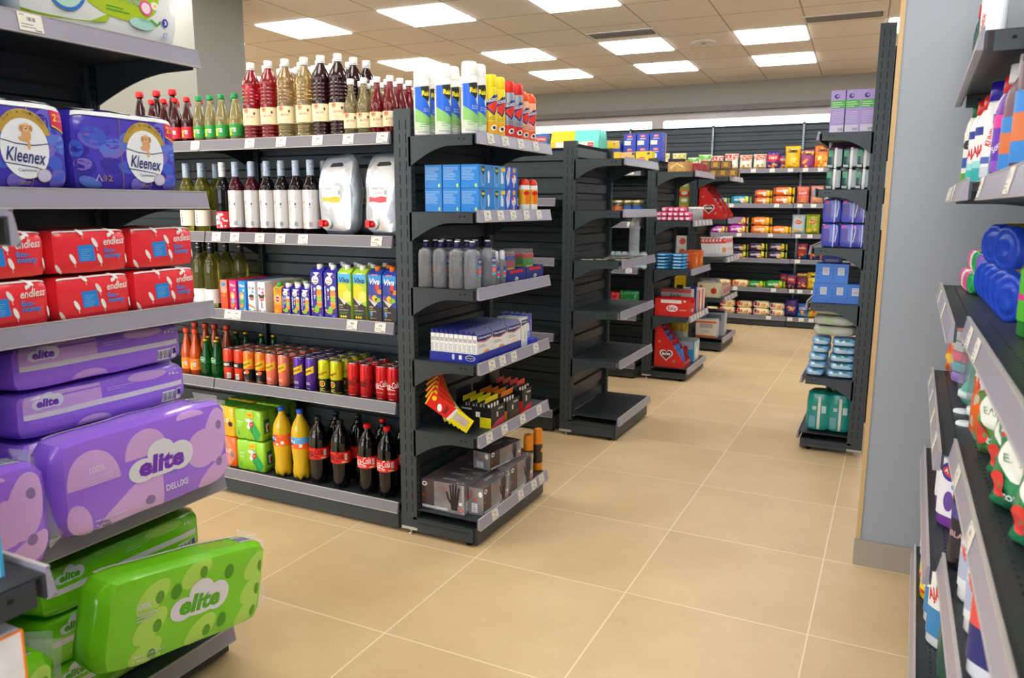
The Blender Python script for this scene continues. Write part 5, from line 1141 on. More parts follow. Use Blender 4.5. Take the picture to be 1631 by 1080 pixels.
# jars, tins, coffee
jr = MB().lathe([(0, 0), (.03, 0), (.033, .006), (.033, .1), (.027, .118), (.027, .122), (0, .122)], mat('D8DCC8', .08, trans=.85, ior=1.2), 22); jf = MB().lathe([(0, .003), (.0315, .003), (.0315, .055), (0, .057)], mat('C88A30', .5), 20); jl = MB().lathe([(.029, .12), (.03, .121), (.03, .136), (0, .138)], mat('D8C890', .3, metal=.5), 22)
def jar(c): return Proto('glass_jar', 'jar', [('jar_body', jr), ('contents', jf), ('lid', jl), ('label', cyl_label(.0335, .06, .1, mat(c, .4), a=(PI*.6, PI*1.4)))], 'glass jar of sweets with %s sticker' % ('blue' if c[0] == '2' else 'orange'))
j1 = jar('D87030'); j2 = jar('2E6AC0')
for k, (px, p) in enumerate(((976, j1), (991, j1), (1006, j2), (1021, j2))):
    for r_ in range(2): p.put(-2.0+.071*k, 5.775+r_*.078, 1.211, 0, sc=(1, 1, 1.22), where='%s, %s row' % (ORD[k], ['front', 'back'][r_]), group='glass jars of sweets')
    
tn = MB().lathe([(0, 0), (.0225, 0), (.0232, .003), (.0232, .127), (.0225, .13), (.0215, .129), (0, .128)], SILV, 20)
tin = Proto('milk_tin', 'tin', [('tin_body', tn), ('label', cyl_label(.0234, .01, .12, mat('B8D4DC', .4), Art().rect(-.08, .02, .08, .05, mat('4AA0B8', .4), 1).ell(0, .07, .01, .02, mat('2A7A4A', .4), 1)))], 'silver and teal milk tin')
for k, px in enumerate((976, 986, 996, 1006, 1016, 1026)): tin.put(wx(px, 5.77, .95), 5.765, .86, 0, where='%s from the bottle side, behind the water bottle' % ORD[k], group='milk tins')
cf1 = cbag(.085, .17, [(0, 1, 'C8202A'), (.2, .7, 'D8404A')], None, look='red coffee packet', seed=1, t=.05, cat='coffee packet'); cf2 = cbag(.105, .185, [(0, 1, '1E7A3A'), (.1, .45, 'D8E0D0')], 'Λουμίδης', 'F0F0E8', 2, 'green and white coffee packet', .05, (1, ('D83A30',), .25, .35), lz=.6, lh=.1, cat='coffee packet')
for k, (px, p) in enumerate(((980, cf1), (997, cf2), (1017, cf2))): p.put(min(-1.80, wx(px, 5.77, .6)), 5.78, .5, 0, where='%s in the row seen through the empty end shelving' % ORD[k], group='coffee packets')
cbag(.1, .12, [(0, 1, '3A3AA8'), (.4, .7, 'D8A8D8')], None, look='', seed=4, t=.05).put(wx(977, 5.8, .2), 5.8, .12, 0, label='small violet packet on the base shelf behind the empty end shelving')
# --- empty end shelving: water bottle and lids
pr = [(0, .006), (.02, 0), (.03, .004), (.033, .02)]
z = .03
while z < .15: pr += [(.033, z), (.033, z+.006), (.0305, z+.01)]; z += .014
pr += [(.033, .16), (.0325, .185), (.024, .215), (.0135, .235), (.0125, .245), (0, .246)]
wb_ = Proto('water_bottle', 'bottle', [('bottle_body', MB().lathe(pr, mat('F4F8FA', .08, alpha=.42, coat=1.), 24)), ('cap', cap_mb(.015, .243, .018, mat('8A94A4', .4))), ('label', cyl_label(.0331, .165, .185, mat('D8DCE0', .4, alpha=.6)))], '')
wb_.put(wx(1010, 4.6, 1.1), 4.60, 1.03, 0, label='clear plastic water bottle standing alone on the empty end shelving')
ld = MB().lathe([(0, 0), (.035, 0), (.037, .004), (.03, .005), (.028, .003), (0, .003)], mat('B8B49C', .4), 20); lc = MB().lathe([(0, .0032), (.016, .0034), (0, .006)], mat('1A1A1A', .4), 16)
lid = Proto('spare_lid', 'lid', [('rim', ld), ('centre', lc)], 'flat round lid with dark centre')
for k, (px, y) in enumerate(((935, 4.16), (958, 4.2), (972, 4.33), (990, 4.24), (1000, 4.46), (985, 4.4))): lid.put(min(-1.40, wx(px, y, 1.03)), y, 1.03, 0, where='%s from the slotted post, empty end shelving' % ORD[k], group='flat lids')
# --- third end shelving: sweets
def capy(px, x, z): return wy(px, x, z)
C1z, C2z, C3z, C4z, C5z = 1.59, 1.225, .86, .5, .1
bd = bx(.13, .1, .085, mat('C89850', .35, var=.3, bs=40), Art().stroke([(-.05, .02), (0, .06), (.05, .03)], .01, mat('F0D8A0', .3), 1).rect(-.065, .07, .065, .085, BLK, 1), look='gold printed biscuit box with black edge', name='biscuit_box')
for k in range(2): bd.put(-1.50, 5.85+k*.12, C1z, 0, where='%s on the sweets end shelving' % ['in front', 'behind'][k], group='gold biscuit boxes')
bd2 = bx(.13, .1, .11, mat('241A1C', .35), look='black biscuit box'); bd2.put(-1.58, 6.14, C1z, 0, where='behind the gold ones on the sweets end shelving')
rd = bx(.1, .11, .07, mat('A83038', .35), Art().lines(-.04, .02, .04, .055, 3, mat('D87870', .4), 1, .3), look='dark red biscuit box'); rd.put(-1.425, 6.09, C1z, 0, where='in front at the rail', group='red biscuit boxes'); rd.put(-1.425, 6.23, C1z, 0, where='second along the rail', group='red biscuit boxes')
pk = MB(); soft(pk, .045, .04, .036, mat('E06088', .35, bump=.4, bs=60), 3, 5, .003, 40); pk.box(-.012, .012, -.0212, -.019, .01, .026, mat('F8E8EC', .4)); pkp = Proto('sweet_packet', 'sweet packet', [('sweet_packet', pk)], 'pink wrapped sweet packet')
for r_ in range(2):
    for c in range(6):
        for l_ in range(3):
            if l_ == 2 and c in (0, 5): continue
            pkp.put(-1.625+c*.043+random.uniform(-.003, .003), 5.83+r_*.05, C2z+l_*.034, random.uniform(-.2, .2), where='%s layer, %s from the post, %s' % (ORD[l_], ORD[c], ['front', 'back'][r_]), group='pink sweet packets')
gm = MB().lathe([(0, 0), (.028, 0), (.03, .004), (.03, .09), (0, .092)], mat('D8D8D8', .1, trans=.5, ior=1.2), 20); gf = MB().lathe([(0, .004), (.0285, .004), (.0285, .06), (0, .062)], mat('8A5A58', .5, var=.5, bs=80), 16); gc_ = MB().lathe([(.03, .088), (.031, .089), (.031, .104), (0, .106)], WHITE, 20)
gj = Proto('sweet_tub', 'tub', [('tub_body', gm), ('contents', gf), ('lid', gc_)], 'clear tub of sweets')
for k in range(4): gj.put(-1.405, 5.93+k*.085, C2z, 0, where='%s along the rail of the sweets end shelving' % ORD[k], group='clear sweet tubs')
def wafer(c, c2, look, w=.17, h=.022, d=.05):
    b = MB(); m = mat(c, .25, coat=.4, bump=.4, bs=50); soft(b, w, d, h, m, 4, (6, 4, 3), .003, 30)
    for s_ in (-1, 1): b.box(min(s_*w*.49, s_*w*.56), max(s_*w*.49, s_*w*.56), -d*.46, d*.46, h*.45, h*.55, m)
    b.box(-w*.3, w*.2, -d/2-.0005, -d/2+.004, h*.3, h*.7, mat(c2, .4)); return Proto('wafer_pack', 'wafer pack', [('wafer_pack', b)], look, w, d, h)
wf = wafer('2E96D0', 'A8D8F0', 'bright blue wafer pack')
for c in range(2):
    for r_ in range(2):
        for l_ in range(5): wf.put(-1.592+c*.124, 5.85+r_*.07, C3z+l_*.0245, PI/2*0+random.uniform(-.05, .05), where='%s layer, %s pile, %s' % (ORD[l_], ['post side', 'rail side'][c], ['front', 'back'][r_]), group='bright blue wafer packs', sc=(.62, 1, 1))
ob2 = bx(.16, .11, .125, mat('E8641C', .35), Art().rect(-.08, .09, .0, .1, mat('B84810', .4), 1).ell(.03, .05, .03, .03, mat('F4B850', .4), 1).stroke([(-.06, .03), (-.06, .08), (-.03, .08)], .006, mat('8A3010', .4), 1), look='orange chocolate bar box', name='chocolate_box')
for k in range(2): ob2.put(-1.45, 6.10+k*.17, C3z, E1, where='%s beside the blue wafers' % ORD[k], group='orange chocolate boxes')
def kk():
    a = Art(); a.ell(0, .06, .045, .026, WHITE, 1); a.text('KitKat', 0, .06, .07, .03, RED, 2, .2, .03); a.rect(-.09, .1, .07, .125, mat('F0E8E0', .4), 1); a.text('CHUNKY', .085, .05, .05, .01, WHITE, 1); a.rect(.085, .11, .105, .125, mat('E8C8C0', .4), 1)
    b = MB(); w, d, h = .27, .17, .135; m = mat('E0302A', .35); dk = mat('6A1A14', .6)
    b.box(-w/2, w/2, -d/2, d/2, 0, .002, m); b.box(-w/2, w/2, -d/2, -d/2+.002, .002, h, m); b.box(-w/2, w/2, d/2-.002, d/2, .002, h, m); b.box(-w/2, -w/2+.002, -d/2+.002, d/2-.002, .002, h, m); b.box(w/2-.002, w/2, -d/2+.002, d/2-.002, .002, h*.75, m)
    lay(b, a, fplane(0, -d/2, 0)); lay(b, Art().rect(-.07, .02, .07, .07, mat('B8281E', .4), 1).text('KitKat', 0, .045, .08, .026, WHITE, 2, .2, .02), fplane(w/2, 0, 0, 'right'))
    bars = [('bar', MB().box(-w/2+.01+k*.035, -w/2+.04+k*.035, -d/2+.01, d/2-.01, .01, h-.02-(k % 2)*.008, mat('C82820', .3))) for k in range(7)]
    return Proto('chocolate_display', 'chocolate box', [('display_box', b)]+bars, '')
kk().put(-1.50, 5.915, C4z, 0, label='red open chocolate wafer box with white lettered oval, sweets end shelving')
def kinder():
    b = MB().box(-.12, .12, -.05, .05, 0, .19, mat('C8C8CC', .4)); lay(b, Art().text('Kinder', 0, .14, .09, .03, BLK, 1, 0, .02).rect(-.12, .165, .12, .19, mat('D85A50', .4), 1), fplane(0, -.05, 0)); return b
Proto('chocolate_box', 'box', [('chocolate_box', kinder())], '').put(-1.52, 6.06, C4z, 0, label='grey and white chocolate box standing behind the red wafer box', group='chocolate boxes')
Proto('header_card', 'card', [('header_card', MB().prism([(-.06, 0), (.045, 0), (.045, .2), (.02, .215), (-.01, .19), (-.03, .14)], 'y', -.001, .001, mat('1E2A8A', .4)))], '').put(-1.43, 6.125, C4z, .0, label='dark blue curved header card rising behind the grey chocolate box')
wfr = bx(.17, .1, .17, mat('E8E4E0', .4), Art().rect(-.085, .1, -.03, .17, mat('E84A28', .4), 1).rect(0, .02, .06, .08, mat('A8685A', .4), 1).rect(-.06, .03, -.02, .17, mat('E84A28', .4), 1), Art().rect(-.05, .0, .0, .17, mat('E84A28', .4), 1), look='white and orange chocolate box', name='chocolate_box')
for k in range(2): wfr.put(-1.465, 6.24+k*.12, C4z, 0 if k else 0, where='%s along the rail' % ORD[k], group='white and orange chocolate boxes')
def lacta(w=.235, h=.33, d=.2, look='', blue=True):
    b = MB(); m = mat('C8241E', .35); prof = [(-w/2, 0), (w/2, 0), (w/2, h*.14), (-w*.35, h), (-w/2, h)]
    # side panels in the xz plane
    b.prism([(p[0], p[1]) for p in prof], 'y', -d/2, -d/2+.003, m); b.prism([(p[0], p[1]) for p in prof], 'y', d/2-.003, d/2, m)
    b.box(-w/2, w/2, -d/2+.003, d/2-.003, 0, .003, m); b.box(-w/2, -w/2+.003, -d/2+.003, d/2-.003, .003, h, m); b.box(w/2-.003, w/2, -d/2+.003, d/2-.003, .003, h*.14, m)
    a = Art(); hx, hz = -w*.1, h*.3
    def heart(s_, m_, l):
        P = []
        for k in range(28):
            t = 2*PI*k/28; P.append((hx+s_*(16*math.sin(t)**3)/16, hz+s_*(13*math.cos(t)-5*math.cos(2*t)-2*math.cos(3*t)-math.cos(4*t))/17))
        a.poly(P, m_, l)
    heart(.052, WHITE, 1); heart(.044, mat('5A1A14', .4), 2); a.text('lacta', hx, hz+.008, .066, .024, WHITE, 3, .1, .03)
    for q in ((-.08, .2), (.04, .05)): a.poly([(q[0]-.014, q[1]), (q[0], q[1]+.016), (q[0]+.014, q[1]), (q[0], q[1]-.014)], mat('B87848', .4), 2)
    lay(b, a, fplane(0, -d/2, 0)); parts = [('display_box', b)]
    for k in range(7):
        x = -w*.4+k*w*.12; top = h*(.98-.11*k); c = ('2A8AD8' if blue else 'C83038') if k % 3 != 1 else ('C83038' if blue else 'A8A0B8')
        for j in range(2):
            y = -d/4+j*d/2; pm_ = MB().prism([(x, .01), (x+.012, .01), (x+.012-.03, top+.02), (x-.03, top+.02)], 'y', y-d*.21, y+d*.21, mat(c, .25, coat=.4, bump=.3, bs=60)); parts.append(('wafer', pm_))
    return Proto('wafer_display', 'wafer display', parts, look)
lc1 = lacta(); lc1.put(-1.505, 5.915, C5z, 0, label='red slanted display box of blue wafers with white heart logo, base shelf', group='slanted wafer displays')
b_ = MB().box(-.11, .11, -.09, .09, 0, .16, mat('3AA0D8', .35)); lay(b_, Art().rect(-.1, .1, .1, .16, mat('A8B8C8', .4), 1).ell(-.03, .12, .03, .02, BLK, 2).ell(.04, .1, .02, .03, mat('C83038', .4), 2), fplane(0, -.09, 0)); lay(b_, Art().rect(-.09, 0, .09, .16, mat('A8C4CC', .4), 1).ell(.0, .06, .05, .05, mat('E8DCC8', .4), 2), fplane(.11, 0, 0, 'right')); b_.box(-.11, .11, -.09, .09, .16, .17, mat('D8E0E4', .2, alpha=.5))
Proto('snack_display', 'snack display', [('snack_display', b_)], '').put(-1.49, 6.2, C5z, 0, label='light blue snack display box behind the red slanted one', group='snack displays')
yt = cbag(.16, .3, [(0, 1, 'E8B820'), (.3, .7, 'C8D0D8')], None, look='', seed=5, t=.05); yt.put(-1.565, 6.34, C5z, 0, label='tall yellow packet behind the red slanted display')
# tea and milk boxes between the last two gondolas
tb = bx(.09, .1, .07, mat('C84030', .35), Art().ell(0, .035, .03, .018, mat('F0D8C8', .4), 1).rect(-.045, .05, .045, .07, mat('D8A020', .4), 1), look='red and yellow tea box', name='tea_box'); tb2 = bx(.09, .1, .07, mat('98B048', .35), Art().ell(0, .04, .03, .018, mat('F4E8D8', .4), 1), look='green tea box', name='tea_box')
for k in range(5): (tb2 if k % 2 == 0 else tb).put(wx(1091, 7.33, 1.3), 7.33, 1.21+k*.071, 0, where='%s up in the tall pile' % ORD[k], group='stacked tea boxes')
mk = bx(.1, .09, .1, mat('E4E0D8', .4), Art().ell(.01, .05, .03, .03, mat('D85A4A', .4), 1).text('TEA', -.025, .085, .03, .01, RED, 1), look='white box with red disc', name='tea_box')
for k in range(2): mk.put(wx(1087, 7.33, .95), 7.33, .86+k*.101, 0, where=['at the bottom', 'on top'][k]+' beside the post', group='white tea boxes')
yl_ = bx(.11, .09, .24, mat('E8C81E', .35), Art().rect(-.03, .06, .03, .1, BLK, 1).text('SUGAR', 0, .15, .07, .02, mat('D88010', .4), 1), look='', name='sugar_box'); yl_.put(wx(1085, 7.33, .6), 7.33, .5, 0, label='tall yellow box beside the post of the second last gondola')
# --- last end shelving
D1z, D2z, D3z, D4z, D5z = 1.6, 1.222, .87, .505, .125
eb = bx(.085, .065, .07, mat('8A6A44', .4, var=.4, bs=50), Art().rect(-.02, .015, .02, .055, mat('D8A83A', .4), 1), Art().rect(-.03, 0, .03, .07, mat('4A3828', .4), 1), look='brown printed chocolate box', name='chocolate_box')
for k in range(4): eb.put(-1.612+k*.0855, 7.24, D1z, 0, where='bottom layer, %s from the post, far end shelving' % ORD[k], group='brown chocolate boxes')
for k in range(5): eb.put(-1.415, 7.33+k*.088, D1z, E1, where='%s along the rail, far end shelving' % ORD[k], group='brown chocolate boxes')
for k in range(3): eb.put(-1.60+k*.092, 7.225, D1z+.071, 0, where='top layer, %s from the post, far end shelving' % ORD[k], group='brown chocolate boxes')
lc2 = lacta(.23, .31, .2, blue=False); lc2.put(-1.525, 7.29, D2z, 0, label='red slanted display box of foil wafers with heart logo, far end shelving', group='slanted wafer displays')
lc2.put(-1.525, 7.53, D2z, 0, label='second red slanted wafer display, behind the first on the far end shelving', group='slanted wafer displays')
def chip2(): 
    a = Art(); a.rect(-.06, .12, .06, .17, mat('D83A28', .4), 1); a.ell(0, .06, .03, .025, mat('D89048', .4), 1); return standbag(.12, .18, .024, 'DCDCDC', a, 'white crisp packet with red top', seed=6)
ch = chip2()
for k in range(9):
    ch.put(-1.57+.028*k if k < 6 else -1.43, 7.27+.018*k if k < 6 else 7.36+.09*(k-5), D3z+.006, 1.0, where='%s from the post, leaning, far end shelving' % ORD[k], group='white and red crisp packets', tilt=(-.12, 0))
ap = Art(); ap.ell(.05, .06, .028, .028, mat('C8341C', .4), 1); ap.stroke([(.05, .085), (.056, .1)], .004, mat('3A5A20', .4), 2); ap.rect(-.08, .09, -.055, .11, RED, 1); ap.lines(-.09, .05, -.02, .075, 2, mat('A8B060', .4), 1, .4); ap.ell(-.03, .02, .01, .01, mat('C87030', .4), 1)
bx(.2, .11, .13, mat('D8D4B0', .4), ap, look='', name='fruit_snack_box').put(-1.52, 7.25, D4z, 0, label='cream box printed with a red apple on the far end shelving', group='fruit boxes')
bx(.17, .1, .16, mat('9A9CA0', .4), Art().rect(-.06, .1, .06, .14, WHITE, 1), look='', name='snack_box').put(-1.55, 7.40, D4z, 0, label='grey snack box standing behind the cream apple box')
mb_ = bx(.07, .05, .1, mat('D8B8B0', .4), Art().rect(-.02, .03, .02, .07, mat('C83A38', .4), 1), look='small pink and white milk box', name='milk_box')
for k in range(4): mb_.put(-1.43, 7.36+k*.085, D4z, E1, where='%s along the rail, far end shelving' % ORD[k], group='small milk boxes')
bx(.19, .12, .17, mat('D4D0CC', .4), Art().rect(-.095, .135, .095, .155, mat('D86A28', .4), 1).rect(-.095, 0, .095, .02, mat('D86A28', .4), 1).rect(-.06, .09, .06, .13, mat('A8A4A4', .4), 1).lines(-.04, .05, .04, .065, 2, INK, 1, .3), look='', name='storage_carton').put(-1.525, 7.26, D5z, 0, label='white carton with orange bands on the base of the far end shelving', group='cartons')
bx(.2, .12, .24, mat('A4A8B4', .4), Art().rect(-.1, .22, .1, .24, BLK, 1).rect(-.07, .14, .07, .2, mat('70747C', .4), 1), Art().rect(-.04, .04, .04, .22, mat('C8D0E0', .4), 1), look='', name='storage_carton').put(-1.49, 7.42, D5z, 0, label='taller grey carton with black top behind the orange banded one', group='cartons')
# --- tall end shelving with nappies, seen from the side
TY = 4.545
LV = mat('A890CC', .35); a = Art(); a.ell(-.008, .185, .013, .012, mat('2E2A78', .4), 1); a.ell(-.004, .187, .006, .006, LV, 2); a.rect(-.034, .125, .034, .165, mat('4AA84A', .4), 1); a.lines(-.03, .128, .03, .16, 3, mat('B8E0A8', .4), 2, .4); a.lines(-.028, .05, .028, .11, 7, mat('C8B8E0', .4), 1, .3); a.rect(-.032, .006, .032, .04, mat('D4CCE0', .4), 1); a.bars(.004, .01, .03, .026, INK, 7)
lb_ = bx(.074, .12, .215, LV, a, look='lilac pad box with green panel', name='pad_box')
for k, px in enumerate((1334, 1357, 1382)): lb_.put(wx(px, TY-.06, 1.8), TY, 1.715, 0, where='%s from the aisle, top of the tall end shelving' % ORD[k], group='lilac pad boxes')
lb2 = bx(.08, .12, .17, mat('6A4AA8', .35), Art().ell(.0, .1, .02, .02, mat('4AB8A8', .4), 1), look='', name='pad_box'); lb2.put(-.175, TY+.15, 1.715, 0, label='violet pad box behind the lilac ones, beside the column', group='violet pad boxes')
def softp(w, d, h, base, art, look, p=6, name='nappy_pack', cat='pack', wr=.003, bump=.3, film=.25, side=None, n=7):
    b = MB(); S = soft(b, w, d, h, mat(base, film, coat=.3, bump=bump, bs=25), p, n, wr, 18, w*100)
    if art: lay(b, art, fsoft(S, w, d, h), su=.025, sv=.025, off=.0009, smooth=True)
    if side: lay(b, side, fsoft(S, w, d, h, 'right'), su=.025, sv=.025, off=.0009, smooth=True)
    return Proto(name, cat, [(name, b)], look, w, d, h)
a = Art(); a.rect(-.003, 0, .011, .11, WHITE, 3); a.rect(-.035, .06, -.012, .09, mat('5AA880', .4), 1); a.rect(.012, .01, .038, .1, mat('A8B4B8', .3), 1); a.rect(-.038, .004, -.01, .018, mat('C8D0D0', .4), 1)
gp = softp(.084, .13, .106, '0F4A44', a, 'dark green pad pack with white seam', 10, 'pad_pack', wr=.001)
mg = softp(.08, .12, .05, '7A2460', None, 'magenta topped pad pack', 6, 'pad_pack')
for k, px in enumerate((1328, 1353, 1378)):
    for j in range(2): gp.put(min(-.178, wx(px, TY-.06, 1.5)), TY, 1.425+j*.109, 0, sc=(.92, 1, 1), where='%s from the aisle, %s layer' % (ORD[k], ['lower', 'upper'][j]), group='dark green pad packs')
    mg.put(min(-.178, wx(px+4, TY+.08, 1.6)), TY+.14, 1.425+.19, 0, where='%s from the aisle, behind the green packs' % ORD[k], group='magenta pad packs')
for k, px in enumerate((1328, 1353, 1378)): gp.put(min(-.178, wx(px+3, TY+.08, 1.5)), TY+.15, 1.425, 0, where='%s from the aisle, behind the front row' % ORD[k], group='dark green pad packs')
a = Art(); a.rect(.012, 0, .019, .13, mat('D8D8F0', .4), 2); a.rect(-.035, .03, -.005, .1, mat('4A3AA0', .3), 1); a.stroke([(.025, .03), (.035, .09), (.03, .12)], .004, mat('E0E0F8', .3), 2); a.rect(-.04, .105, -.02, .12, mat('E048A0', .4), 1)
vp_ = softp(.098, .13, .128, '4C58C8', a, 'blue violet nappy pack with white seam', 8, wr=.005)
for k, px in enumerate((1323, 1352, 1381)):
    for j in range(2): vp_.put(min(-.172, wx(px, TY-.06, 1.2)), TY, 1.12+j*.13, 0, where='%s from the aisle, %s layer' % (ORD[k], ['lower', 'upper'][j]), group='blue violet nappy packs', sc=(.8 if k == 2 else .93, .98, .99))
a = Art(); a.rect(-.008, .045, .024, .085, mat('DCE4F0', .4), 1)
for k in range(5): a.rect(-.005, .05+k*.007, .021, .0525+k*.007, INK, 2)
for k in range(3): a.ell(-.03, .03+k*.02, .003, .004, mat('1E3A90', .4), 1, 6)
tbx = bx(.09, .13, .105, mat('3A7AD8', .4), a, look='blue cotton bud box with barcode', name='cotton_box')
for k, px in enumerate((1309, 1335, 1361)): tbx.put(min(-.178, wx(px, TY-.06, .88)), TY, .822, 0, where='lower layer, %s from the aisle' % ORD[k], group='blue cotton boxes')
for k, px in enumerate((1313, 1337)): tbx.put(wx(px, TY-.06, .98), TY, .822+.106, 0, where='upper layer, %s from the aisle' % ORD[k], group='blue cotton boxes')
bx(.1, .1, .255, mat('2E3AA8', .4), Art().rect(-.035, .21, .035, .225, mat('A8B0D8', .4), 1), look='', name='cotton_carton').put(min(-.19, wx(1324, TY+.1, 1.0)), TY+.155, .822, 0, label='taller dark blue carton behind the blue cotton boxes', group='dark blue cartons')
mg.put(-.18, TY+.14, .822, 0, where='beside the dark blue carton', group='magenta pad packs')
a = Art(); a.ell(0, .014, .05, .012, mat('B8DCF4', .35), 1); a.ell(-.03, .028, .015, .006, mat('E8F4FC', .4), 2); a.ell(.0, .035, .02, .005, mat('3A8A70', .4), 2)
wp = softp(.13, .16, .041, '7CB8E8', a, 'light blue wet wipe pack', 4, 'wipe_pack', wr=.002, bump=.6)
for k, px in enumerate((1298, 1331, 1359)):
    for j in range(5 if k else 5): wp.put(min(-.19, wx(px+(j % 2)*1.5+j*1.5, TY-.07, .45)), TY+random.uniform(-.004, .004), .415+j*.0435, random.uniform(-.04, .04), where='%s layer, %s pile from the aisle' % (ORD[j], ORD[k]), group='light blue wet wipe packs', sc=(.74, 1, 1))
wbag = softp(.22, .18, .056, 'C8CCC4', Art().ell(-.04, .03, .04, .02, mat('B8C8A0', .4), 1), 'clear and white cotton pad bag', 4, 'cotton_bag', wr=.004, bump=.8)
for j in range(3): wbag.put(-.26, TY+.03, .415+.222+j*.0575, .03*j, where='%s up in the pile above the wet wipes' % ORD[j], group='white cotton bags')
a = Art(); a.rect(-.002, .01, .012, .2, mat('D8DCD4', .4), 3); a.rect(-.045, .02, -.012, .09, mat('6AA8B8', .35), 2); a.rect(.018, .11, .042, .15, mat('B8D0D0', .4), 2); a.rect(-.03, .125, -.01, .145, mat('B8D0D0', .4), 2)
nt_ = softp(.125, .15, .225, '0F9088', a, 'teal nappy pack with white seam', 6, wr=.005, bump=.4, side=Art().ell(0, .15, .03, .02, mat('B82A30', .4), 1).ell(.0, .06, .025, .02, mat('C86A40', .4), 1))
nt_.put(wx(1302, TY-.05, .15), TY+.0, .1, 0, where='at the aisle edge of the base', group='teal nappy packs'); nt_.put(-.205, TY+.005, .1, .03, where='against the slotted post', group='teal nappy packs'); nt_.put(wx(1330, TY+.15, .2), TY+.2, .1, 0, where='behind the other two', group='teal nappy packs')
# price card holders on the post edge
ch_ = MB().box(-.012, .012, -.02, .02, 0, .13, mat('E0DEDA', .4)); ch_.box(-.0125, -.01, -.024, -.02, 0, .13, BLK)
cp_ = Proto('card_holder', 'card holder', [('card_holder', ch_)], 'white card holder on the tall post')
cp_.put(-.062, 4.40, 1.43, 0, where='upper one of two', group='card holders'); cp_.put(-.064, 4.40, 1.22, 0, where='lower one of two', group='card holders')
# ================================================================ paper packs on the near shelving
GF = 'on the near shelving'
PW = mat('EEF0F2', .4, bump=.3, bs=30)
FILM = mat('F4F6F8', .12, trans=.4, ior=1.2, alpha=.42, bump=.9, bs=60)
def wrapfin(b, x, z0, z1, y, m=FILM, s_=1):
    """crumpled ends of clear film"""
    P = [(x, y-.04, z0), (x+s_*.05, y-.02, z0+.02), (x+s_*.035, y+.0, (z0+z1)/2), (x+s_*.06, y+.02, z1-.02), (x, y+.05, z1), (x, y, (z0+z1)/2-.02)]
    b.add(P, [(0, 1, 2, 5), (5, 2, 3, 4)], m, False)
def cloud(a, cx, cy, s, col, ls, l=5, rot=0., txt='elite', bg='E4E8F4'):
    M_ = mat(bg, .35)
    R = lambda x, y: (cx+x*math.cos(rot)-y*math.sin(rot), cy+x*math.sin(rot)+y*math.cos(rot))
    for x, y, rx, ry in ((-.33, -.06, .24, .18), (.33, .0, .25, .23), (0, -.06, .45, .16), (0, .14, .24, .2)):
        q = R(x*s, y*s); a.ell(q[0], q[1], rx*s, ry*s, M_, l, 20, rot=rot)
    q = R(0, -.015*s); a.text(txt, q[0], q[1], s*.8, s*.29, mat(col, .35), l+1, .12, .045, rot)
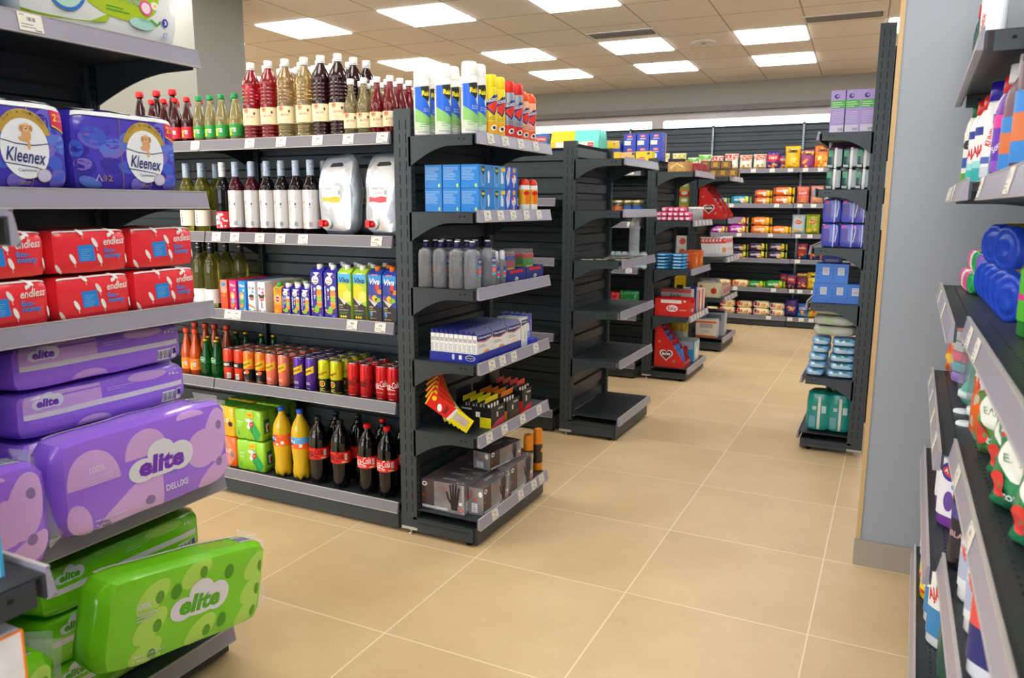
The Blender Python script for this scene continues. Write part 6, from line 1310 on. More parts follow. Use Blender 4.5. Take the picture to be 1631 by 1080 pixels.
# --- quilted roll packs on the second shelf
def quilted():
    w, d, h = .305, .22, .195; b = MB(); S = soft(b, w, d, h, mat('4438B8', .22, coat=.5, bump=.35, bs=14, var=.12), 9, (14, 8, 8), .003, 14, 3)
    a = Art(); cols = ('4A44C4', '6A60C8', '3F5CCC', '7A6AC8', '3428A0', '5A78D8')
    r_ = random.Random(5)
    for k in range(34): a.ell(r_.uniform(-.145, .145), r_.uniform(.02, .165), r_.uniform(.018, .034), r_.uniform(.014, .024), mat(cols[k % 6], .25, coat=.5, bump=.3, bs=20), 1, 14, rot=r_.uniform(-.4, .4))
    a.rect(-.152, .180, .152, .195, PW, 2)
    for u in (-.02, .06): a.rect(u-.0008, .002, u+.0008, .18, mat('A8905A', .3, metal=.4), 2)
    cx, cy = .047, .092; G_ = mat('C8A84A', .35, metal=.3)
    a.ell(cx, cy+.012, .062, .07, G_, 4, 30, .25, PI-.25); a.ell(cx, cy-.002, .054, .064, mat('E8EEF4', .35), 5, 30)
    for k, c in enumerate('SOFT & QUILTED'):
        t = PI*.76-k*PI*.52/13
        if c != ' ': a.text(c, cx+.0565*math.cos(t), cy+.0125+.0635*math.sin(t), .0052, .0058, mat('5A4A20', .4), 6, 0, 0, t-PI/2)
    a.stroke([(cx-.054, cy+.016), (cx-.02, cy+.008), (cx+.02, cy+.006), (cx+.054, cy+.012)], .002, NAVY, 7)
    # little dog above the lettering
    D_ = mat('D8A870', .5); a.ell(cx+.004, cy+.026, .011, .014, D_, 7); a.ell(cx+.004, cy+.043, .0105, .0095, mat('E4BC88', .5), 8); a.ell(cx-.006, cy+.041, .004, .007, mat('C08850', .5), 9); a.ell(cx+.0145, cy+.041, .004, .007, mat('C08850', .5), 9)
    a.ell(cx+.0, cy+.045, .0013, .0013, BLK, 10, 8); a.ell(cx+.0075, cy+.045, .0013, .0013, BLK, 10, 8); a.ell(cx+.0038, cy+.040, .002, .0016, BLK, 10, 8); a.ell(cx-.006, cy+.018, .008, .004, D_, 8, rot=-.5); a.ell(cx+.008, cy+.006, .0035, .01, D_, 9)
    a.text('Kleenex', cx, cy-.017, .088, .03, NAVY, 9, .22, .012, -.09); a.stroke([(cx-.053, cy-.032), (cx-.02, cy-.036), (cx+.02, cy-.041), (cx+.053, cy-.05)], .002, NAVY, 7)
    a.text('Capitonne', cx, cy-.048, .042, .009, NAVY, 8); a.ell(cx+.037, cy-.058, .017, .015, G_, 9); a.ell(cx+.037, cy-.058, .0155, .0135, mat('C8C4E4', .4), 10)
    a.text('12', -.058, .034, .018, .014, G_, 4); a.rect(-.071, .026, -.070, .044, G_, 4); a.stroke([(-.092, .026), (-.084, .042), (-.076, .026)], .0015, WHITE, 4); a.lines(.03, .012, .066, .022, 2, G_, 4, .3)
    a.poly([(.112, .18), (.152, .18), (.152, .134), (.112, .146)], mat('D82458', .35), 5); a.poly([(.112, .146), (.152, .134), (.152, .131), (.112, .143)], YEL, 6); a.text('2', .122, .163, .011, .017, YEL, 7, 0, .03); a.text('ΡΟΛΛΑ', .139, .168, .017, .006, mat('F0B0B8', .4), 7); a.text('ΔΩΡΟ', .139, .158, .017, .006, mat('F0B0B8', .4), 7)
    lay(b, a, fsoft(S, w, d, h), su=.02, sv=.02, off=.00035, smooth=True)
    t = Art()
    for i in range(3):
        for j in range(2): t.ell(-.1+i*.1, -.055+j*.11, .045, .05, PW, 1); t.ell(-.1+i*.1, -.055+j*.11, .018, .02, mat('B8B4A8', .6), 2)
    lay(b, t, fsoft(S, w, d, h, 'top'), su=.03, sv=.03, off=.0006, smooth=True)
    return Proto('toilet_paper_pack', 'toilet paper pack', [('toilet_paper_pack', b)], 'violet blue quilted roll pack with puppy badge,', w, d, h)
qp = quilted(); GXc = -1.70
qp.put(-1.82, 1.330, 1.36, E1, where='beside the shelf end', group='violet quilted roll packs'); qp.put(-1.81, 1.02, 1.36, E1+.02, where='second from the shelf end', group='violet quilted roll packs'); qp.put(-1.82, .70, 1.36, E1, where='third from the shelf end', group='violet quilted roll packs')
# --- red economy packs on the third shelf
def econ():
    w, d, h = .199, .2, .104; b = MB(); S = soft(b, w, d, h, mat('F0343E', .22, coat=.5, bump=.3, bs=16), 9, (10, 8, 6), .003, 16, 8)
    a = Art(); a.rect(-.1, .1, .1, .106, PW, 1); B_ = mat('2A8AE0', .35)
    a.poly([(-.038, .066), (.0, .068), (.004, .03), (-.036, .028)], B_, 2); a.lines(-.032, .032, -.004, .06, 6, mat('8CC4F0', .4), 3, .25)
    for x, y, r_ in ((.004, .072, .5), (-.052, .036, .45), (.014, .034, .35), (-.03, .1, .6), (.05, .1, .7), (-.09, .012, .5), (.092, .03, .2)): a.ell(x, y, .005, .013, WHITE, 4, 12, rot=r_); a.stroke([(x+.006*math.sin(r_)*1.2, y-.012), (x+.009*math.sin(r_)*1.2, y-.019)], .0012, WHITE, 4)
    a.text('endless', .055, .075, .058, .018, WHITE, 5, .25, .012, .05); a.ell(.046, .09, .005, .004, WHITE, 5, rot=.6); a.ell(.041, .088, .003, .005, WHITE, 5)
    a.text('Eco-', .042, .053, .03, .012, B_, 5, 0, .035); a.text('nomy', .05, .037, .045, .013, B_, 5, 0, .035)
    lay(b, a, fsoft(S, w, d, h), su=.02, sv=.02, off=.0004, smooth=True)
    f = MB(); wrapfin(f, w/2-.004, h*.2, h*.95, -.02); wrapfin(f, -w/2+.004, h*.5, h*.95, 0, s_=-1)
    return Proto('toilet_paper_pack', 'toilet paper pack', [('roll_pack', b), ('film_ends', f)] if 0 else [('toilet_paper_pack', b)], 'red economy roll pack', w, d, h)
ep = econ()
for k, y in enumerate((1.408, 1.203, .998, .793)):
    for j in range(2): ep.put(-1.80+(.004 if k % 2 else 0), y, 1.064+j*.1075, E1, where='%s from the shelf end, %s layer' % (ORD[k], ['lower', 'upper'][j]), group='red economy roll packs')
# --- violet and green long packs
def long_pack(w, d, h, base, light, look, front, name='toilet_paper_pack', seed=2):
    B_ = mat(base, .22, coat=.5, bump=.35, bs=10); L_ = mat(light, .24, coat=.5, bump=.35, bs=10); b = MB()
    S = soft(b, w, d, h, B_, 8, (18, 6, 9), .004, 9, seed); a = Art()
    dark = mat('9A6AC0' if base == VB else '5CA028', .3)
    if front:
        if base == VB:
            a.ell(-.17, h*.5, .075, h*.36, L_, 1, 24, 0, PI); a.ell(-.02, h*.62, .06, h*.3, L_, 1, 20, 0, PI); a.poly([(.02, 0), (.02, h*.4), (-.06, h*.36), (-.14, h*.16), (-.18, 0)], L_, 1)
            a.ell(.15, h*.5, .055, h*.22, L_, 1, 20, rot=.3); a.ell(.205, h*.62, .05, h*.34, L_, 1, 24, rot=-.4); a.ell(.2, h*.16, .07, h*.14, L_, 1, 20, rot=.4); a.ell(.12, h*.9, .045, h*.12, L_, 1, 16, 0, PI); a.ell(-.22, h*.15, .04, h*.2, L_, 1)
            for x, y in ((-.02, h*.13), (.215, h*.72), (.205, h*.28), (-.15, h*.05)): a.ell(x, y, .014, .013, mat('8E7AB8', .35), 2)
        else:
            for x, y in ((-.13, h*.72), (-.13, h*.42), (-.14, h*.12), (.0, h*.86), (.03, h*.16), (.215, h*.74), (.21, h*.45), (.2, h*.18)): a.ell(x, y, .055, h*.135, L_, 1, 22, rot=.62); a.ell(x+.02, y-.005, .013, .016, dark, 2)
            for x, y in ((-.06, h*.7), (.11, h*.75), (.1, h*.2)): a.ell(x, y, .016, .02, mat('4E9A1E', .35), 2)
        cloud(a, .02, h*.52, .165, '7A3CC0' if base == VB else '55B01A', 1, 4, .0)
        if base == VB: a.text('DELUXE', .06, h*.2, .07, .017, mat('E4DCF4', .4), 6, 0, .03)
        a.text('100%', -.155, h*.66, .04, .016, mat('E4DCF4', .4), 6, 0, .01); a.lines(-.175, h*.5, -.115, h*.6, 3, mat('D8C8F0', .4), 6, .3); a.text('Απαλό, ανθεκτικό', -.13, h*.13, .09, .009, mat('E4DCF4', .4), 6); a.text('& απορροφητικό', -.135, h*.07, .08, .009, mat('E4DCF4', .4), 6)
        lay(b, a, fsoft(S, w, d, h), su=.025, sv=.025, off=.0004, smooth=True)
        t = Art().bars(w*.34, -d*.2, w*.44, d*.2, NAVY, 9, WHITE, 2).rect(-w*.46, d*.28, w*.46, d*.42, mat('E4E0E8', .3), 1); lay(b, t, fsoft(S, w, d, h, 'top'), su=.03, sv=.03, off=.0007, smooth=True)
    else:
        a.rect(-w*.45, h*.02, w*.46, h*.5, B_, 1); a.rect(-w*.46, h*.44, w*.46, h*.56, mat('E8E4EC', .3), 2); a.rect(-w*.46, h*.56, -w*.05, h*.97, L_ if base == VB else B_, 1)
        a.ell(w*.22, h*.86, w*.12, h*.12, L_, 2); a.ell(-w*.1, h*.05, w*.1, h*.2, L_, 1, 16, 0, PI)
        cloud(a, -w*.33, h*.77, .068, '7A3CC0' if base == VB else '55B01A', 1, 4); a.bars(w*.3, h*.1, w*.39, h*.36, NAVY, 9, WHITE, 3); a.rect(w*.4, h*.1, w*.44, h*.36, WHITE, 3); a.rect(w*.405, h*.2, w*.435, h*.34, NAVY, 4)
        a.lines(-w*.02, h*.7, w*.14, h*.8, 2, mat('D8D0E8', .4), 3, .2); a.ell(w*.36, h*.78, .004, .004, WHITE, 3, 8); a.ell(w*.385, h*.78, .004, .004, WHITE, 3, 8); a.lines(w*.4, h*.74, w*.45, h*.8, 1, WHITE, 3, .3)
        lay(b, a, fsoft(S, w, d, h), su=.025, sv=.03, off=.0005, smooth=True)
    f = MB(); wrapfin(f, w/2-.004, h*.1, h*.95, 0); wrapfin(f, w/2-.006, h*.4, h, d*.25)
    return Proto(name, 'toilet paper pack', [('roll_pack', b), ('film_end', f)], look, w, d, h)
VB, VL, GB, GL_ = 'A474F4', 'DAB0F2', '7AD61E', 'AEE45E'
vb = long_pack(.5, .26, .110, VB, VL, 'long violet roll pack lying flat,', False); vf = long_pack(.5, .115, .235, VB, VL, 'violet deluxe roll pack standing on edge,', True)
for j in range(4): vb.put(-1.885-(j % 2)*.006, 1.262, .562+j*.1142, E1+(.01 if j % 2 else -.01), where='%s layer of the pile behind' % ORD[j], group='violet long packs lying flat')
for j in range(4): vb.put(-1.885, .70, .562+j*.1142, E1, where='%s layer, further pile' % ORD[j], group='violet long packs lying flat')
vf.put(-1.672, 1.262, .575, E1, where='overhanging the price rail', group='violet packs on edge'); vf.put(-1.665, .74, .56, E1-.03, where='second from the shelf end, cut by the frame', group='violet packs on edge')
gb2 = long_pack(.5, .26, .125, GB, GL_, 'long lime green roll pack lying flat,', False, seed=7); gf = long_pack(.52, .115, .232, GB, GL_, 'lime green roll pack on edge,', True, seed=5)
for j in range(3): gb2.put(-1.885+.008*j, 1.262, .085+j*.131, E1+(.012 if j % 2 else -.008), where='%s layer of the pile' % ORD[j], group='green long packs lying flat'); gb2.put(-1.885, .70, .085+j*.131, E1, where='%s layer, further pile' % ORD[j], group='green long packs lying flat')
gf.put(-1.598, 1.262, .215, E1, where='sloping down in front of the pile', group='green packs on edge', tilt=(.0, 0)).rotation_euler = (.04, .19, E1)
gf.put(-1.64, .70, .14, E1, where='second, with its roll ends showing', group='green packs on edge')
# --- pack on the top shelf
b = MB(); w, d, h = .44, .24, .3; S = soft(b, w, d, h, mat('E4E8E6', .22, coat=.4, bump=.4, bs=12), 9, (14, 8, 8), .005, 10, 9); a = Art()
a.poly([(-.22, .012), (-.05, .02), (.02, .06), (.0, .03), (-.22, .0)], mat('A4C828', .3), 1); a.ell(.03, .12, .12, .075, mat('A8C41E', .3), 2, 26, rot=-.1); a.ell(-.1, .09, .05, .055, mat('3A78C8', .3), 3, 24); a.ell(-.1, .09, .042, .047, mat('B8DCCC', .3), 4, 24); a.text('deluxe', .03, .115, .13, .05, mat('8AB0A0', .35), 5, .1, .02, -.08); a.lines(.0, .06, .07, .075, 2, GRN, 5, .3)
a.ell(.108, .085, .018, .018, mat('E0488A', .35), 6); a.ell(.108, .085, .013, .013, mat('F0D8E4', .35), 7); a.ell(.135, .095, .012, .01, WHITE, 6, 8); a.ell(.135, .095, .004, .004, YEL, 7, 8); a.stroke([(.12, .06), (.14, .05), (.15, .06)], .006, GRN, 6); a.ell(.095, .045, .035, .014, mat('A8D8D0', .35), 5); a.text('TOUCH', .1, .055, .03, .008, GRN, 7)
a.ell(.165, .06, .01, .011, mat('3A3AA8', .35), 6); a.text('3', .165, .06, .007, .01, WHITE, 7, 0, .02); a.rect(.16, .02, .175, .036, mat('B8B8E0', .35), 6); a.text('8', .1675, .028, .006, .01, WHITE, 7)
lay(b, a, fsoft(S, w, d, h), su=.03, sv=.03, off=.0005, smooth=True)
tp_ = Proto('kitchen_roll_pack', 'roll pack', [('kitchen_roll_pack', b)], ''); tp_.put(-1.83, 1.30, 1.725, E1, label='white roll pack with lime green print on the top shelf')
b = MB(); S = soft(b, .3, .2, .2, mat('4AA4E0', .25, coat=.4, bump=.3, bs=16), 8, 8, .004, 12, 4); Proto('tissue_pack', 'roll pack', [('tissue_pack', b)], '').put(-1.81, .925, 1.725, E1, label='light blue tissue pack on the top shelf, cut by the frame')
# --- items on the end shelving at the frame edge
def tissues(edge, look):
    b = MB(); w, d, h = .04, .2, .235; m = mat('E4E4E8', .35, var=.06, bs=30); e = mat(edge, .35); b.box(-w/2, w/2, -d/2, d/2, 0, h, m)
    for x in (-w/2, w/2): b.box(x-.0015, x+.0015, -d/2-.001, -d/2+.002, 0, h, e); b.box(x-.0015, x+.0015, -d/2, d/2, h-.001, h+.0015, e)
    r_ = random.Random(3)
    for k in range(16): x = r_.uniform(-w*.45, w*.45); b.box(x-.0005, x+.0005, -d/2-.0006, -d/2, .0, h*r_.uniform(.6, 1), mat(['C8C4D8', 'F0D8DC', 'D8DCE8'][k % 3], .5))
    return Proto('tissue_box', 'tissue box', [('tissue_box', b)], look)
t1 = tissues('E8822A', 'white paper pack with orange edges'); t2 = tissues('E8508A', 'white paper pack with pink edges')
for k, x in enumerate((-1.012, -1.056, -1.10, -1.144)): (t1 if k % 2 == 0 else t2).put(x, .455-k*.004, .545, PI-.0, where='%s from the bracket, frame edge shelving' % ORD[k], group='coloured edge paper packs')
b = MB(); w, d, h = .07, .22, .34; b.box(-w/2, w/2, -d/2, d/2, 0, h, mat('DCE8F0', .3, bump=.3, bs=20)); e = mat('48B0DC', .35)
b.box(w/2-.001, w/2+.001, -d/2-.001, -d/2+.004, 0, h, e); b.box(-w/2-.001, -w/2+.001, -d/2-.001, -d/2+.004, 0, h, e); b.box(-w/2, w/2, -d/2-.0015, -d/2, h*.1, h*.9, mat('E8ECF0', .35))
Proto('paper_pack', 'paper pack', [('paper_pack', b)], '')  .put(-1.062, .45, .845, PI, label='tall white paper pack with bright blue edge, frame edge shelving')
# ================================================================ cleaning products on the near shelving by the column
def jug(prof, sq, col, capprof, capc, art, r, look, name='cleaner_bottle', rough=.25, trans=0., lr=None, capn=18, sx=.62, parts_extra=None, lab_z=0., cap2=None):
    b = MB().lathe(prof, mat(col, rough, trans=trans, ior=1.3), 26, sq=sq); b.v = [(x, y*sx, z) for x, y, z in b.v]
    c = MB().lathe(capprof, mat(capc, .3), capn)
    parts = [('bottle_body', b), ('cap', c)]
    if art:
        l = MB(); lay(l, art, lambda u, v, d: (u, -sx*math.sqrt(max(1e-6, (r*1.0)**2.5-abs(u)**2.5))**.8*1.0-d-.0008 if 0 else -sx*(max(1e-9, r**3-abs(u)**3))**(1/3)-d-.0006, v), su=.006, off=.0004, smooth=True); parts.append(('label', l))
    return Proto(name, 'cleaner bottle', parts, look)
def std(r, h, shoulder=.72, neck=.3): return [(0, .002), (r*.9, 0), (r, .006), (r, h*shoulder*.9), (r*.9, h*shoulder), (r*.6, h*(shoulder+.09)), (r*neck, h*(shoulder+.16)), (r*neck, h*.92), (0, h*.921)]
def cp(r, z0, z1, dome=0): return [(r, z0), (r*1.03, z0+.002), (r*.97, z1-(.012 if dome else .002)), (r*(.5 if dome else .9), z1), (0, z1)]
rF = lambda r: (-r*.9, r*.9)
def lab(r, z0, z1, c1, bands, txt=None, tc='F4F4F4', tz=.6, th=.2, rot=0.):
    a = Art(); x0, x1 = -r*.93, r*.93; a.rect(x0, z0, x1, z1, mat(c1, .35), 1); H_ = z1-z0
    for q0, q1, c in bands: a.rect(x0, z0+H_*q0, x1, z0+H_*q1, mat(c, .35), 2)
    if txt: a.text(txt, 0, z0+H_*tz, (x1-x0)*.8, H_*th, mat(tc, .35), 4, .1, .03, rot)
    return a
j_ajax = jug(std(.042, .27, .76, .36), 2.6, 'F0F4F4', cp(.024, .225, .275, 1), 'E02A24', lab(.042, .02, .19, 'F0F4F4', [(0, .22, '38B8B8'), (.22, .34, '9AE0DC'), (.78, .92, '2A3A98')], 'AJAX', 'D8242C', .52, .2, .2), .042, 'white multi-surface cleaner bottle with red domed cap')
j_tall = jug(std(.045, .32, .86, .6), 2.4, 'F2F4F6', cp(.034, .275, .335), '2A20A8', lab(.045, .03, .25, 'F2F4F6', [(0, .15, 'D8DCE8'), (.2, .3, '5A6AC0')], 'KLINEX', 'D8342C', .6, .1, 1.2), .045, 'tall white cleaner bottle with dark blue cap')
j_pur = jug(std(.045, .29, .74, .34), 2.6, '8A3AC0', cp(.021, .262, .31), 'F0F0F4', lab(.045, .03, .18, '6A38B8', [(.78, 1, 'E83AA0'), (.0, .2, '9A5AC8')], 'Soupline', 'E8E0F4', .5, .16, .7), .045, 'violet softener bottle with white cap and pink band', trans=.3)
j_clr = jug(std(.042, .3, .74, .34), 2.6, 'C89AA8', cp(.019, .27, .31), 'E8ECF0', lab(.042, .03, .16, '3A8AD8', [(.3, .7, 'D87848')], None), .042, 'clear pink cleaner bottle with blue label', trans=.7)
j_grn = jug(std(.038, .25, .78, .4), 2.6, 'E8ECE4', cp(.02, .21, .245), '1E6A3A', lab(.038, .02, .17, 'E8ECE4', [(0, .2, '58A83A'), (.3, .5, '3A5AB0')], 'e', '2A2A30', .75, .2), .038, 'cream cleaner bottle with dark green cap')
Fz = dict(t=1.675, a=1.385, b=1.09, c=.812, d=.548, e=.2); Nz = dict(a=1.385, b=1.107, c=.848, d=.594, e=.24)
def fput(p, px, x, z, where, group=None, rz=-PI/2+.25, zz=.1, **k): p.put(x, wy(px, x, z+zz), z, rz, where=where, group=group or 'cleaner bottles on the second shelf', **k)
for k, (p, x, y, w_) in enumerate(((j_grn, .195, 2.73, 'by the column'), (j_ajax, .20, 2.56, 'second from the column'), (j_ajax, .205, 2.43, 'third from the column'), (j_tall, .212, 2.25, 'in the middle of the shelf'), (j_ajax, .215, 2.10, 'beside the violet one'), (j_pur, .21, 1.99, 'near the bay seam'), (j_clr, .212, 1.885, 'at the bay seam'), (j_clr, .215, 1.73, 'beyond the bay seam'))):
    p.put(x, y, Fz['a'], -PI/2+.6, where='second shelf, '+w_, group='cleaner bottles on the second shelf', sc=(1, 1, 1 if y < 1.8 else {id(j_tall): .73, id(j_pur): .79, id(j_ajax): .89, id(j_clr): .8}.get(id(p), 1)))
j_ol = jug(std(.04, .28, .8, .4), 2.6, '1E3A2A', cp(.022, .24, .28), 'C8201E', lab(.04, .02, .2, '24503A', [(0, .3, 'D83A34'), (.3, .36, 'E8E4DC')], None), .04, 'dark green cleaner bottle with red label')
fput(j_ol, 1561, .2, Fz['t'], 'top shelf by the column', zz=.05); fput(j_ol, 1567, .2, Fz['t'], 'top shelf, second from the column', zz=.05); fput(j_tall, 1576, .2, Fz['t'], 'top shelf, third from the column', zz=.05)
# bin bag rolls
def roll(c, r, L_, look):
    b = MB(); m = mat(c, .3, bump=.4, bs=40); n = 24; prof = [(r*.55, 0), (r*.62, .006), (r*.75, .004), (r*.9, .003), (r, .008), (r, L_-.008), (r*.9, L_), (r*.3, L_-.004), (r*.28, L_*.5)]
    rings = [[(z-L_/2, q*math.cos(2*PI*i/n), q*math.sin(2*PI*i/n)+r+.0014) for i in range(n)] for q, z in [(r*.2, .01)]+prof[:-2]+[(r*.2, L_)]]
    b.rings(rings, m); W_ = MB()
    a = Art(); P = 2*PI*r; a.rect(-L_*.32, -P*.5, L_*.34, P*.5, mat('C8CCD8', .4), 1)
    for q in (0, 1, 2, 3): a.rect(-L_*.32, -P*.5+q*P/4, L_*.0, -P*.5+q*P/4+P*.09, mat('E8B820', .4), 2); a.ell(L_*.16, -P*.5+(q+.5)*P/4, L_*.1, P*.05, mat(c, .4), 2, 12); a.text('ROLL', -L_*.14, -P*.38+q*P/4, L_*.26, P*.05, mat('5A4A6A', .5), 3)
    lay(W_, a, lambda u, v, d: (u, (r+d+.0006)*math.cos(v/r), (r+d+.0006)*math.sin(v/r)+r+.0014), sv=.01, off=.0004, smooth=True)
    return Proto('bin_bag_roll', 'bin bag roll', [('bag_roll', b), ('paper_wrap', W_)], look, L_, 2*r, 2*r)
rb_ = roll('1E48C0', .052, .15, 'large blue bin bag roll'); rp_ = roll('E0609C', .03, .12, 'small pink bin bag roll'); rg_ = roll('2FA860', .031, .12, 'small green bin bag roll'); rw_ = roll('E8E8DC', .03, .12, 'small white bin bag roll'); rv_ = roll('8A6AC8', .03, .12, 'small violet bin bag roll')
def rput(p, px, x, z, where, rz=.25): p.put(x, wy(px, x, z+.03), z, rz, where=where, group='bin bag rolls')
for k, (p, y, x) in enumerate(((rp_, 2.76, .25), (rw_, 2.69, .25), (rp_, 2.62, .25), (rg_, 2.55, .255))): p.put(x, y, Fz['b'], .3, where='bottom layer, %s from the column' % ORD[k], group='bin bag rolls')
for k, (p, y, x) in enumerate(((rp_, 2.725, .265), (rw_, 2.655, .265), (rg_, 2.585, .265), (rv_, 2.515, .27))): p.put(x, y, Fz['b']+.0575, .3, where='upper layer, %s from the column' % ORD[k], group='bin bag rolls')
for k, (y, r_) in enumerate(((2.435, .45), (2.315, .45), (2.195, .45), (2.07, .45), (1.945, .45))): rb_.put(.285, y, Fz['b'], r_, where='bottom layer, %s large one from the column' % ORD[k], group='bin bag rolls')
rb_.put(.29, 2.3825, Fz['b']+.096, .45, where='resting on the bottom ones, towards the column', group='bin bag rolls'); rb_.put(.29, 2.1325, Fz['b']+.096, .45, where='resting on the bottom ones, towards the seam', group='bin bag rolls')
rw2 = roll('D0DCE4', .052, .15, 'large pale roll with white end'); rw2.put(.43, 2.30, Fz['b'], .35, where='at the back of the roll shelf', group='pale rolls'); rw2.put(.43, 2.30, Fz['b']+.109, .35, where='on top at the back of the roll shelf', group='pale rolls')
j_gb = jug(std(.042, .2, .7, .3), 2.6, '3AA83A', cp(.016, .17, .21), 'E8E8E8', lab(.042, .03, .12, '58B838', [(.4, .52, 'D83A90')], None), .042, 'green detergent bottle with pink stripe', trans=.4)
j_gb.put(.235, 1.60, Nz['b'], -PI/2+.3, where='beside the bin bag rolls', group='green detergent bottles')
# hanging packs, sponges and brushes
sx_ = standbag(.13, .2, .05, 'F0641C', Art().rect(-.05, .03, .05, .06, mat('F0A030', .4), 1).ell(0, .12, .045, .025, mat('F4C820', .4), 2).text('DUO', 0, .12, .05, .022, mat('2A1A10', .4), 3, 0, .03).ell(-.02, .05, .03, .015, mat('F4D040', .4), 2), 'orange cleaning cloth packet', 'cloth_packet', 'packet', 3)
sx_.put(.215, 2.77, Fz['c'], -PI/2+.5, where='on the fourth shelf by the column', group='orange cloth packets')
def sponge():
    b = MB()
    for k, c in enumerate(('C8B4E0', '7AC8D8', 'E8648A', '58B0C0', '9A7AD8')): S = soft(b, .075, .05, .028, mat(c, .8, bump=.4, bs=200), 6, 4); n_ = len(b.v)
    parts = []
    for k, c in enumerate(('A88AE0', '6AB8C8', 'E8648A', 'C8D0D8', 'C8D0D8')):
        q = MB(); soft(q, .07, .045, .03, mat(c, .8, bump=.4, bs=200), 6, 4); q.v = [(x, y, z+.005+k*.031) for x, y, z in q.v]; parts.append(('sponge', q))
    S2_ = bag_fn(.09, .185, .075, 2); bg = bag(MB(), S2_, clear_, 8, 10)
    return Proto('sponge_pack', 'sponge pack', parts+[('film', bg)], 'clear pack of coloured sponges')
sp_ = sponge(); sp_.put(.215, 2.62, Fz['c'], -PI/2+.5, where='next to the orange packet', group='sponge packs'); sp_.put(.32, 2.60, Fz['c'], -PI/2+.3, where='behind the front sponge pack', group='sponge packs')
def brush():
    h = MB().lathe([(0, 0), (.018, .002), (.024, .015), (.024, .045), (.014, .06), (.011, .09), (.012, .15), (.008, .17), (0, .172)], mat('5AC0B0', .3), 16); br = MB().lathe([(.024, .018), (.031, .02), (.031, .034), (.024, .036)], mat('D8ECE8', .7), 16, caps=False)
    S_ = bag_fn(.085, .2, .06, 4); return Proto('dish_brush', 'dish brush', [('handle', h), ('bristles', br), ('film', bag(MB(), S_, clear_, 8, 10))], 'turquoise scrubbing brush in clear film')
br_ = brush(); br_.put(.212, 2.34, Fz['c']+.004, -PI/2+.4, where='nearer the sponge pack', group='turquoise brushes', tilt=(0, .1)); br_.put(.218, 2.14, Fz['c']+.004, -PI/2+.4, where='second from the sponge pack', group='turquoise brushes', tilt=(0, .1)); br_.put(.30, 2.28, Fz['c'], -PI/2+.4, where='behind the front two', group='turquoise brushes')
cp_b = standbag(.17, .25, .07, 'C8C8B8', Art().rect(-.08, .14, .08, .2, mat('3A9A5A', .4), 1).text('26', -.03, .17, .05, .035, WHITE, 3, 0, .02).rect(-.08, .02, -.01, .15, mat('F0702A', .4), 2).rect(.01, .03, .08, .13, mat('B8B4A0', .4), 1), 'orange and green cloth bag marked 26', 'cloth_bag', 'packet', 5)
cp_b.put(.235, 1.93, Fz['c'], -PI/2+.5, where='fourth shelf at the bay seam', group='marked cloth bags')
# washing up refills on the next bay
def refill(base, look, seed):
    a = Art(); a.poly([(-.085, .2), (.085, .2), (.085, .13), (0, .16), (-.085, .12)], mat('D8DCD4', .35), 1)
    for k in range(5): a.stroke([(-.07+k*.022, .13), (-.05+k*.024, .235)], .007, mat('D82A34', .35), 2)
    a.ell(-.01, .1, .04, .035, mat('E8ECE4', .35), 3); a.text('ΕΛΙΑ', -.01, .1, .05, .014, mat('3A8A4A', .4), 4); a.ell(.045, .06, .02, .025, mat('E8D84A', .35), 3); a.ell(-.05, .05, .022, .022, mat('D83A34', .35), 3); a.lines(.0, .02, .07, .035, 2, mat('C8D8C8', .4), 3, .3); a.text('ECONOMY', 0, .04, .06, .01, WHITE, 4, 0, .02)
    return standbag(.18, .255, .085, base, a, look, 'soap_refill', 'refill bag', seed, .01)
rf1 = refill('2A8A5A', 'green soap refill bag with red stripes', 3); rf2 = refill('5A9A4A', 'leaf green soap refill bag with red stripes', 7)
for k, (y, p) in enumerate(((1.70, rf2), (1.54, rf1), (1.38, rf1), (1.22, rf1))):
    p.put(.235+.01*(k % 2), y, Nz['c'], -PI/2+.6, where='%s from the 26 marked bag' % ORD[k], group='soap refill bags')
# fifth shelf
j_yel2 = jug(std(.044, .24, .82, .5), 2.4, 'E8EAF0', cp(.03, .205, .24), '2A20A8', lab(.044, .03, .18, 'D8504A', [(0, .4, '2A3070')], None), .044, 'red and navy cleaner bottle with blue cap')
j_red = jug(std(.034, .2, .75, .4), 2.4, 'B8201C', cp(.015, .17, .2), 'E8E8E8', None, .034, 'red glass cleaner bottle', trans=.4)
j_lav = jug(std(.046, .27, .8, .36), 2.6, 'A45AC8', cp(.022, .235, .27), 'E8F0F4', lab(.046, .03, .2, 'ECECF4', [(.86, .94, '4AA0D8')], None).ell(.0, .145, .028, .024, mat('2A3A98', .4), 3).ell(.0, .145, .022, .014, mat('D83A44', .4), 4).text('AJAX', 0, .145, .036, .013, WHITE, 5, .1, .03).ell(.0, .07, .014, .026, mat('6A4AA0', .5), 3).ell(.012, .11, .008, .008, LBL, 3), .046, 'lavender floor cleaner bottle with white label', trans=.35)
dgr = 'cleaner bottles on the fifth shelf'
for p, x, y, w_ in ((j_red, .19, 2.70, 'fifth shelf by the column'), (j_red, .19, 2.60, 'second from the column, fifth shelf'), (j_lav, .19, 2.25, 'fifth shelf, behind the front one'), (j_lav, .188, 2.12, 'fifth shelf, at the front')): p.put(x, y, Fz['d'], -PI/2+.8, where=w_, group=dgr)
j_blk = jug(std(.042, .235, .8, .36), 2.6, '1C1A20', cp(.02, .2, .235), '2A2830', lab(.042, .03, .19, '2A2834', [(.5, .7, '4A4A8A')], 'BLACK', 'B89A9A', .3, .08), .042, 'black laundry liquid bottle')
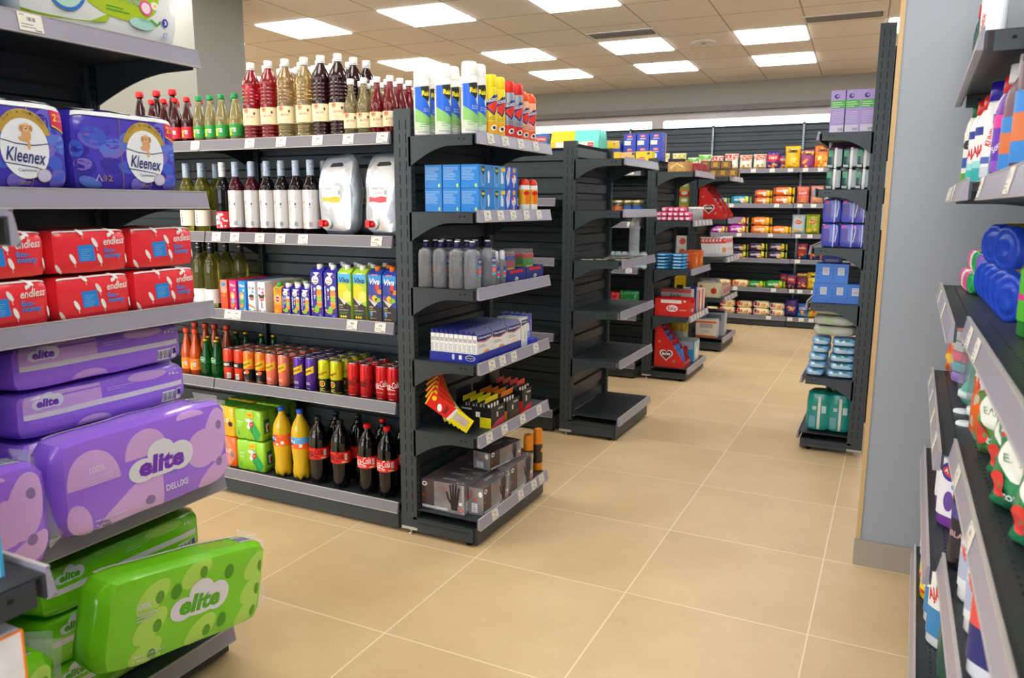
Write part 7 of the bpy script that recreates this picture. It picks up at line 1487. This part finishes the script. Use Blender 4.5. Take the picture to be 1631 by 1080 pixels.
j_blc = jug(std(.05, .24, .8, .36), 2.6, 'ECEEEE', cp(.024, .205, .24), 'E8D820', lab(.05, .03, .2, 'D8DEE8', [(.1, .4, 'A8B4D0'), (.6, .9, 'C0C8E0')], 'KLINEX', 'D8504A', .5, .18, .5).poly([(.0, .02), (.046, .02), (.046, .2), (.02, .2)], mat('F0E020', .35), 6), .05, 'white bleach bottle with yellow side panel')
for p, x, y, w_ in ((j_blk, .188, 1.75, 'fifth shelf at the bay seam'), (j_blc, .204, 1.60, 'next to the black bottle'), (j_blc, .206, 1.47, 'second from the black bottle'), (j_yel2, .195, 1.33, 'fifth shelf, beyond the yellow panels')): p.put(x, y, Nz['d'], -PI/2+.8, where=w_, group=dgr)
# base shelf
egr = 'cleaner bottles on the base shelf'
j_wb = jug(std(.04, .28, .78, .36), 2.6, 'F0F2F4', cp(.02, .24, .29), 'F0F2F4', lab(.04, .03, .2, 'E8ECF4', [(.5, .7, '3A7AD0'), (.2, .4, 'E8D040')], None), .04, 'white bleach bottle with blue and yellow label')
j_yel = jug([(0, .002), (.04, 0), (.045, .006), (.045, .15), (.034, .17), (.044, .19), (.036, .22), (.02, .24), (0, .241)], 2.4, 'F2DC10', cp(.024, .235, .275), 'F2DC10', lab(.045, .02, .13, 'F4E020', [(.0, .1, 'D83A24')], None).ell(-.01, .05, .006, .006, WHITE, 4).ell(-.01, .07, .006, .006, WHITE, 4).ell(-.01, .09, .006, .006, WHITE, 4).ell(.01, .05, .006, .006, WHITE, 4).ell(.01, .07, .006, .006, WHITE, 4).ell(.01, .09, .006, .006, WHITE, 4), .045, 'yellow waisted cleaner bottle')
j_ax = jug(std(.042, .28, .8, .36), 2.6, 'F0F4F4', cp(.022, .24, .28), '2A4AB0', lab(.042, .03, .22, 'F0F4F4', [(.0, .4, '3A8AC8')], 'AJAX', 'D8342C', .6, .22, .35), .042, 'white cleaner bottle with red lettering and blue cap')
for p, x, y, w_ in ((j_wb, .188, 2.74, 'base shelf by the column'), (j_wb, .190, 2.62, 'base shelf, second from the column'), (j_yel, .185, 2.42, 'base shelf'), (j_yel, .187, 2.53, 'base shelf, behind the front one'), (j_ax, .188, 2.28, 'base shelf, next to the yellow one'), (j_ax, .190, 2.165, 'base shelf, second from the yellow one')): p.put(x, y, Fz['e'], -PI/2+.7, where=w_, group=egr)
bx(.07, .05, .26, mat('4A6A58', .4), look='', name='cleaner_box').put(.20, 2.04, Fz['e'], -PI/2, label='dark green cleaner box on the base shelf beside the lettered bottles')
